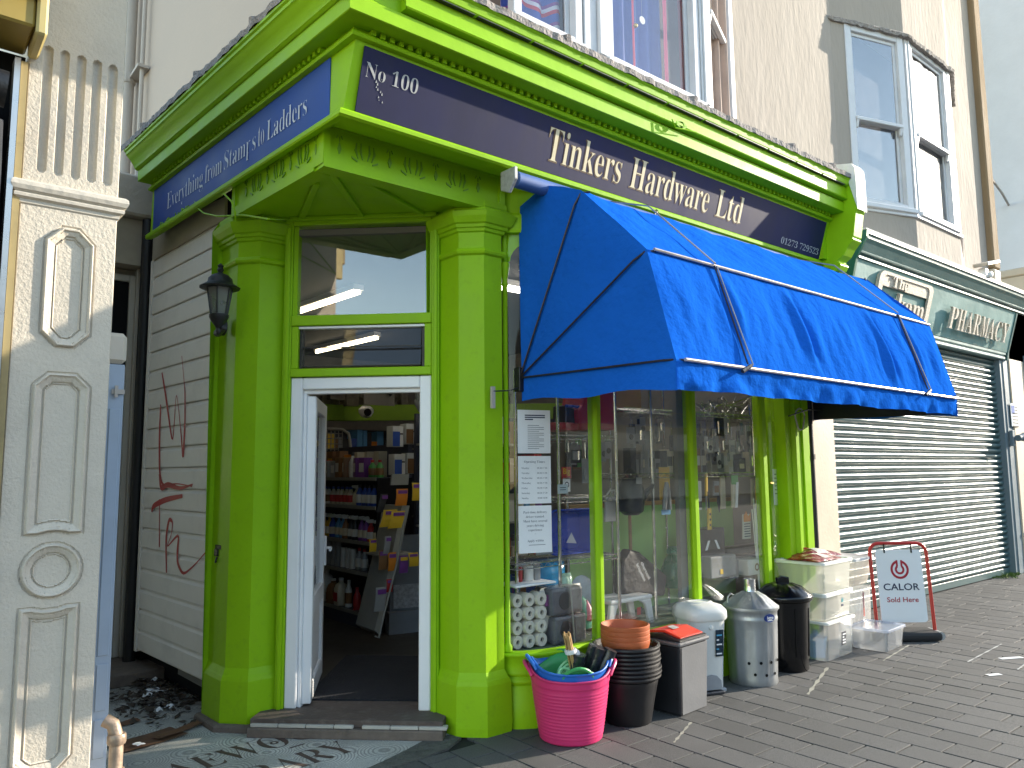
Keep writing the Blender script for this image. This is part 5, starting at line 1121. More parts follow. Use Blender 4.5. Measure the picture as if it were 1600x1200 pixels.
for i, a in enumerate([(622, 825, 6.0, .14, .15, 'yellow', 'plump yellow rubber glove pack, largest on the display stand', .25), (610, 823, 6.02, .14, .15, 'yellow', 'yellow glove pack behind the largest one on the stand', .3), (628, 790, 6.05, .12, .15, 'orange', 'orange cloth pack at the top of the display stand', .1), (650, 782, 6.05, .09, .16, 'yellow', 'yellow and purple pack hanging upper right of the stand', .0),
        (606, 865, 5.98, .06, .15, 'grey', 'silver grey pack among the dark packs on the stand', .15), (598, 890, 6.0, .09, .17, 'teal', 'teal cloth pack on the lower shelf of the stand', .0), (612, 892, 5.98, .08, .16, 'orange', 'orange cloth pack on the lower shelf of the stand', .0), (630, 895, 5.98, .09, .15, 'purple', 'purple pack at the lower right of the stand', .0), (645, 885, 5.95, .10, .12, 'yellow', 'black striped yellow brush pack at the right of the stand', -.1),
        (582, 862, 6.1, .07, .11, 'yellow', 'small yellow sponge pack at the left of the stand', .0), (608, 925, 5.95, .06, .11, 'red', 'red boxed pack low on the stand', .0), (595, 955, 5.9, .10, .20, 'grey', 'tall pale grey card hanging at the foot of the stand', .1), (600, 800, 6.1, .07, .16, 'dark', 'dark glossy pack at the top left of the stand', .3)]): pack(*a)
# ceiling clutter, camera domes, arched rack beyond
dc = thing('dome_camera', (0, 0, 0), 'white dome camera on the lime band inside the shop', 'camera'); q = P(572, 642, 8.3); dc.location = q; WL[dc.name] = q
build(MB().lathe([(.0, -.09), (.06, -.07), (.09, -.02), (.09, .02), (.05, .06)], q, 14), 'dome', WHITE, dc, smooth=True); build(MB().lathe([(0, 0), (.045, .0), (.045, .03)], q + Vector((-.03, -.09, -.02)), 12, (-.3, -1, -.4)), 'lens', DARK, dc)
dc = thing('bullet_camera', (0, 0, 0), 'pale bullet camera hanging by the right door jamb', 'camera'); q = P(655, 632, 5.4); dc.location = q; WL[dc.name] = q
build(MB().lathe([(.028, -.09), (.034, -.08), (.034, .05), (.02, .07)], q, 12, (.1, .5, .35)), 'barrel', PALE, dc, smooth=True); build(MB().lathe([(0, 0), (.02, 0)], q + Vector((-.01, -.05, -.035)), 10, (-.1, -.5, -.35)), 'lens', DARK, dc); build(MB().box(q.x - .02, q.y, q.z + .02, q.x + .02, q.y + .03, q.z + .2), 'bracket', PALE, dc)
ar = thing('wire_rack', (4.0, 8.2, 1.6), 'white arched wire rack on the top shelf inside', 'rack')
a0 = P(500, 670, 8.3); a1 = P(535, 671, 8.1); a2 = P(547, 690, 8.0); a3 = P(548, 705, 8.0)
build(MB().tube([a0, a1, (a1 + a2) / 2 + Vector((.03, 0, .02)), a2, a3], .018, 7), 'arch', PALE, ar, smooth=True)
m = MB()
for i in range(7): b = a0.lerp(a1, i / 6); m.tube([b, (b.x, b.y, b.z - .25)], .006, 4)
for i in range(4): m.tube([a0 - Vector((0, 0, .05 + i * .06)), a1 - Vector((0, 0, .05 + i * .06))], .005, 4)
setp(build(m, 'wire_grid', PALE, ar), kind='stuff')
pw = thing('poster_panel', (0, 0, 0), 'pale panel leaning against the shop ceiling above the lime band', 'panel'); q = P(590, 633, 8.2); pw.location = q; WL[pw.name] = q
build(MB().obox(q - Vector((.18, 0, 0)), (.42, 0, 0), (0, .02, 0), (.0, .05, .38)), 'board', INW, pw); build(MB().tube([q + Vector((-.15, -.03, .34)), q + Vector((.05, -.04, .26)), q + Vector((.16, -.04, .12))], .02, 6), 'black_hook', IRON, pw)
m = MB()
for i in range(26):
    q = P(rb.uniform(500, 660), rb.uniform(606, 634), 8.6 + rb.uniform(0, .5)); w_ = rb.uniform(.05, .3); m.obox(q, (w_, rb.uniform(-.05, .05), 0), (0, .1, 0), (0, 0, rb.uniform(.03, .2)))
setp(build(m, 'ceiling_stock', M('dim mixed stock', (.13, .12, .10), .7, var=.6, vs=8), shop), kind='stuff')
# distant shelves filling the dark of the shop
for i, (x, y) in enumerate([(4.9, 6.2), (5.7, 7.6), (5.2, 9.2)]):
    t = thing('back_shelf', (x, y, .105), ['crowded shelf bay behind the shop window, nearest the glass', 'crowded shelf bay in the middle of the shop behind the window', 'crowded shelf bay along the back of the shop'][i], 'shelving', 'crowded shelf bays')
    build(MB().box(x - .75, y + .36, .106, x + .75, y + .40, 2.2), 'back_panel', SHM, t)
    for z in (.3, .7, 1.1, 1.5, 1.9): build(MB().box(x - .75, y, z - .02, x + .75, y + .358, z), 'shelf', PALE, t)
    mb_ = {}
    for z in (.3, .7, 1.1, 1.5, 1.9):
        u = x - .72
        while u < x + .66:
            w_ = rb.uniform(.05, .11); h_ = rb.uniform(.12, .3); c = rb.choice(list(PALC)); mb_.setdefault(c, MB()).box(u, y + rb.uniform(.0, .06), z + .001, u + w_ - .006, y + .3, z + h_); u += w_
    for c, m in mb_.items(): setp(build(m, 'shelf_stock', cmat(c, PALC[c]), t), kind='stuff')

# ================================================================ window display
bed = thing('window_bed', (4.7, 4.2, .47), 'raised window bed with a low lime back board behind the glass', 'display bed')
BEDM = M('green grey bed', (.13, .17, .11), .6, dirt=.3)
build(MB().prism([(3.2, 4.0, .40), (3.5, 3.86, .40), (3.7, 3.82, .40), (5.95, 3.82, .40), (6.3, 3.96, .40), (6.4, 4.62, .40), (3.2, 4.62, .40)], (0, 0, .055)), 'bed_board', BEDM, bed)
build(MB().box(3.2, 4.04, .105, 6.4, 4.62, .398), 'bed_core', DARK, bed)
build(MB().box(4.24, 4.455, .456, 6.42, 4.49, 1.31), 'back_board', M('pale lime board', (.34, .58, .17), .55, var=.08, vs=3), bed)
build(MB().box(4.24, 4.445, 1.312, 6.42, 4.50, 1.345), 'wood_cap', M('pine strip', (.45, .28, .09), .5, var=.15), bed)
m = MB()
for i in range(3):
    z = .48 + i * .012
    m.grid(lambda u, v: (3.75 + u * 1.9, 3.90 + .12 * i + .1 * v, z + .012 * sin(u * 30 + i) + .01 * sin(v * 9 + u * 13)), 60, 6)
build(m, 'plastic_sheet', clearplastic('crumpled film', (.7, .72, .70), .12, .12), bed, smooth=True)
WD = M('raw pine pole', (.38, .22, .11), .6, var=.2)
def post(px, y, z0, z1, par, r=.0125, nm='post', mt=CHROME, py=770):
    x = P(px, py, y).x; build(MB().tube([(x, y, z0), (x, y, z1)], r, 8), nm, mt, par, smooth=True); return x
def wshelf(x0, x1, y0, y1, z, par):
    m = MB()
    for (a, b) in (((x0, y0), (x1, y0)), ((x0, y1), (x1, y1)), ((x0, y0), (x0, y1)), ((x1, y0), (x1, y1))):
        for dz in (0, -.032): m.tube([(a[0], a[1], z + dz), (b[0], b[1], z + dz)], .0035, 5)
        L = sqrt((b[0] - a[0]) ** 2 + (b[1] - a[1]) ** 2); n = max(2, int(L / .035)); pts = []
        for i in range(n + 1): t = i / n; pts.append((a[0] + (b[0] - a[0]) * t, a[1] + (b[1] - a[1]) * t, z - (.032 if i % 2 else 0)))
        m.tube(pts, .0022, 4)
    for i in range(1, 16): y = y0 + (y1 - y0) * i / 16; m.tube([(x0, y, z + .003), (x1, y, z + .003)], .0018, 4)
    setp(build(m, 'wire_shelf', CHROME, par), kind='stuff')
r1_ = thing('wire_rack', (3.95, 4.1, .457), 'chrome wire rack on the left of the window, behind the paper notices', 'rack')
xa = post(873, 3.98, .457, 2.6, r1_); xb = post(964, 3.98, .457, 2.6, r1_)
post(806, 4.02, .457, 2.3, r1_, .012, mt=CHROME); post(955, 4.38, .457, 2.6, r1_, .011); post(886, 4.38, .457, 2.6, r1_, .011)
for z in (1.00, 1.425, 1.87): wshelf(3.30 if z < 1.2 else xa, xb, 3.98, 4.38, z, r1_)
r2_ = thing('wire_rack', (5.4, 4.2, .457), 'chrome wire rack hung with small tools in the middle and right of the window', 'rack')
xc = post(1020, 4.02, .457, 2.6, r2_); xd = post(1181, 4.02, 1.55, 2.6, r2_, mt=CHROME); xe = post(1219, 3.98, .457, 2.6, r2_, py=700)
for px in (1040, 1190): post(px, 4.42, .457, 2.6, r2_, .011)
for z in (1.585, 2.10): wshelf(P(965, 733, 4.1).x, xe, 4.02, 4.42, z, r2_)
gp = build(MB().box(4.86, 3.86, .457, 4.945, 3.90, 3.2), 'inner_post', M('grey inner post', (.20, .20, .18), .6), shop)
for px, y in ((985, 4.40), (1062, 4.40)):
    x = P(px, 850, y).x; pl = thing('wooden_pole', (x, y, .457), 'bare wooden pole standing %s the charcoal bag' % ('behind' if px < 1000 else 'right of'), 'pole'); build(MB().tube([(x, y, .457), (x, y, 1.55)], .014, 8), 'pole', WD, pl, smooth=True)
# paper notices
PAPER = M('white paper', (.80, .81, .82), .7, var=.03); INK = M('grey ink', (.04, .045, .09), .7)
na = P(809, 700, 3.93); nb = P(860, 700, 3.86); ne = Vector((nb.x - na.x, nb.y - na.y, 0)).normalized(); nw = sqrt((nb.x - na.x) ** 2 + (nb.y - na.y) ** 2)
for lab, z0, z1, lines in (('white notice of close lines at the top of the three behind the left glass', 1.735, 2.025, None), ('opening times notice, middle of three papers behind the left glass', 1.402, 1.716, 'open'), ('delivery driver wanted notice, lowest of three papers behind the left glass', 1.080, 1.388, 'job')):
    t = thing('paper_notice', (na.x, na.y, z0), lab, 'notice', 'paper notices on the left glass'); o = Vector((na.x, na.y + .0, z0)); nn = Vector((ne.y, -ne.x, 0))
    build(MB().obox(o, ne * nw, nn * .0015, (0, 0, z1 - z0)), 'sheet', PAPER, t)
    def ln_(txt, zz, h, al='c', u=.5, wdt=None, par=t, o=o): lettering(txt, INK, o + ne * (nw * u) + nn * .002 + Vector((0, 0, zz)), ne, (0, 0, 1), h=h, width=wdt, parent=par, ser=True, off=-.012, align=al, thick=.0004)
    H_ = z1 - z0
    if lines is None:
        for k in range(3): build(MB().obox(o + ne * (nw * .22) + nn * .002 + Vector((0, 0, H_ - .04 - k * .014)), ne * (nw * (.62 if k < 2 else .25)), nn * .0004, (0, 0, .008)), 'text_line', INK, t)
        for k in range(13): build(MB().obox(o + ne * (nw * .3) + nn * .002 + Vector((0, 0, H_ - .105 - k * .013)), ne * (nw * (.5 if k % 3 else .35)), nn * .0004, (0, 0, .003)), 'text_line', INK, t)
    elif lines == 'open':
        ln_('Opening Times', H_ - .045, .016)
        for k, d_ in enumerate(('Monday', 'Tuesday', 'Wednesday', 'Thursday', 'Friday', 'Saturday', 'Sunday')):
            ln_(d_, H_ - .085 - k * .033, .011, 'l', .1); ln_('08.30-17.30' if k < 6 else '10.00-16.00', H_ - .085 - k * .033, .010, 'r', .88)
    else:
        for k, s_ in enumerate(('Part-time delivery', 'driver wanted.', 'Must have several', 'years driving', 'experience', '*', 'Apply within')): ln_(s_, H_ - .05 - k * .029 - (.012 if k > 5 else 0), .015)
        build(MB().obox(o + ne * (nw * .3) + nn * .002 + Vector((0, 0, .05)), ne * (nw * .5), nn * .0004, (0, 0, .003)), 'text_line', INK, t)
a = P(1207, 733, 3.90); b = P(1227, 788, 3.92); t = thing('paper_notice', (a.x, 3.9, b.z), 'small white notice alone on the right end glass', 'notice')
build(MB().obox((a.x, 3.90, b.z), (b.x - a.x, .03, 0), (0, .0015, 0), (0, 0, a.z - b.z)), 'sheet', PAPER, t)
for k in range(6): build(MB().obox((a.x + .03, 3.8985 + .005, a.z - .05 - k * .035), ((b.x - a.x) * .65, .0195, 0), (0, .0005, 0), (0, 0, .007)), 'text_line', INK, t)
a = P(871, 757, 3.965); t = thing('price_tag', tuple(a), 'small pale blue tag clipped to the chrome rack post', 'tag'); b = P(887, 771, 3.965)
build(MB().box(a.x, 3.962, b.z, b.x, 3.965, a.z), 'card', M('pale blue card', (.45, .55, .60), .5), t)
for k in range(2): build(MB().box(a.x + .02, 3.9605, a.z - .025 - k * .015, b.x - .02, 3.9615, a.z - .020 - k * .015), 'text_line', INK, t)

# ---- goods in the window, left bay
def thg(name, px, py, y, lab, cat, grp=None):
    q = P(px, py, y); return thing(name, tuple(q), lab, cat, grp), q
t, q = thg('wash_bowl', 905, 868, 4.05, 'blue rectangular washing up bowl stood on edge behind the glass', 'bowl')
BLP = M('blue plastic', (.015, .06, .42), .25, var=.05)
def rrect(cx, cz, hx, hz, r, y, n=6):
    out = []
    for sx_, sz_, a0 in ((1, 1, 0), (-1, 1, 90), (-1, -1, 180), (1, -1, 270)):
        for i in range(n + 1):
            a = radians(a0 + 90 * i / n); out.append((cx + sx_ * (hx - r) + r * cos(a), y, cz + sz_ * (hz - r) + r * sin(a)))
    return out
ca = P(846, 832, 4.05); cb2 = P(932, 832, 4.05); bcx = (ca.x + cb2.x) / 2 + .04; bcz = P(890, 831, 4.05).z; bhx = (cb2.x - ca.x) / 2 - .04; bhz = (P(890, 796, 4.05).z - P(890, 868, 4.05).z) / 2
rows = [rrect(bcx, bcz, bhx * f, bhz * f, .07 * f, 4.06 + d) for f, d in ((1.0, .012), (1.0, -.0), (.97, -.006), (.93, 0.0), (.90, .04), (.84, .10), (.80, .12))]
m = MB().strip(rows, True); m.f.append(tuple(range(len(m.v) - 1, len(m.v) - 29, -1))); build(m, 'bowl', BLP, t, smooth=True)
tr = [P(885, 848, 4.10), P(901, 849, 4.10), P(893, 832, 4.10)]; build(MB().prism(tr, (0, .002, 0)), 'label', M('pale label', (.5, .5, .55), .5), t)
t, q = thg('clear_tray', 858, 868, 4.02, 'translucent grey plastic tray leaning left of the blue bowl', 'tray')
build(MB().obox(P(838, 868, 4.03), (.16, 0, 0), (0, .008, 0), (0, .04, .33)), 'tray', clearplastic('smoky plastic', (.45, .48, .52), .6), t, bevel=.003)
RDP = M('deep red plastic', (.36, .012, .03), .35, var=.1)
t, q = thg('red_tub', 935, 670, 4.2, 'large deep red plastic tub on the top shelf of the left rack', 'tub')
qq = [P(906, 672, 4.15), P(965, 672, 4.15), P(965, 600, 4.15), P(918, 600, 4.15), P(911, 632, 4.15), P(904, 640, 4.15)]; build(MB().prism(qq, (0, .25, 0)), 'tub', RDP, t, bevel=.02, seg=2)
build(MB().obox(P(868, 672, 4.12), (.24, 0, 0), (0, .26, 0), (.0, 0, .06)), 'rim', RDP, t, bevel=.015, seg=2)
t, q = thg('fan_heater', 895, 664, 4.2, 'dark grey folded fan beside the red tub on the rack', 'fan')
build(MB().prism([P(884, 664, 4.2), P(907, 664, 4.2), P(903, 640, 4.2), P(884, 632, 4.2)], (0, .15, 0)), 'body', cmat('dark', PALC['dark']), t, bevel=.01); build(MB().tube([P(884, 634, 4.18), P(905, 636, 4.18)], .012, 6), 'blue_handle', BLP, t)
t, q = thg('carton', 985, 640, 4.25, 'tan cardboard carton at the top of the window behind the left mullion', 'carton')
build(MB().obox(P(960, 638, 4.25), (.33, 0, 0), (0, .2, 0), (0, 0, .2)), 'box', M('tan card', (.45, .27, .11), .6), t, bevel=.004)
items = [('watering_can', 850, 735, 4.3, .10, .26, 'grey', 'grey jug shape hanging behind the notices'), ('pack', 884, 735, 4.05, .07, .09, 'red', 'small red and yellow packet on the chrome rack')]
a = P(878, 744, 4.0); t = thing('price_card', tuple(a), 'red and yellow price card reading Big hanging on the rack', 'card'); build(MB().box(a.x, 4.0, a.z - .02, a.x + .09, 4.004, a.z + .065), 'card', cmat('red', PALC['red']), t)
lettering('Big', cmat('yellow', PALC['yellow']), (a.x + .012, 3.9985, a.z + .015), (1, 0, 0), (0, 0, 1), h=.04, parent=t, off=.01, thick=.0005)
a = P(880, 762, 4.0); t = thing('price_card', tuple(a), 'white card with a dark ring below the red price card', 'card'); build(MB().box(a.x, 4.0, a.z - .03, a.x + .07, 4.004, a.z + .07), 'card', PAPER, t); build(MB().lathe([(.022, 0), (.014, 0.0)], (a.x + .035, 3.9985, a.z + .02), 14, (0, -1, 0), caps=False), 'ring', INK, t)
# hanging packs on the racks: small blister cards of mixed tools
hk = random.Random(31)
for k in range(84):
    band = hk.choice([0, 0, 0, 1, 1, 2])
    if band == 0: px, py, y, zt = hk.uniform(985, 1180), hk.uniform(660, 700), 4.1 + hk.uniform(0, .28), 2.06
    elif band == 1: px, py, y, zt = hk.uniform(1085, 1185), hk.uniform(690, 725), 4.15 + hk.uniform(0, .25), 2.06
    else: px, py, y, zt = hk.uniform(888, 960), hk.uniform(700, 740), 4.1 + hk.uniform(0, .2), 1.83
    q = P(px, py, y); cl = hk.choice(['grey', 'white', 'dark', 'grey', 'dark', 'dark', 'grey', 'cream', 'brown', 'white']); w_, h_ = hk.uniform(.05, .10), hk.uniform(.10, .20)
    place = ['the upper rack', 'the upper rack right of the middle mullion', 'the left rack'][band]
    t = thing('blister_pack', tuple(q), '%s carded tool hanging below %s' % (cl, place), 'pack', '%s carded tools below %s' % (cl, place))
    build(MB().box(q.x - w_ / 2, q.y - .003, q.z - h_ / 2, q.x + w_ / 2, q.y, q.z + h_ / 2), 'card', cmat(cl, PALC[cl]), t)
    s_ = hk.choice([0, 1, 2])
    if s_ == 0: build(MB().tube([(q.x, q.y - .012, q.z - h_ * .4), (q.x, q.y - .012, q.z + h_ * .15)], [.010, .014], 7), 'tool', CHROME, t, smooth=True)
    elif s_ == 1: build(MB().lathe([(.02, 0), (.024, .004), (.02, .01)], (q.x, q.y - .004, q.z - h_ * .1), 10, (0, -1, 0)), 'tool', cmat('dark', PALC['dark']), t, smooth=True)
    else: build(MB().box(q.x - w_ * .3, q.y - .018, q.z - h_ * .35, q.x + w_ * .3, q.y - .004, q.z + h_ * .1), 'tool', cmat('grey', PALC['grey']), t, bevel=.004)
    build(MB().tube([(q.x, q.y - .002, q.z + h_ / 2), (q.x, q.y, min(zt, q.z + h_ / 2 + .12))], .0025, 4), 'hook', CHROME, t)
# upper shelves crowded with small boxes
for k in range(24):
    px = 990 + k * 9.5 if k < 12 else 1082 + (k - 12) * 8.6; z = 1.589 if k < 12 else 1.589; y = 4.15 + hk.uniform(0, .12)
    x = P(px, 730, y).x; w_, h_ = hk.uniform(.06, .11), hk.uniform(.08, .22); cl = hk.choice(['grey', 'white', 'dark', 'dark', 'cream', 'grey', 'brown'])
    t = thing('small_carton', (x, y, z), '%s small carton on the middle wire shelf, %s the middle mullion' % (cl, 'left of' if k < 12 else 'right of'), 'carton', '%s small cartons on the middle wire shelf' % cl)
    build(MB().box(x - w_ / 2, y, z, x + w_ / 2, y + .08, z + h_), 'box', cmat(cl, PALC[cl]), t, bevel=.002); build(MB().box(x - w_ * .35, y - .002, z + h_ * .3, x + w_ * .35, y - .0005, z + h_ * .7), 'label', cmat(hk.choice(['white', 'cream', 'dark']), PALC['white']), t)
m = MB()
for k in range(60):
    q = P(hk.uniform(1095, 1185), hk.uniform(625, 650), 4.1 + hk.uniform(0, .3)); m.tube([q, q + Vector((hk.uniform(-.12, .12), hk.uniform(-.05, .05), hk.uniform(-.05, .08))), q + Vector((hk.uniform(-.2, .2), 0, hk.uniform(-.06, .06)))], .006, 4)
setp(build(m, 'wire_tangle', CHROME, r2_), kind='stuff')
# big dark pouch, shears card, hand tools with handles
t, q = thg('tool_pouch', 990, 805, 4.05, 'black leather scuttle shaped pouch hanging in the window', 'pouch')
BLK = M('black leather', (.015, .015, .017), .4, bump=.3, bs=40)
pr = [(.055, .0), (.095, .03), (.105, .10), (.10, .20), (.07, .28), (.045, .33), (.02, .36)]
build(MB().lathe(pr, (q.x + .01, 4.08, q.z), 16), 'pouch', BLK, t, smooth=True); build(MB().tube([(q.x + .08, 4.05, q.z + .12), (q.x + .17, 4.02, q.z + .20), (q.x + .21, 4.02, q.z + .235)], [.035, .022, .012], 8), 'spout', BLK, t, smooth=True)
build(MB().box(q.x - .03, 3.985, q.z + .24, q.x + .035, 3.99, q.z + .29), 'label', PALE, t)
t, q = thg('plier_card', 1040, 800, 4.06, 'yellow carded grey pliers hanging left of the middle mullion', 'pack')
build(MB().box(q.x - .065, 4.06, q.z + .10, q.x + .065, 4.064, q.z + .36), 'card', cmat('yellow', PALC['yellow']), t); build(MB().tube([(q.x - .03, 4.045, q.z + .02), (q.x - .012, 4.045, q.z + .16), (q.x, 4.045, q.z + .24)], [.02, .022, .012], 7), 'handle', cmat('grey', PALC['grey']), t, smooth=True); build(MB().tube([(q.x + .035, 4.045, q.z + .02), (q.x + .02, 4.045, q.z + .16), (q.x + .005, 4.045, q.z + .24)], [.02, .022, .012], 7), 'handle', cmat('grey', PALC['grey']), t, smooth=True); build(MB().box(q.x - .06, 4.05, q.z - .02, q.x + .05, 4.054, q.z + .02), 'tip_card', cmat('light blue', PALC['light blue']), t)
for px, py, y, w_, h_, cl, nm, lab in ((1105, 775, 4.02, .025, .19, 'yellow', 'trowel', 'yellow handled trowel hanging right of the middle mullion'), (1110, 828, 4.0, .045, .18, 'yellow', 'spirit_level', 'short yellow spirit level with black vials'), (1120, 775, 4.1, .08, .13, 'grey', 'paint_brush_pack', 'carded brush with a dark pointed handle'), (1131, 795, 4.08, .07, .28, 'cream', 'pale_card', 'tall pale yellow card pack beside the brush'), (1148, 793, 4.02, .06, .22, 'cream', 'pruner_pack', 'green topped pruning knife pack with a white handle'),
                                      (1092, 797, 4.0, .09, .24, 'white', 'blade_pack', 'tilted white and black blade pack by the middle mullion'), (1185, 790, 4.15, .05, .25, 'yellow', 'saw_pack', 'yellow hand saw pack hanging by the right mullion'), (1178, 790, 4.2, .05, .25, 'cream', 'saw_pack', 'cream hand saw pack beside the yellow one'),
                                      (955, 815, 4.2, .13, .2, 'white', 'white_jug', 'white translucent bag shaped jug between the mullion and rack post'), (905, 730, 4.2, .06, .22, 'green', 'garden_tool', 'dark green garden tool pack hanging in the left rack'), (925, 730, 4.25, .10, .25, 'grey', 'garden_tool', 'pale grey garden glove pack hanging in the left rack'), (1168, 842, 4.1, .12, .22, 'white', 'seed_sack', 'white printed sack with orange flames leaning by the right mullion'), (1190, 842, 4.25, .07, .24, 'orange', 'card_pack', 'dull orange curled card pack by the right mullion')):
    t, q = thg(nm, px, py, y, lab, 'tool' if 'pack' not in nm else 'pack'); c = cmat(cl, PALC[cl])
    build(MB().prism([(q.x - w_ / 2, y, q.z), (q.x + w_ / 2, y, q.z), (q.x + w_ / 2 * .9 + .01, y, q.z + h_), (q.x - w_ / 2 * .9 + .01, y, q.z + h_)], (0, .02, 0)), 'body', c, t, bevel=.004)
    if nm == 'spirit_level':
        for i in range(3): build(MB().lathe([(0, 0), (.010, 0), (.010, .002)], (q.x + .003, y - .001, q.z + .04 + i * .045), 10, (0, -1, 0)), 'vial', IRON, t)
        build(MB().tube([(q.x + .005, y + .01, q.z + h_), (q.x, y + .01, q.z + h_ + .14)], .008, 6), 'rod', cmat('dark', PALC['dark']), t)
    elif nm == 'trowel': build(MB().tube([(q.x, y + .01, q.z), (q.x - .005, y + .01, q.z - .12)], .008, 6), 'rod', cmat('grey', PALC['grey']), t)
    elif nm == 'paint_brush_pack': build(MB().prism([(q.x - .03, y - .004, q.z + .03), (q.x + .03, y - .004, q.z + .03), (q.x + .03, y - .004, q.z + .09), (q.x - .03, y - .004, q.z + .09)], (0, .003, 0)), 'label', cmat('teal', PALC['teal']), t); build(MB().tube([(q.x + .02, y, q.z), (q.x + .025, y, q.z - .06), (q.x + .027, y, q.z - .14)], [.014, .016, .004], 7), 'handle', cmat('dark', PALC['dark']), t, smooth=True)
    elif nm == 'pruner_pack': build(MB().box(q.x - .04, y - .006, q.z + h_ - .02, q.x + .06, y - .001, q.z + h_ + .06), 'clip', cmat('green', PALC['green']), t, bevel=.006); build(MB().prism([(q.x + .0, y - .01, q.z), (q.x + .03, y - .01, q.z), (q.x + .06, y - .01, q.z + h_), (q.x + .03, y - .01, q.z + h_)], (0, .008, 0)), 'handle', PAPER, t)
    elif nm == 'seed_sack':
        build(MB().prism([(q.x - .05, y - .006, q.z + h_ * .7), (q.x + .05, y - .006, q.z + h_ * .7), (q.x + .06, y - .006, q.z + h_ * 1.05), (q.x + .02, y - .006, q.z + h_ * .9), (q.x - .01, y - .006, q.z + h_ * 1.12), (q.x - .05, y - .006, q.z + h_ * .95)], (0, .004, 0)), 'flames', cmat('orange', PALC['orange']), t)
        for i in range(6): build(MB().box(q.x - .045, y - .004, q.z + .02 + i * .022, q.x + .045, y - .001, q.z + .028 + i * .022), 'text_line', INK, t)
    elif nm == 'white_jug': build(MB().tube([(q.x - .05, y, q.z + h_), (q.x - .03, y - .02, q.z + h_ + .04), (q.x + .03, y - .02, q.z + h_ + .04), (q.x + .05, y, q.z + h_)], .008, 6), 'handle', c, t)
    elif nm == 'blade_pack': build(MB().box(q.x - .03, y - .003, q.z + .02, q.x + .04, y - .001, q.z + .07), 'print', cmat('dark', PALC['dark']), t)
# lower display: charcoal bag, green can, stool, racket pack, pouches, toilet rolls
def pillow(px0, px1, py0, py1, y, dep, nm, mt, t, lean=0.0, nx=14, nz=12, tap=.0):
    a = P((px0 + px1) / 2, py1, y); x0 = P(px0, (py0 + py1) / 2, y).x; x1 = P(px1, (py0 + py1) / 2, y).x; z1 = P((px0 + px1) / 2, py0, y).z; z0 = a.z; cx = (x0 + x1) / 2
    def f(s):
        def g(u, v):
            e = min(u, 1 - u, .5) * 2; e2 = min(v, 1 - v, .5) * 2; d = dep * (1 - (1 - e) ** 3) ** .6 * (1 - (1 - e2) ** 3) ** .6
            w_ = 1 - tap * v; x = cx + (x0 + (x1 - x0) * u - cx) * w_
            return (x + .004 * sin(v * 17), y + lean * v * (z1 - z0) - s * (d + .005 * sin(u * 21 + v * 9) * e * e2), z0 + (z1 - z0) * v)
        return g
    m = MB().grid(f(1), nx, nz); m.grid(f(-.3), nx, nz); return build(m, nm, mt, t, smooth=2), (cx, z0, z1)
BAGB = M('black film', (.016, .016, .018), .5, spec=.3, bump=.35, bs=20, bd=.02)
t, q = thg('charcoal_bag', 1010, 932, 4.1, 'large black charcoal bag with white lettering leaning in the window', 'bag')
a = P(972, 930, 4.08); m = MB().prism([P(972, 930, 4.1), P(1040, 932, 4.1), P(1044, 900, 4.12), P(1000, 862, 4.16), P(985, 858, 4.16), P(974, 875, 4.14)], (0, .10, 0)); build(m, 'bag', BAGB, t, bevel=.03, seg=3)
ex_ = (P(1012, 905, 4.09) - P(1000, 880, 4.09)).normalized(); ey_ = Vector((-ex_.z, 0, ex_.x)); ey_ = ey_ if ey_.x > 0 else -ey_; nchk = ex_.cross(ey_)
for k, (s_, p0) in enumerate((('charcoal', (1001, 880)), ('briquettes', (994, 883)))): lettering(s_, PAPER, P(p0[0], p0[1], 4.088), ex_, ey_, h=.03, width=.16, parent=t, off=.005, thick=.0005)
t, q = thg('green_can', 1068, 918, 4.15, 'dark green watering can with a bright lime panel in the window', 'watering can')
GRC = M('dark green plastic', (.01, .14, .07), .3); a = P(1062, 918, 4.15)
build(MB().lathe([(.10, 0), (.125, .04), (.12, .12), (.085, .21), (.05, .27), (.045, .31), (.05, .33)], (a.x, 4.2, a.z), 18), 'body', GRC, t, smooth=True); build(MB().tube([(a.x - .05, 4.15, a.z + .22), (a.x - .1, 4.12, a.z + .29), (a.x - .16, 4.12, a.z + .31)], [.03, .02, .028], 8), 'spout', GRC, t, smooth=True)
build(MB().lathe([(0, 0), (.085, .0), (.08, .006)], (a.x + .03, 4.07, a.z + .11), 18, (0, -1, .15)), 'panel', M('bright lime plastic', (.05, .55, .03), .35), t)
t, q = thg('step_stool', 990, 988, 4.0, 'white plastic step stool with a small red label in the window', 'stool')
x0 = P(951, 975, 3.98).x; x1 = P(1024, 975, 3.98).x; z0 = .457; z1 = P(985, 938, 3.98).z + .02
WPL = M('white stool plastic', (.72, .72, .70), .35, var=.03)
build(MB().box(x0 + .03, 3.98, z1 - .035, x1 - .02, 4.22, z1), 'seat', WPL, t, bevel=.014, seg=2)
for xx, s_ in ((x0, 1), (x1, -1)):
    for yy in (3.985, 4.17): build(MB().prism([(xx, yy, z0), (xx + s_ * .055, yy, z0), (xx + s_ * .10, yy, z1 - .07), (xx + s_ * .16, yy, z1 - .036), (xx + s_ * .03, yy, z1 - .036)], (0, .03, 0)), 'leg', WPL, t, bevel=.006)
lb_ = P(1000, 953, 3.975); build(MB().box(lb_.x - .03, 3.977, lb_.z - .035, lb_.x + .01, 3.9795, lb_.z + .02), 'label', cmat('red', PALC['red']), t); build(MB().box(lb_.x + .012, 3.977, lb_.z - .035, lb_.x + .03, 3.9795, lb_.z + .02), 'label', cmat('dark', PALC['dark']), t)
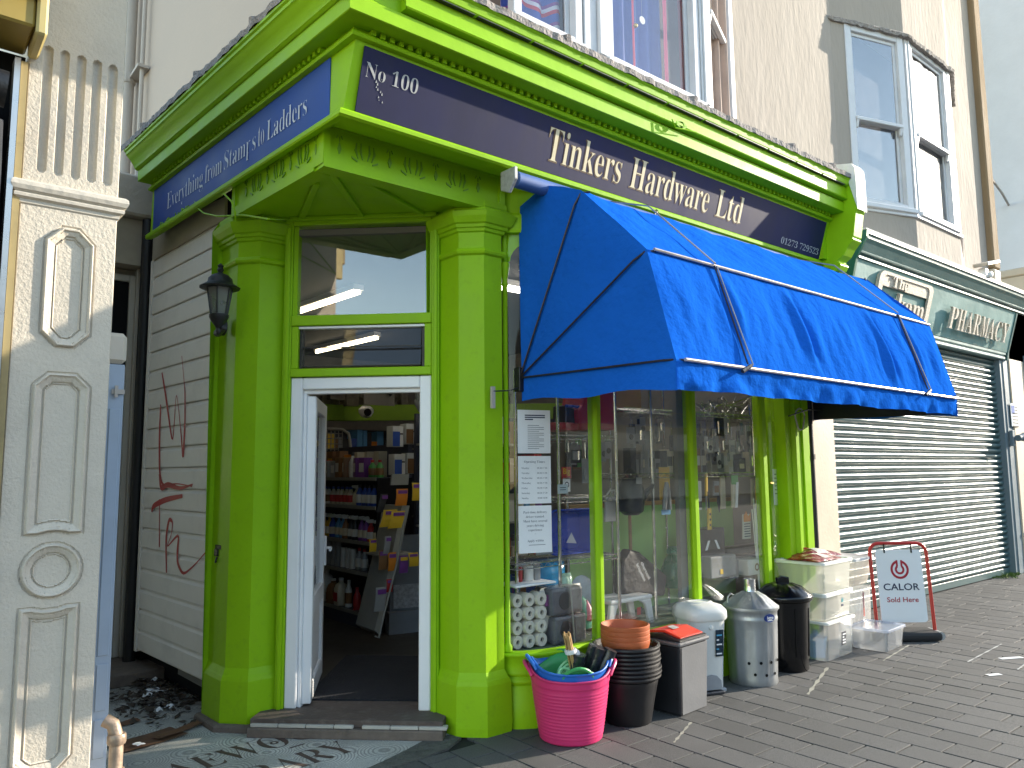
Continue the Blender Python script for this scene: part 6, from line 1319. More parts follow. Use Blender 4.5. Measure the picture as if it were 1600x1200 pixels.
t, q = thg('racket_pack', 912, 985, 4.1, 'round grey racket pack with a pink cone toy in green netting', 'toy'); a = P(910, 925, 4.12)
build(MB().lathe([(0, 0), (.115, 0), (.12, .008), (.11, .014), (0, .014)], (a.x, 4.13, a.z), 26, (0, -1, .1)), 'disc', M('grey racket', (.28, .33, .38), .4, var=.3, vs=12), t, smooth=True)
b = P(917, 960, 4.04); build(MB().lathe([(.03, -.05), (.06, -.03), (.058, .0), (.03, .06), (.006, .10)], b, 16), 'cone', M('pink plastic', (.55, .12, .17), .4), t, smooth=True)
build(MB().lathe([(.09, -.09), (.095, .0), (.06, .09), (.02, .13)], (b.x - .02, b.y + .05, b.z), 14), 'net', M('green netting', (.03, .22, .13), .5, var=.5, vs=60), t, smooth=True)
t, q = thg('blue_pouch', 868, 930, 4.1, 'bright blue cleaning pouch bag standing behind the white powder bag', 'bag'); pillow(838, 882, 878, 940, 4.12, .05, 'pouch', M('cyan film', (.01, .20, .42), .25, var=.3, vs=9), t)
t, q = thg('powder_bag', 880, 985, 4.0, 'clear bag of white powder with a purple band in the window', 'bag')
pillow(845, 905, 915, 985, 4.0, .05, 'bag', M('white granules', (.55, .52, .45), .5, var=.25, vs=30), t, tap=-.1); build(MB().obox(P(852, 948, 3.945), (.18, .0, 0), (0, .004, 0), (.0, 0, .075)), 'band', M('purple band', (.16, .04, .14), .4, var=.5, vs=30), t)
t, q = thg('green_bag', 893, 935, 4.08, 'white and green striped detergent bag behind the purple banded bag', 'bag'); pillow(876, 892, 895, 945, 4.08, .04, 'bag', M('mint film', (.35, .55, .42), .3, var=.5, vs=14), t)
# toilet rolls in a clear pack, with a dark wrapped pack to the right
ROLL = M('tissue paper', (.52, .49, .42), .9, var=.08)
rp_ = thing('toilet_roll', (0, 0, 0), 'toilet roll end showing in the wrapped stack at the left of the window', 'toilet roll', 'stacked toilet rolls')
build(MB().lathe([(.016, .0), (.042, .0), (.044, .004), (.044, .095), (.042, .099), (.016, .099), (.016, 0)], (0, 0, 0), 18, (0, 1, 0), caps=False), 'roll', ROLL, rp_, smooth=True); build(MB().lathe([(.0155, .02), (0, .02)], (0, 0, 0), 12, (0, 1, 0), caps=False), 'core', cmat('dark', PALC['dark']), rp_)
first = True
for r in range(4):
    for c in range(3):
        loc = (3.305 + c * .088 + .0, 3.975 - .02 * c, .505 + r * .088)
        if first: rp_.location = loc; first = False
        else: dup(rp_, loc)
t = thing('wrapped_pack', (3.62, 3.9, .457), 'dark grey wrapped tissue pack with a round black print beside the toilet rolls', 'pack')
build(MB().box(3.565, 3.90, .458, 3.86, 4.1, .64), 'pack', M('dark grey wrap', (.09, .095, .11), .3, var=.3, vs=9, bump=.3, bs=20), t, bevel=.02, seg=2); build(MB().box(3.55, 3.91, .645, 3.84, 4.1, .825), 'pack', M('dark grey wrap'), t, bevel=.02, seg=2)
for z in (.55, .74): build(MB().lathe([(0, 0), (.06, 0), (.058, .002)], (3.67, 3.8985 if z < .6 else 3.908, z), 20, (0, -1, 0)), 'print', cmat('dark', PALC['dark']), t)
build(MB().tube([(3.70, 3.89, .83), (3.715, 3.885, .65), (3.73, 3.885, .46)], .006, 5), 'strap', PALE, t)
t = thing('tray', (3.4, 4.05, .86), 'white tray edge resting on the toilet roll stack', 'tray'); build(MB().box(3.26, 3.94, .858, 3.62, 4.15, .872), 'tray', PAPER, t, bevel=.004)
for k, (px, py, cl, w_, h_, lab) in enumerate(((812, 916, 'red', .04, .10, 'red tin at the far left behind the rack post'), (826, 918, 'white', .07, .10, 'white mug pack on the tray at the left of the window'), (838, 918, 'grey', .06, .10, 'grey tin on the tray at the left of the window'), (818, 906, 'brown', .05, .09, 'brown jar at the back of the tray, left'), (830, 906, 'brown', .05, .09, 'brown jar at the back of the tray, right'))):
    t, q = thg('tin', px, py, 4.08 + .1 * (k > 2), lab, 'tin'); build(MB().lathe([(w_ / 2, 0), (w_ / 2, h_)], (q.x, q.y, .874 if k < 3 else .874), 14), 'can', cmat(cl, PALC[cl]), t, smooth=True); build(MB().lathe([(w_ / 2 + .002, h_), (w_ / 2 + .002, h_ + .006)], (q.x, q.y, .874), 14), 'rim', CHROME, t)
# right bay boxes
for nm, px0, px1, py0, py1, y, mt, lab in (('dark_pack', 1094, 1132, 824, 880, 4.12, 'dark', 'black textile pack with pale tabs in the right bay'), ('grey_carton', 1112, 1150, 866, 905, 4.02, 'grey', 'grey printed carton with white capitals in the right bay'), ('dark_tray', 1135, 1198, 850, 868, 4.15, 'dark', 'dark flat case on the clear box in the right bay'), ('clear_box', 1140, 1200, 868, 905, 4.10, 'grey', 'clear box with a white and teal label in the right bay'), ('teal_label_pack', 1170, 1195, 872, 900, 4.0, 'white', 'white card pack with a teal picture in the right bay')):
    a = P(px0, py1, y); b = P(px1, py0, y); t = thing(nm, tuple(a), lab, 'pack'); build(MB().box(a.x, y, a.z, b.x, y + .16, b.z), 'body', cmat(mt, PALC[mt]), t, bevel=.006)
    if nm == 'dark_pack':
        for s_ in (.2, .7): build(MB().prism([(a.x + (b.x - a.x) * s_, y - .004, a.z + .1), (a.x + (b.x - a.x) * (s_ + .08), y - .004, a.z + .1), (a.x + (b.x - a.x) * (s_ + .2 if s_ < .5 else s_ - .05), y - .004, a.z - .02 + .2), (a.x + (b.x - a.x) * (s_ + .12 if s_ < .5 else s_ - .13), y - .004, a.z + .18)], (0, .003, 0)), 'tab', PAPER, t)
    if nm == 'grey_carton': lettering('BLACK', PALE, (a.x + .02, y - .002, b.z - .05), (1, 0, 0), (0, 0, 1), h=.03, parent=t, thick=.0005, width=(b.x - a.x) * .8); lettering('DECK', PALE, (a.x + .02, y - .002, b.z - .09), (1, 0, 0), (0, 0, 1), h=.03, parent=t, thick=.0005, width=(b.x - a.x) * .7); build(MB().box(a.x + .12, y - .004, a.z + .03, a.x + .16, y - .001, a.z + .07), 'mark', cmat('yellow', PALC['yellow']), t)
    if nm == 'teal_label_pack': build(MB().lathe([(.02, 0), (.034, 0)], ((a.x + b.x) / 2, y - .002, (a.z + b.z) / 2), 14, (0, -1, 0), caps=False), 'picture', cmat('teal', PALC['teal']), t)
t, q = thg('wire_basket', 1215, 880, 4.05, 'bundle of thin white rods standing at the right end of the window', 'rods'); m = MB()
for k in range(9): x = 6.15 + k * .018; m.tube([(x, 4.02 + .01 * (k % 3), .457), (x + hk.uniform(-.05, .05), 4.06, 1.35 + hk.uniform(-.1, .1))], .005, 5)
setp(build(m, 'rods', PAPER, t), kind='stuff')
# ================================================================ goods standing on the pavement
def rim_lathe(prof): return prof
PINK = M('pink flexible plastic', (.62, .035, .15), .42, var=.05, bump=.08, bs=10)
BLT = M('blue flexible plastic', (.015, .13, .50), .35, var=.05)
GRT = M('green flexible plastic', (.05, .32, .09), .4, var=.05)
bc = Vector((3.385, 3.575, 0))
def tub(name, z0, z1, r0, r1, mat, lab, ribs=14, ang=0.0, th=.006):
    t = thing(name, (bc.x, bc.y, z0), lab, 'tub', 'nested flexible tubs'); n = 64
    def wave(a): c = abs(cos(a - ang)); return .055 * c ** 6
    rows = []
    H_ = z1 - z0; NV = 74
    for i in range(NV + 1):
        v = i / NV; z = H_ * v; r = r0 + (r1 - r0) * v ** .9
        if v < .02: r -= .012 * (1 - v / .02)
        if .10 < v < .80: r += .0022 * max(0, sin(v * ribs * 2 * pi * 1.4))
        if v > .86: r += .004
        if v > .965: r += .006
        rows.append([(bc.x + r * cos(2 * pi * k / n), bc.y + r * sin(2 * pi * k / n), z0 + z + wave(2 * pi * k / n) * max(0, (v - .7) / .3) ** 2) for k in range(n)])
    for v, dr in ((1.0, -.006), (.9, -.014), (.4, -.012), (.05, -.014)):
        r = r0 + (r1 - r0) * v ** .9 + dr + .004
        rows.append([(bc.x + r * cos(2 * pi * k / n), bc.y + r * sin(2 * pi * k / n), z0 + H_ * v + wave(2 * pi * k / n) * max(0, (v - .7) / .3) ** 2) for k in range(n)])
    m = MB().strip(rows, True); m.f.append(tuple(reversed(range(n)))); m.f.append(tuple(len(m.v) - n + k for k in range(n)))
    build(m, 'body', mat, t, smooth=2)
    for s in (0, pi):
        pts = []
        for i in range(13):
            a = ang + s + radians(-24 + 48 * i / 12); lift = .052 * sin(pi * i / 12) ** .7; r = r1 + .012 + .022 * sin(pi * i / 12)
            pts.append((bc.x + r * cos(a), bc.y + r * sin(a), z1 - .01 + wave(a) * .4 + lift))
        build(MB().tube(pts, .011, 8), 'handle', mat, t, smooth=True)
    return t
HA = radians(-39)
tub('pink_tub', 0, .385, .190, .247, PINK, 'large pink flexible tub outside the shop, outermost of the nested tubs', ang=HA)
tub('blue_tub', .05, .425, .180, .232, BLT, 'blue flexible tub nested inside the pink one', ang=HA + .12)
tub('green_tub', .09, .395, .160, .210, GRT, 'green flexible tub innermost of the nested tubs', ang=HA + pi * .55)
CANE = M('bamboo cane', (.42, .26, .10), .55, var=.3, vs=30)
bt = thing('cane_bundle', (3.40, 3.50, .12), 'bundle of bamboo canes tied with white tape standing in the tub', 'canes')
ra = random.Random(6)
b0 = Vector((3.43, 3.50, .10)); tv = P(886, 990, 3.52) - b0
for i in range(20):
    o_ = Vector((ra.uniform(-.022, .022), ra.uniform(-.02, .02), 0)); L_n = ra.uniform(.88, 1.03); top_ = b0 + tv * L_n + o_ * 1.0
    build(MB().tube([b0 + o_ * .8, b0 + tv * .5 + o_, top_], .0052, 6), 'cane', CANE, bt, smooth=True)
q = b0 + tv * .80; build(MB().lathe([(.036, -.012), (.038, 0), (.036, .012)], q, 12, tuple(tv.normalized())), 'tape', M('white tape', (.7, .68, .68), .5), bt, smooth=True); build(MB().lathe([(0, -.03), (.02, -.02), (.026, 0), (.018, .02), (0, .03)], q + Vector((.038, -.01, -.02)), 10), 'tape_bow', M('white tape'), bt, smooth=True)
FILM = M('black polythene roll', (.02, .021, .026), .28, var=.2, bump=.5, bs=22, bd=.012)
for i, (pt, b_, r_, lab) in enumerate((((955, 1015), Vector((3.44, 3.52, .12)), .040, 'black polythene roll leaning furthest right out of the tub'), ((938, 1012), Vector((3.42, 3.56, .12)), .036, 'black polythene roll leaning in the middle of the tub'), ((928, 1008), Vector((3.40, 3.63, .12)), .030, 'thin black polythene roll behind the middle one'), ((905, 1022), Vector((3.36, 3.58, .12)), .045, 'short fat black sack roll behind the canes'))):
    t = thing('polythene_roll', tuple(b_), lab, 'roll', 'black rolls standing in the tub'); e = P(pt[0], pt[1], 3.40 + .03 * i)
    n_ = 9; rows = []
    pts = [b_.lerp(e, k / n_) for k in range(n_ + 1)]; build(MB().tube(pts, [r_ * (1 + .06 * sin(k * 2.1 + i)) for k in range(n_ + 1)], 14), 'roll', FILM, t, smooth=True)
    build(MB().tube([pts[4] + Vector((0, 0, 0)), pts[4] + (e - b_).normalized() * .012], r_ * 1.08, 14), 'tie', M('white tape'), t)
co = thing('cord_coil', (3.28, 3.55, .4), 'coils of pale green cord in the tub', 'cord')
for i in range(4):
    c = Vector((3.285 + .025 * i, 3.50 + .03 * i, .375 + .01 * i)); build(MB().tube([c + Vector((.06 * cos(a), .05 * sin(a) * .6, .055 * sin(a + i))) for a in [2 * pi * k / 18 for k in range(20)]], .007, 6), 'coil', M('pale green cord', (.28, .58, .30), .5), co, smooth=True)
# stacked black planters with terracotta ones on top
BLKP = M('black planter plastic', (.010, .010, .012), .45, var=.15, bump=.1, bs=30)
pc = Vector((3.88, 3.555, 0))
t = thing('black_planter', (pc.x, pc.y, 0), 'lowest black planter of the stack, its full body standing on the pavement', 'planter', 'stacked black planters')
build(MB().lathe([(.0, .0), (.145, .0), (.152, .012), (.178, .16), (.194, .235), (.200, .26), (.200, .275), (.192, .28)], pc, 48), 'body', BLKP, t, smooth=True)
build(MB().lathe([(.194, .281), (.216, .285), (.222, .296), (.220, .306), (.208, .311)], pc, 48), 'rim', BLKP, t, smooth=True)
rn_ = ['second', 'third', 'fourth', 'fifth', 'sixth', 'seventh', 'eighth']
for k in range(7):
    z = .026 * (k + 1)
    t = thing('black_planter', (pc.x, pc.y, z), 'black planter rim, %s from the bottom of the stack' % rn_[k] if k < 6 else 'black planter on top of its stack, holding the terracotta pots', 'planter', 'stacked black planters')
    dx, dy = ra.uniform(-.004, .004), ra.uniform(-.004, .004)
    build(MB().lathe([(.186, .270), (.216, .285), (.222, .296), (.220, .306), (.208, .311), (.200, .306), (.18, .20), (.15, .05), (0, .045)], pc + Vector((dx, dy, z)), 48), 'rim', BLKP, t, smooth=True)
TERR = M('terracotta plastic', (.42, .105, .035), .5, var=.07)
tc = pc + Vector((-.03, -.02, 0))
for k in range(4):
    z = .35 + k * .030; t = thing('terracotta_pot', (tc.x, tc.y, z), ['lowest terracotta pot set in the black planters', 'second terracotta pot of the stack', 'third terracotta pot of the stack', 'open topmost terracotta pot of the stack'][k], 'plant pot', 'stacked terracotta pots')
    build(MB().lathe([(.10, .0), (.135, .12), (.150, .125), (.158, .150), (.160, .158), (.160, .176), (.154, .180), (.148, .176), (.14, .14), (.115, .02), (0, .018)], tc + Vector((0, 0, z)), 40), 'pot', TERR, t, smooth=True)
# grey bin with a red lid
GRB = M('lit bin front', (.17, .17, .175), .42, var=.06, bump=.1, bs=60); BLB = M('shaded bin plastic', (.022, .022, .026), .35)  # front coloured lighter as lit, body near black as in shade
rbn = thing('lidded_bin', (4.35, 3.52, 0), 'rectangular grey bin with a red flap lid, its front coloured as lit', 'bin')
A0 = Vector((4.19, 3.372, 0)); ux = Vector((.325, .028, 0)).normalized(); uy = Vector((-ux.y, ux.x, 0)); W_, D_ = .325, .27
def taper(o, w, d, h, tw, ins=0.0): 
    c = o + ux * w / 2 + uy * d / 2; bt_ = [c + ux * sx_ * (w / 2 - ins) + uy * sy_ * (d / 2 - ins) for sx_, sy_ in ((-1, -1), (1, -1), (1, 1), (-1, 1))]; tp_ = [c + ux * sx_ * (w / 2 - ins + tw) + uy * sy_ * (d / 2 - ins + tw) + Vector((0, 0, h)) for sx_, sy_ in ((-1, -1), (1, -1), (1, 1), (-1, 1))]
    return MB().add(bt_ + tp_, [(3, 2, 1, 0), (4, 5, 6, 7), (0, 1, 5, 4), (1, 2, 6, 5), (2, 3, 7, 6), (3, 0, 4, 7)])
build(taper(A0, W_, D_, .445, .012), 'body', BLB, rbn, bevel=.018, seg=3)
m = MB().add([A0 + ux * .022 - uy * .0012 + Vector((0, 0, .006)), A0 + ux * (W_ - .012) - uy * .0012 + Vector((0, 0, .006)), A0 + ux * (W_ + .002) - uy * .0132 + Vector((0, 0, .44)), A0 + ux * .016 - uy * .0132 + Vector((0, 0, .44))], [(0, 1, 2, 3)]); build(m, 'front_panel', GRB, rbn)
build(MB().obox(A0 - ux * .022 - uy * .022 + Vector((0, 0, .446)), ux * (W_ + .044), uy * (D_ + .044), (0, 0, .028)), 'rim', M('mid grey rim', (.12, .12, .13), .35), rbn, bevel=.012, seg=2)
R_ = A0 - ux * .012 - uy * .012 + Vector((0, 0, .476)); m = MB().prism([R_ + ux * .01, R_ + ux * .01 + Vector((0, 0, .012)), R_ + uy * .14 + Vector((0, 0, .045)) + ux * .01, R_ + uy * (D_ + .02) + Vector((0, 0, .025)) + ux * .01, R_ + uy * (D_ + .02) + ux * .01], ux * (W_ + .004)); build(m, 'lid_frame', BLB, rbn, bevel=.008, seg=2)
R2 = R_ + ux * .035 + uy * .012 + Vector((0, 0, .018)); m = MB().prism([R2, R2 + Vector((0, 0, .008)), R2 + uy * .125 + Vector((0, 0, .042)), R2 + uy * (D_ - .02) + Vector((0, 0, .026)), R2 + uy * (D_ - .02) + Vector((0, 0, .01))], ux * (W_ - .05)); build(m, 'red_lid', M('red bin lid', (.62, .035, .018), .38), rbn, bevel=.010, seg=2)
q = R2 + ux * .07 + uy * .10 + Vector((0, 0, .040)); build(MB().obox(q, ux * .07, uy * .05 + Vector((0, 0, .012)), (0, 0, .0015)), 'label', M('grey sticker', (.35, .33, .32), .4, var=.5, vs=40), rbn)
# white pedal bin
WB = M('white bin plastic', (.66, .66, .63), .35, var=.03)
wbn = thing('pedal_bin', (4.86, 3.66, 0), 'tall white pedal bin with a domed lid and blue sticker', 'bin')
wc2 = Vector((4.83, 3.685, 0)); wx = Vector((.93, -.36, 0)).normalized(); wy = Vector((-wx.y, wx.x, 0))
def sq(r, z, e=4.0, n=36, off_=(0, 0), ry=None):
    out = []
    for k in range(n):
        a = 2 * pi * k / n; ca, sa = cos(a), sin(a); f = (abs(ca) ** e + abs(sa) ** e) ** (-1 / e); out.append(wc2 + wx * (ca * f * r + off_[0]) + wy * (sa * f * (ry or r) + off_[1]) + Vector((0, 0, z)))
    return out
rows = [sq(.128, .03), sq(.132, .032), sq(.138, .20), sq(.150, .42), sq(.155, .50), sq(.158, .515)]; m = MB().strip(rows, True); m.f.append(tuple(reversed(range(36)))); build(m, 'body', WB, wbn, smooth=True)
rows = [sq(.166, .516), sq(.172, .53), sq(.172, .56), sq(.168, .585), sq(.150, .612, 3), sq(.10, .628, 2.4), sq(.02, .634, 2)]; m = MB().strip(rows, True); m.f.append(tuple(len(m.v) - 36 + k for k in range(36))); build(m, 'lid', WB, wbn, smooth=2)
rows = [sq(.105, .623, 2.6, ry=.07), sq(.10, .634, 2.6, ry=.066), sq(.085, .638, 2.4, ry=.055), sq(.07, .630, 2.2, ry=.045)]; build(MB().strip(rows, True), 'lid_ring', WB, wbn, smooth=2)
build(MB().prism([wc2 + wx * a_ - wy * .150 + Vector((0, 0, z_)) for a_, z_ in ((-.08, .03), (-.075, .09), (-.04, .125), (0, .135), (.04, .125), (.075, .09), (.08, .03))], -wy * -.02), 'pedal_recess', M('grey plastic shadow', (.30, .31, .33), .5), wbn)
build(MB().obox(wc2 - wx * .09 - wy * .175, wx * .18, wy * .07, (0, 0, .022)), 'pedal', M('dark pedal', (.05, .05, .055), .4), wbn, bevel=.006)
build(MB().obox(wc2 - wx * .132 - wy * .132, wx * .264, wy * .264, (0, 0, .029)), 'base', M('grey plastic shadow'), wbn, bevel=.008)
stx = M('blue black sticker', (.012, .03, .05), .3, var=.4, vs=40)
def wsp(a_, z_, n_=.1535): return wc2 + wx * a_ - wy * (n_ - .0) + Vector((0, 0, z_))
build(MB().obox(wc2 + wx * .035 - wy * (.1475) + Vector((0, 0, .26)), wx * .065, -wy * .002, Vector((0, 0, .19)) - wy * .012), 'sticker', stx, wbn)
for k in range(5): build(MB().obox(wc2 + wx * .042 - wy * (.151 + k * .0022) + Vector((0, 0, .275 + k * .033)), wx * (.02 if k % 2 else .045), -wy * .001, (0, 0, .010)), 'sticker_print', M('sticker cyan', (.08, .35, .55), .4) if k in (1, 4) else PAPER, wbn)
build(MB().lathe([(0, 0), (.018, 0), (.016, .006), (.008, .008)], wc2 + wx * .0 - wy * .154 + Vector((0, 0, .47)), 14, tuple(-wy)), 'button', WB, wbn, smooth=True)
# galvanised incinerator bin
GALV = M('galvanised steel', (.40, .42, .44), .40, .75, var=.22, vs=9, bump=.15, bs=40, dirt=.35, dcol=(.20, .22, .25), ds=5, stretch=(1, 1, .35))
ib = thing('incinerator_bin', (5.30, 3.55, 0), 'galvanised incinerator dustbin with a chimney lid and air holes', 'bin'); ic = Vector((5.305, 3.555, 0))
n = 60; rows = []
for z, r, cor_ in ((.0, .176, 0), (.012, .180, 0), (.05, .178, .4), (.10, .179, 1), (.40, .190, 1), (.46, .192, .4), (.475, .196, 0), (.49, .196, 0), (.50, .193, 0), (.535, .194, 0), (.542, .200, 0), (.552, .200, 0)):
    rows.append([ic + Vector(((r + cor_ * .0032 * sin(k * 2 * pi / n * 15)) * cos(2 * pi * k / n), (r + cor_ * .0032 * sin(k * 2 * pi / n * 15)) * sin(2 * pi * k / n), z)) for k in range(n)])
build(MB().strip(rows, True), 'body', GALV, ib, smooth=2)
rows = []
for r, z, cc in ((.200, .553, 0), (.210, .555, 0), (.210, .570, 0), (.203, .575, 0), (.19, .583, .5), (.12, .635, 1), (.065, .668, .5), (.046, .675, 0)):
    rows.append([ic + Vector((r * cos(2 * pi * k / n), r * sin(2 * pi * k / n), z + cc * .006 * (1 if (k % 6) in (0, 1) else 0))) for k in range(n)])
build(MB().strip(rows, True), 'lid', GALV, ib, smooth=True)
build(MB().lathe([(.045, .668), (.043, .672), (.043, .765), (.044, .768), (.041, .768), (.041, .68), (0, .68)], ic, 24), 'chimney', M('bright zinc', (.6, .62, .64), .22, .9), ib, smooth=True)
for s in (1, -1):
    c = ic + Vector((-.11 * s, .17 * s * .3 + .05, .60)); build(MB().tube([c + Vector((-.045, .0, -.01)), c + Vector((-.04, .0, .035)), c + Vector((0, .0, .055)), c + Vector((.04, .0, .035)), c + Vector((.045, .0, -.01))], .007, 7), 'lid_handle', GALV, ib, smooth=True)
for a_, z in [(-155, .17), (-128, .175), (-101, .175), (-74, .18), (-142, .09), (-115, .085), (-88, .09), (-62, .09)]:
    a_ = radians(a_); rr_ = .1865 if z > .15 else .183; d_ = Vector((cos(a_), sin(a_), 0)); build(MB().lathe([(0, 0), (.0115, 0), (.0105, .002)], ic + d_ * rr_ + Vector((0, 0, z)), 12, tuple(d_)), 'air_hole', DARK, ib)
d_ = Vector((cos(radians(-103)), sin(radians(-103)), 0)); e_ = Vector((-d_.y, d_.x, 0)); cc_ = ic + d_ * .1975 + Vector((0, 0, .500))
build(MB().prism([cc_ + e_ * (.052 * cos(2 * pi * k / 24)) + Vector((0, 0, .030 * sin(2 * pi * k / 24))) - d_ * abs(cos(2 * pi * k / 24)) * .007 for k in range(24)], d_ * .003), 'badge', M('blue oval badge', (.01, .035, .18), .3), ib)
lettering('home', PAPER, cc_ + d_ * .0045 + Vector((0, 0, -.006)), e_, (0, 0, 1), h=.024, width=.062, parent=ib, off=.012, align='c', thick=.0005)
build(MB().obox(cc_ + d_ * .0042 - e_ * .028 + Vector((0, 0, -.018)), e_ * .056, d_ * .0006, (0, 0, .004)), 'badge_line', PAPER, ib)
# black dustbin
bd = thing('dustbin', (5.87, 3.56, 0), 'black plastic dustbin with a ribbed domed lid and raised handle', 'bin'); dc_ = Vector((5.845, 3.60, 0))
GLB = M('glossy black plastic', (.005, .005, .006), .2, var=.2, bump=.06, bs=12)
build(MB().lathe([(.0, 0), (.165, .0), (.172, .01), (.176, .09), (.180, .095), (.183, .105), (.198, .50), (.205, .545), (.2, .55)], dc_, 48), 'body', GLB, bd, smooth=True)
for k in range(8): a_ = 2 * pi * k / 8 + .2; d_ = Vector((cos(a_), sin(a_), 0)); build(MB().tube([dc_ + d_ * .184 + Vector((0, 0, .12)), dc_ + d_ * .197 + Vector((0, 0, .50))], .007, 6), 'rib', GLB, bd, smooth=True)
n = 64; rows = []
for r, z, cc in ((.206, .551, 0), (.222, .553, 0), (.230, .565, 0), (.230, .585, 0), (.220, .598, 0), (.212, .602, 0), (.20, .612, .3), (.15, .648, 1), (.08, .675, .8), (.02, .684, 0), (0.001, .684, 0)):
    rows.append([dc_ + Vector((r * cos(2 * pi * k / n), r * sin(2 * pi * k / n), z + cc * .008 * (1 if (k % 8) in (0, 1, 2) else 0))) for k in range(n)])
build(MB().strip(rows, True), 'lid', GLB, bd, smooth=True)
hx_ = Vector((.9, -.43, 0)).normalized(); hy_ = Vector((-hx_.y, hx_.x, 0)); c = dc_ + Vector((0, 0, .672))
build(MB().prism([c - hx_ * .055 - hy_ * .015, c - hx_ * .06 - hy_ * .015 + Vector((0, 0, .05)), c - hx_ * .02 - hy_ * .015 + Vector((0, 0, .068)), c + hx_ * .05 - hy_ * .015 + Vector((0, 0, .055)), c + hx_ * .055 - hy_ * .015], hy_ * .035), 'lid_handle', GLB, bd, bevel=.008, seg=2)
for s in (1, -1):
    q = dc_ + Vector((.205 * s, .0, .50)); build(MB().box(q.x - .02, q.y - .05, q.z - .02, q.x + .02, q.y + .05, q.z + .025), 'side_handle', GLB, bd, bevel=.008, seg=2)
# clear storage boxes
CLR = clearplastic('clear box plastic', (.74, .77, .80), .33, .15); MILK = clearplastic('milky box plastic', (.80, .79, .74), .58, .25); LIDM = M('white box lid', (.76, .76, .72), .35, var=.03); BLUEL = clearplastic('bluish lid plastic', (.62, .68, .82), .6, .2)
def cbox(o, ex, w, d, z0, h, mat, lid, lab, grp, lidh=.03, taper_=.02, nm='storage_box'):
    o = Vector((o[0], o[1], 0)); ex = Vector((ex[0], ex[1], 0)).normalized(); ey = Vector((-ex.y, ex.x, 0)); c = o + ex * w / 2 + ey * d / 2; t = thing(nm, (c.x, c.y, z0), lab, 'storage box', grp)
    def ring(s, z, n=5, r=.035):
        out = []; hw, hd = w / 2 - taper_ + s, d / 2 - taper_ + s
        for sx_, sy_, a0 in ((1, 1, 0), (-1, 1, 90), (-1, -1, 180), (1, -1, 270)):
            for i in range(n + 1): a_ = radians(a0 + 90 * i / n); out.append(c + ex * (sx_ * (hw - r) + r * cos(a_)) + ey * (sy_ * (hd - r) + r * sin(a_)) + Vector((0, 0, z)))
        return out
    rows = [ring(0, z0 + .004), ring(.002, z0 + .006), ring(taper_ * .9, z0 + h - lidh), ring(taper_ * .9 + .008, z0 + h - lidh + .002), ring(taper_ * .9 + .008, z0 + h - lidh + .006)]
    inn = [ring(taper_ * .9 - .004, z0 + h - lidh), ring(-.003, z0 + .012)]
    m = MB().strip(rows, True); m.f.append(tuple(reversed(range(24)))); build(m, 'tub', mat, t, smooth=True)
    if lid:
        rows = [ring(taper_ * .9 + .010, z0 + h - lidh + .007), ring(taper_ * .9 + .016, z0 + h - lidh + .009), ring(taper_ * .9 + .016, z0 + h - .006), ring(taper_ * .9 + .010, z0 + h), ring(taper_ * .5, z0 + h), ring(taper_ * .4 - .004, z0 + h - .008)]
        m = MB().strip(rows, True); m.f.append(tuple(len(m.v) - 24 + k for k in range(24))); build(m, 'lid', lid, t, smooth=True)
    return t, c, ex, ey
g1_ = 'clear storage boxes stacked left'; E1 = (.54, .037)
O1 = Vector((6.235, 3.452, 0))
t, c, ex, ey = cbox(O1, E1, .55, .40, 0, .327, CLR, LIDM, 'clear storage box at the bottom of the left stack, blue goods inside', g1_)
pc_ = c + Vector((0, 0, .012)); 
bk = thing('blue_basket', (c.x - .15, c.y, .012), 'pale blue plastic goods inside the bottom clear box', 'basket'); build(MB().lathe([(.07, 0), (.09, .16), (.095, .165), (.088, .165), (.065, .005)], (c.x - .15, c.y - .05, .012), 16), 'basket', M('pale blue plastic', (.12, .30, .50), .4), bk, smooth=True); build(MB().prism([(c.x - .18, c.y - .06, .178), (c.x - .10, c.y - .06, .178), (c.x - .13, c.y - .06, .23)], (0, .04, 0)), 'spade', M('pale blue plastic'), bk)
build(MB().obox(c + ex * .02 - ey * .190 + Vector((0, 0, .10)), ex * .075, -ey * .002, Vector((0, 0, .11)) - ey * .006), 'label', M('black white label', (.05, .05, .06), .4, var=.3), t)
for k in range(4): build(MB().obox(c + ex * .027 - ey * (.1935 + .0013 * k) + Vector((0, 0, .112 + k * .024)), ex * (.06 if k != 2 else .03), -ey * .0008, (0, 0, .010)), 'label_print', PAPER, t)
t, c, ex, ey = cbox(O1 + Vector((.005, .01, 0)), E1, .55, .40, .328, .232, MILK, LIDM, 'milky storage box in the middle of the left stack with a small teal label', g1_, .04)
build(MB().obox(c + ex * .06 - ey * .192 + Vector((0, 0, .455)), ex * .04, -ey * .003, Vector((0, 0, .04))), 'label', M('teal sticker', (.05, .25, .28), .4), t); build(MB().obox(c + ex * .06 - ey * .191 + Vector((0, 0, .42)), ex * .04, -ey * .003, Vector((0, 0, .018))), 'label', INK, t)
t, c, ex, ey = cbox(O1 + Vector((-.02, -.005, 0)), E1, .57, .43, .562, .262, MILK, LIDM, 'large milky storage box on top of the left stack under red bags', g1_, .035)
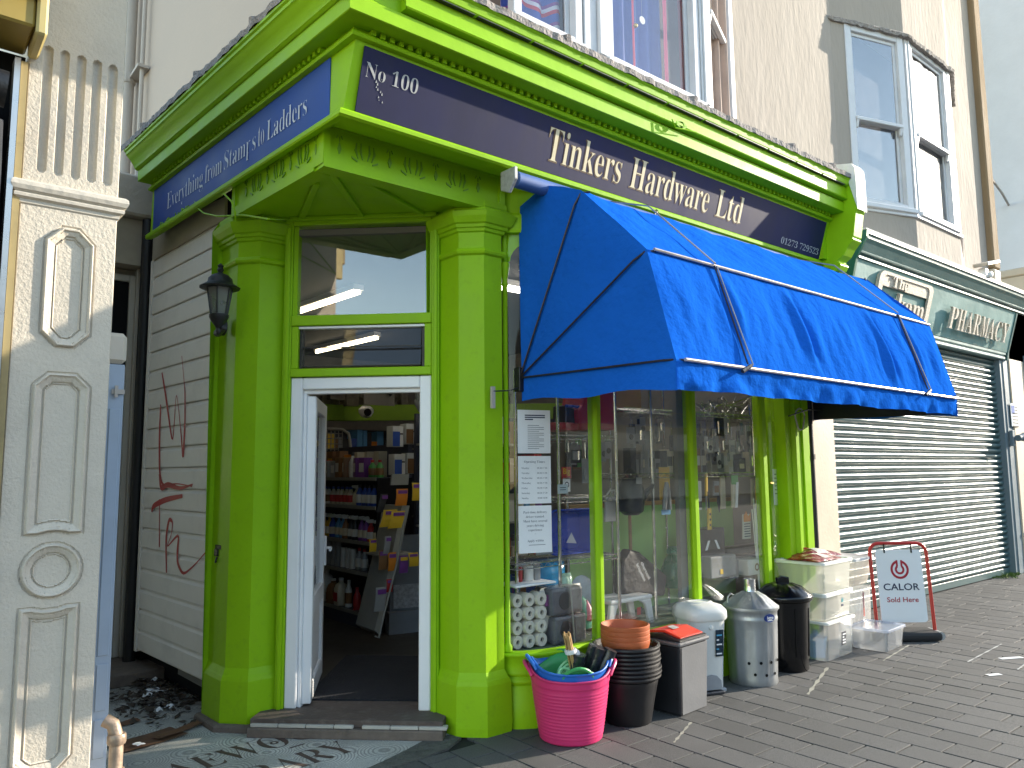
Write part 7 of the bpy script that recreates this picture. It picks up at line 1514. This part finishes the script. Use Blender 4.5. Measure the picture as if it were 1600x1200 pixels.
def bag(cx, cy, z, w, d, h, ang, lab, red=.7):
    t = thing('red_bag', (cx, cy, z), lab, 'bag', 'red compost bags on the boxes'); ca, sa = cos(ang), sin(ang); rs_ = random.Random(int(cx * 1000)); p_ = [rs_.uniform(0, 6) for _ in range(6)]
    def f(u, v):
        e = (4 * u * (1 - u)) ** .45 * (4 * v * (1 - v)) ** .45; x = (u - .5) * w; y = (v - .5) * d
        zz = h * e * (.8 + .15 * sin(u * 9 + p_[0]) + .12 * sin(v * 11 + p_[1]) + .08 * sin(u * 23 + v * 17 + p_[2]))
        return (cx + x * ca - y * sa, cy + x * sa + y * ca, z + .004 + zz)
    build(MB().grid(f, 36, 24), 'bag', M('glossy red film', (.20, .012, .018), .18, var=.5, vs=14, bump=.5, bs=26, bd=.02), t, smooth=2)
    def g(a, b): return lambda u, v: tuple(Vector(f(a[0] + (a[1] - a[0]) * u, b[0] + (b[1] - b[0]) * v)) + Vector((0, 0, .002)))
    build(MB().grid(g((.38, .72), (.06, .5)), 12, 10), 'white_panel', M('white print film', (.6, .55, .52), .25, var=.35, vs=45), t, smooth=2)
bag(c.x - .08, c.y - .05, .826, .46, .30, .045, .05, 'red and green printed bag lying flat on the top left box')
bag(c.x + .10, c.y + .08, .830, .52, .28, .07, -.15, 'crumpled red striped bag overhanging the right of the box stack')
g2_ = 'clear storage boxes stacked right'; E2 = (.40, .03); O2 = Vector((6.935, 3.285, 0))
t, c, ex, ey = cbox(O2, E2, .43, .34, 0, .195, CLR, BLUEL, 'low clear storage box with a bluish lid by the board', g2_, .03)
t, c, ex, ey = cbox(O2 + Vector((.20, .36, 0)), (.38, .03), .38, .30, .0, .50, CLR, None, 'tall clear storage box with a red label behind the low one', g2_, .02, .015)
build(MB().obox(c + ex * -.02 - ey * .142 + Vector((0, 0, .22)), ex * .03, -ey * .002, Vector((0, 0, .22))), 'label', M('faded red label', (.5, .14, .12), .5, var=.4, vs=40), t)
t, c, ex, ey = cbox(O2 + Vector((.17, .34, 0)), (.38, .03), .46, .34, .505, .265, MILK, M('grey clip lid', (.55, .56, .56), .35), 'grey clip lidded box on top of the right stack', g2_, .035, .05)
# advertising board
ab = thing('pavement_board', (7.6, 3.4, 0), 'white swing board with a red ring emblem in a red tubular frame', 'sign')
REDF = M('red frame paint', (.42, .02, .015), .35); PNL = M('white board panel', (.72, .73, .75), .45, var=.02)
rf = Vector((7.83, 3.245, 0)); ud = Vector((-.773, .634, 0)).normalized(); und = Vector((-ud.y, ud.x, 0)); und = und if und.dot(CAM_C - rf) > 0 else -und; WD_ = .545; bkv = -und * .10
arc = [rf]
for k in range(7): a_ = radians(90 * k / 6); arc.append(rf + ud * (.09 - .09 * cos(a_)) + Vector((0, 0, .80 + .09 * sin(a_))) + bkv * (.80 + .09 * sin(a_)) * .9)
for k in range(7): a_ = radians(90 - 90 * k / 6); arc.append(rf + ud * (WD_ - .09 + .09 * cos(a_)) + Vector((0, 0, .80 + .09 * sin(a_))) + bkv * (.80 + .09 * sin(a_)) * .9)
arc.append(rf + ud * WD_)
build(MB().tube(arc, .016, 10), 'frame', REDF, ab, smooth=True)
p0 = rf + ud * .06 + und * .0; pw_ = WD_ - .105
def AB(u, z, n=0.0): return p0 + ud * u + Vector((0, 0, z)) + bkv * z * .9 + und * (.014 + n)
pts = []
for cu, cz, a0 in ((pw_ - .03, .80, 0), (.03, .80, 90), (.03, .19, 180), (pw_ - .03, .19, 270)):
    for i in range(4): a_ = radians(a0 + 30 * i); pts.append(AB(cu + .03 * cos(a_), cz + .03 * sin(a_)))
build(MB().prism(pts, -und * .006), 'panel', PNL, ab)
for u in (.09, pw_ - .09): build(MB().tube([AB(u, .80), AB(u, .885)], .008, 6), 'hanger', IRON, ab)
EX = -ud; c0_ = (AB(pw_ / 2 + .0, .645, .002)); EY = (Vector((0, 0, 1)) + bkv * .9).normalized(); RDE = M('dark red print', (.36, .012, .03), .5)
def arcband(r0_, r1_, a0, a1, ex_, ey_, c_, m):
    n_ = 26; m.strip([[c_ + ex_ * (r * cos(radians(a0 + (a1 - a0) * k / n_))) + ey_ * (r * sin(radians(a0 + (a1 - a0) * k / n_))) for k in range(n_ + 1)] for r in (r0_, r1_)])
m = MB(); arcband(.066, .088, 112, 428, EX, EY, c0_, m); arcband(.026, .046, 122, 418, EX, EY, c0_, m)
for s in (-1, 1): m.prism([c0_ + EX * (s * .013) + EY * .028, c0_ + EX * (s * .031) + EY * .034, c0_ + EX * (s * .031) + EY * .088, c0_ + EX * (s * .013) + EY * .088], und * .0005)
build(m, 'emblem', RDE, ab)
lettering('CALOR', M('navy print', (.015, .02, .06), .5), AB(pw_ / 2, .455, .002), EX, EY, h=.062, width=.345, parent=ab, align='c', off=.012, thick=.0008)
lettering('Sold Here', RDE, AB(pw_ / 2, .345, .002), EX, EY, h=.046, width=.30, parent=ab, align='c', off=.010, thick=.0008)
fb = build(MB().prism([rf + Vector((.02, .0, .004)) + und * .12, rf + und * .12 + ud * .62 + Vector((0, 0, .004)), rf - und * .16 + ud * .62 + Vector((0, 0, .004)), rf - und * .16 + Vector((.02, 0, .004))], (0, 0, .085)), 'ballast_base', M('black rubber base', (.016, .016, .018), .6), ab, bevel=.03, seg=2)
build(MB().tube([rf + und * .10 + Vector((.0, 0, .05)), rf - und * .12 + Vector((0, 0, .05))], .04, 10), 'wheel', M('grey wheel', (.3, .3, .3), .5), ab)
# leaf litter and rubbish in the passage mouth
lit = MB(); rl_ = random.Random(9)
for k in range(900):
    px, py = rl_.gauss(240, 40), rl_.gauss(1075, 28)
    if py > 1140 or px < 172 or px > 330: continue
    q = G(px, py, .004); s = rl_.uniform(.012, .04); a_ = rl_.uniform(0, 6.28); d_ = Vector((cos(a_), sin(a_), rl_.uniform(-.2, .5))) * s; e_ = Vector((-sin(a_), cos(a_), rl_.uniform(-.2, .5))) * s * .6
    q.z += rl_.uniform(0, .05) * math.exp(-((q.x - 1.65) / .3) ** 2)
    lit.add([q - d_, q + e_ * .8, q + d_, q - e_], [(0, 1, 2, 3)])
setp(build(lit, 'leaf_litter', M('dark dead leaves', (.05, .034, .022), .8, var=.6, vs=30)), kind='stuff')
def scrap(px, py, w_, h_, ang, mt, lab, nm='paper_scrap', cat='litter', z=.03, cr=.012):
    q = G(px, py, z); t = thing(nm, tuple(q), lab, cat); rs_ = random.Random(px)
    p_ = rs_.uniform(0, 6)
    build(MB().grid(lambda u, v: (q.x + (u - .5) * w_ * cos(ang) - (v - .5) * h_ * sin(ang), q.y + (u - .5) * w_ * sin(ang) + (v - .5) * h_ * cos(ang), z + cr * (sin(u * 5 + p_) * .5 + sin(v * 7 + p_) * .5 + 1)), 8, 8), 'sheet', mt, t, smooth=True)
scrap(245, 1081, .10, .12, .4, PAPER, 'crumpled white paper lying in the leaf litter')
scrap(231, 1087, .07, .06, 1.1, PAPER, 'small torn white scrap left of the crumpled paper')
scrap(221, 1063, .07, .05, .2, PAPER, 'white wrapper furthest back in the leaf litter'); scrap(241, 1063, .05, .04, .8, PAPER, 'tiny pale scrap at the back of the leaf litter')
scrap(265, 1105, .05, .05, .5, PAPER, 'white curl of plastic near the left column'); scrap(248, 1110, .06, .04, 1.5, PAPER, 'pale scrap in front of the leaf litter')
CARD = M('wet brown cardboard', (.14, .065, .03), .7, var=.35, vs=8)
scrap(232, 1157, .40, .22, .25, CARD, 'flattened brown cardboard on the mosaic by the pipe end', 'cardboard', 'cardboard', .006, .006); scrap(280, 1143, .34, .09, .45, CARD, 'torn strip of brown cardboard reaching towards the left column', 'cardboard', 'cardboard', .008, .01); scrap(197, 1130, .16, .10, .2, CARD, 'small dark cardboard piece near the passage wall', 'cardboard', 'cardboard', .006, .006)
scrap(217, 1163, .05, .06, .3, PAPER, 'white card scrap lying on the brown cardboard', z=.022, cr=.004)
for k, (px, py, w_, lab) in enumerate(((1580, 1028, .22, 'white paper label stuck flat on the paving at the right edge'), (1553, 1054, .12, 'narrow white paper strip on the paving at the right'))): scrap(px, py, w_, .05, -.5, PAPER, lab, 'paper_strip', 'litter', .003, .001)
CH = M('pale chalk mark', (.30, .29, .24), .9, var=.3, vs=40)
def mark(p0_, p1_, w_, mt, nm='paint_mark'):
    a_, b_2 = G(*p0_, .0022), G(*p1_, .0022); d_ = (b_2 - a_).normalized(); s_ = Vector((d_.y, -d_.x, 0)) * w_ / 2; rows = []
    for k in range(12): q = a_.lerp(b_2, k / 11); j = .7 + .5 * sin(k * 2.3); rows.append([q - s_ * j, q + s_ * j])
    build(MB().strip(rows), nm, mt, pav)
mark((1080, 1128), (1053, 1160), .02, CH); mark((1293, 1043), (1262, 1085), .03, CH); mark((1512, 1034), (1565, 1006), .016, M('white road paint', (.42, .42, .40), .8, var=.2, vs=60)); mark((1590, 1046), (1605, 1035), .016, M('white road paint'))
mark((1420, 1008), (1380, 1032), .02, CH)
# moss and weeds along the shutter foot
ms = MB()
for k in range(160):
    q = G(rl_.uniform(1545, 1592), rl_.uniform(898, 905), 0); s = rl_.uniform(.03, .09); a_ = rl_.uniform(0, 6.28)
    ms.add([q, q + Vector((cos(a_) * s * .3, sin(a_) * s * .3, s * .5)), q + Vector((cos(a_) * s, sin(a_) * s, s * rl_.uniform(.3, 1)))], [(0, 1, 2)])
setp(build(ms, 'weeds', M('weed green', (.08, .14, .02), .7, var=.3)), kind='stuff')
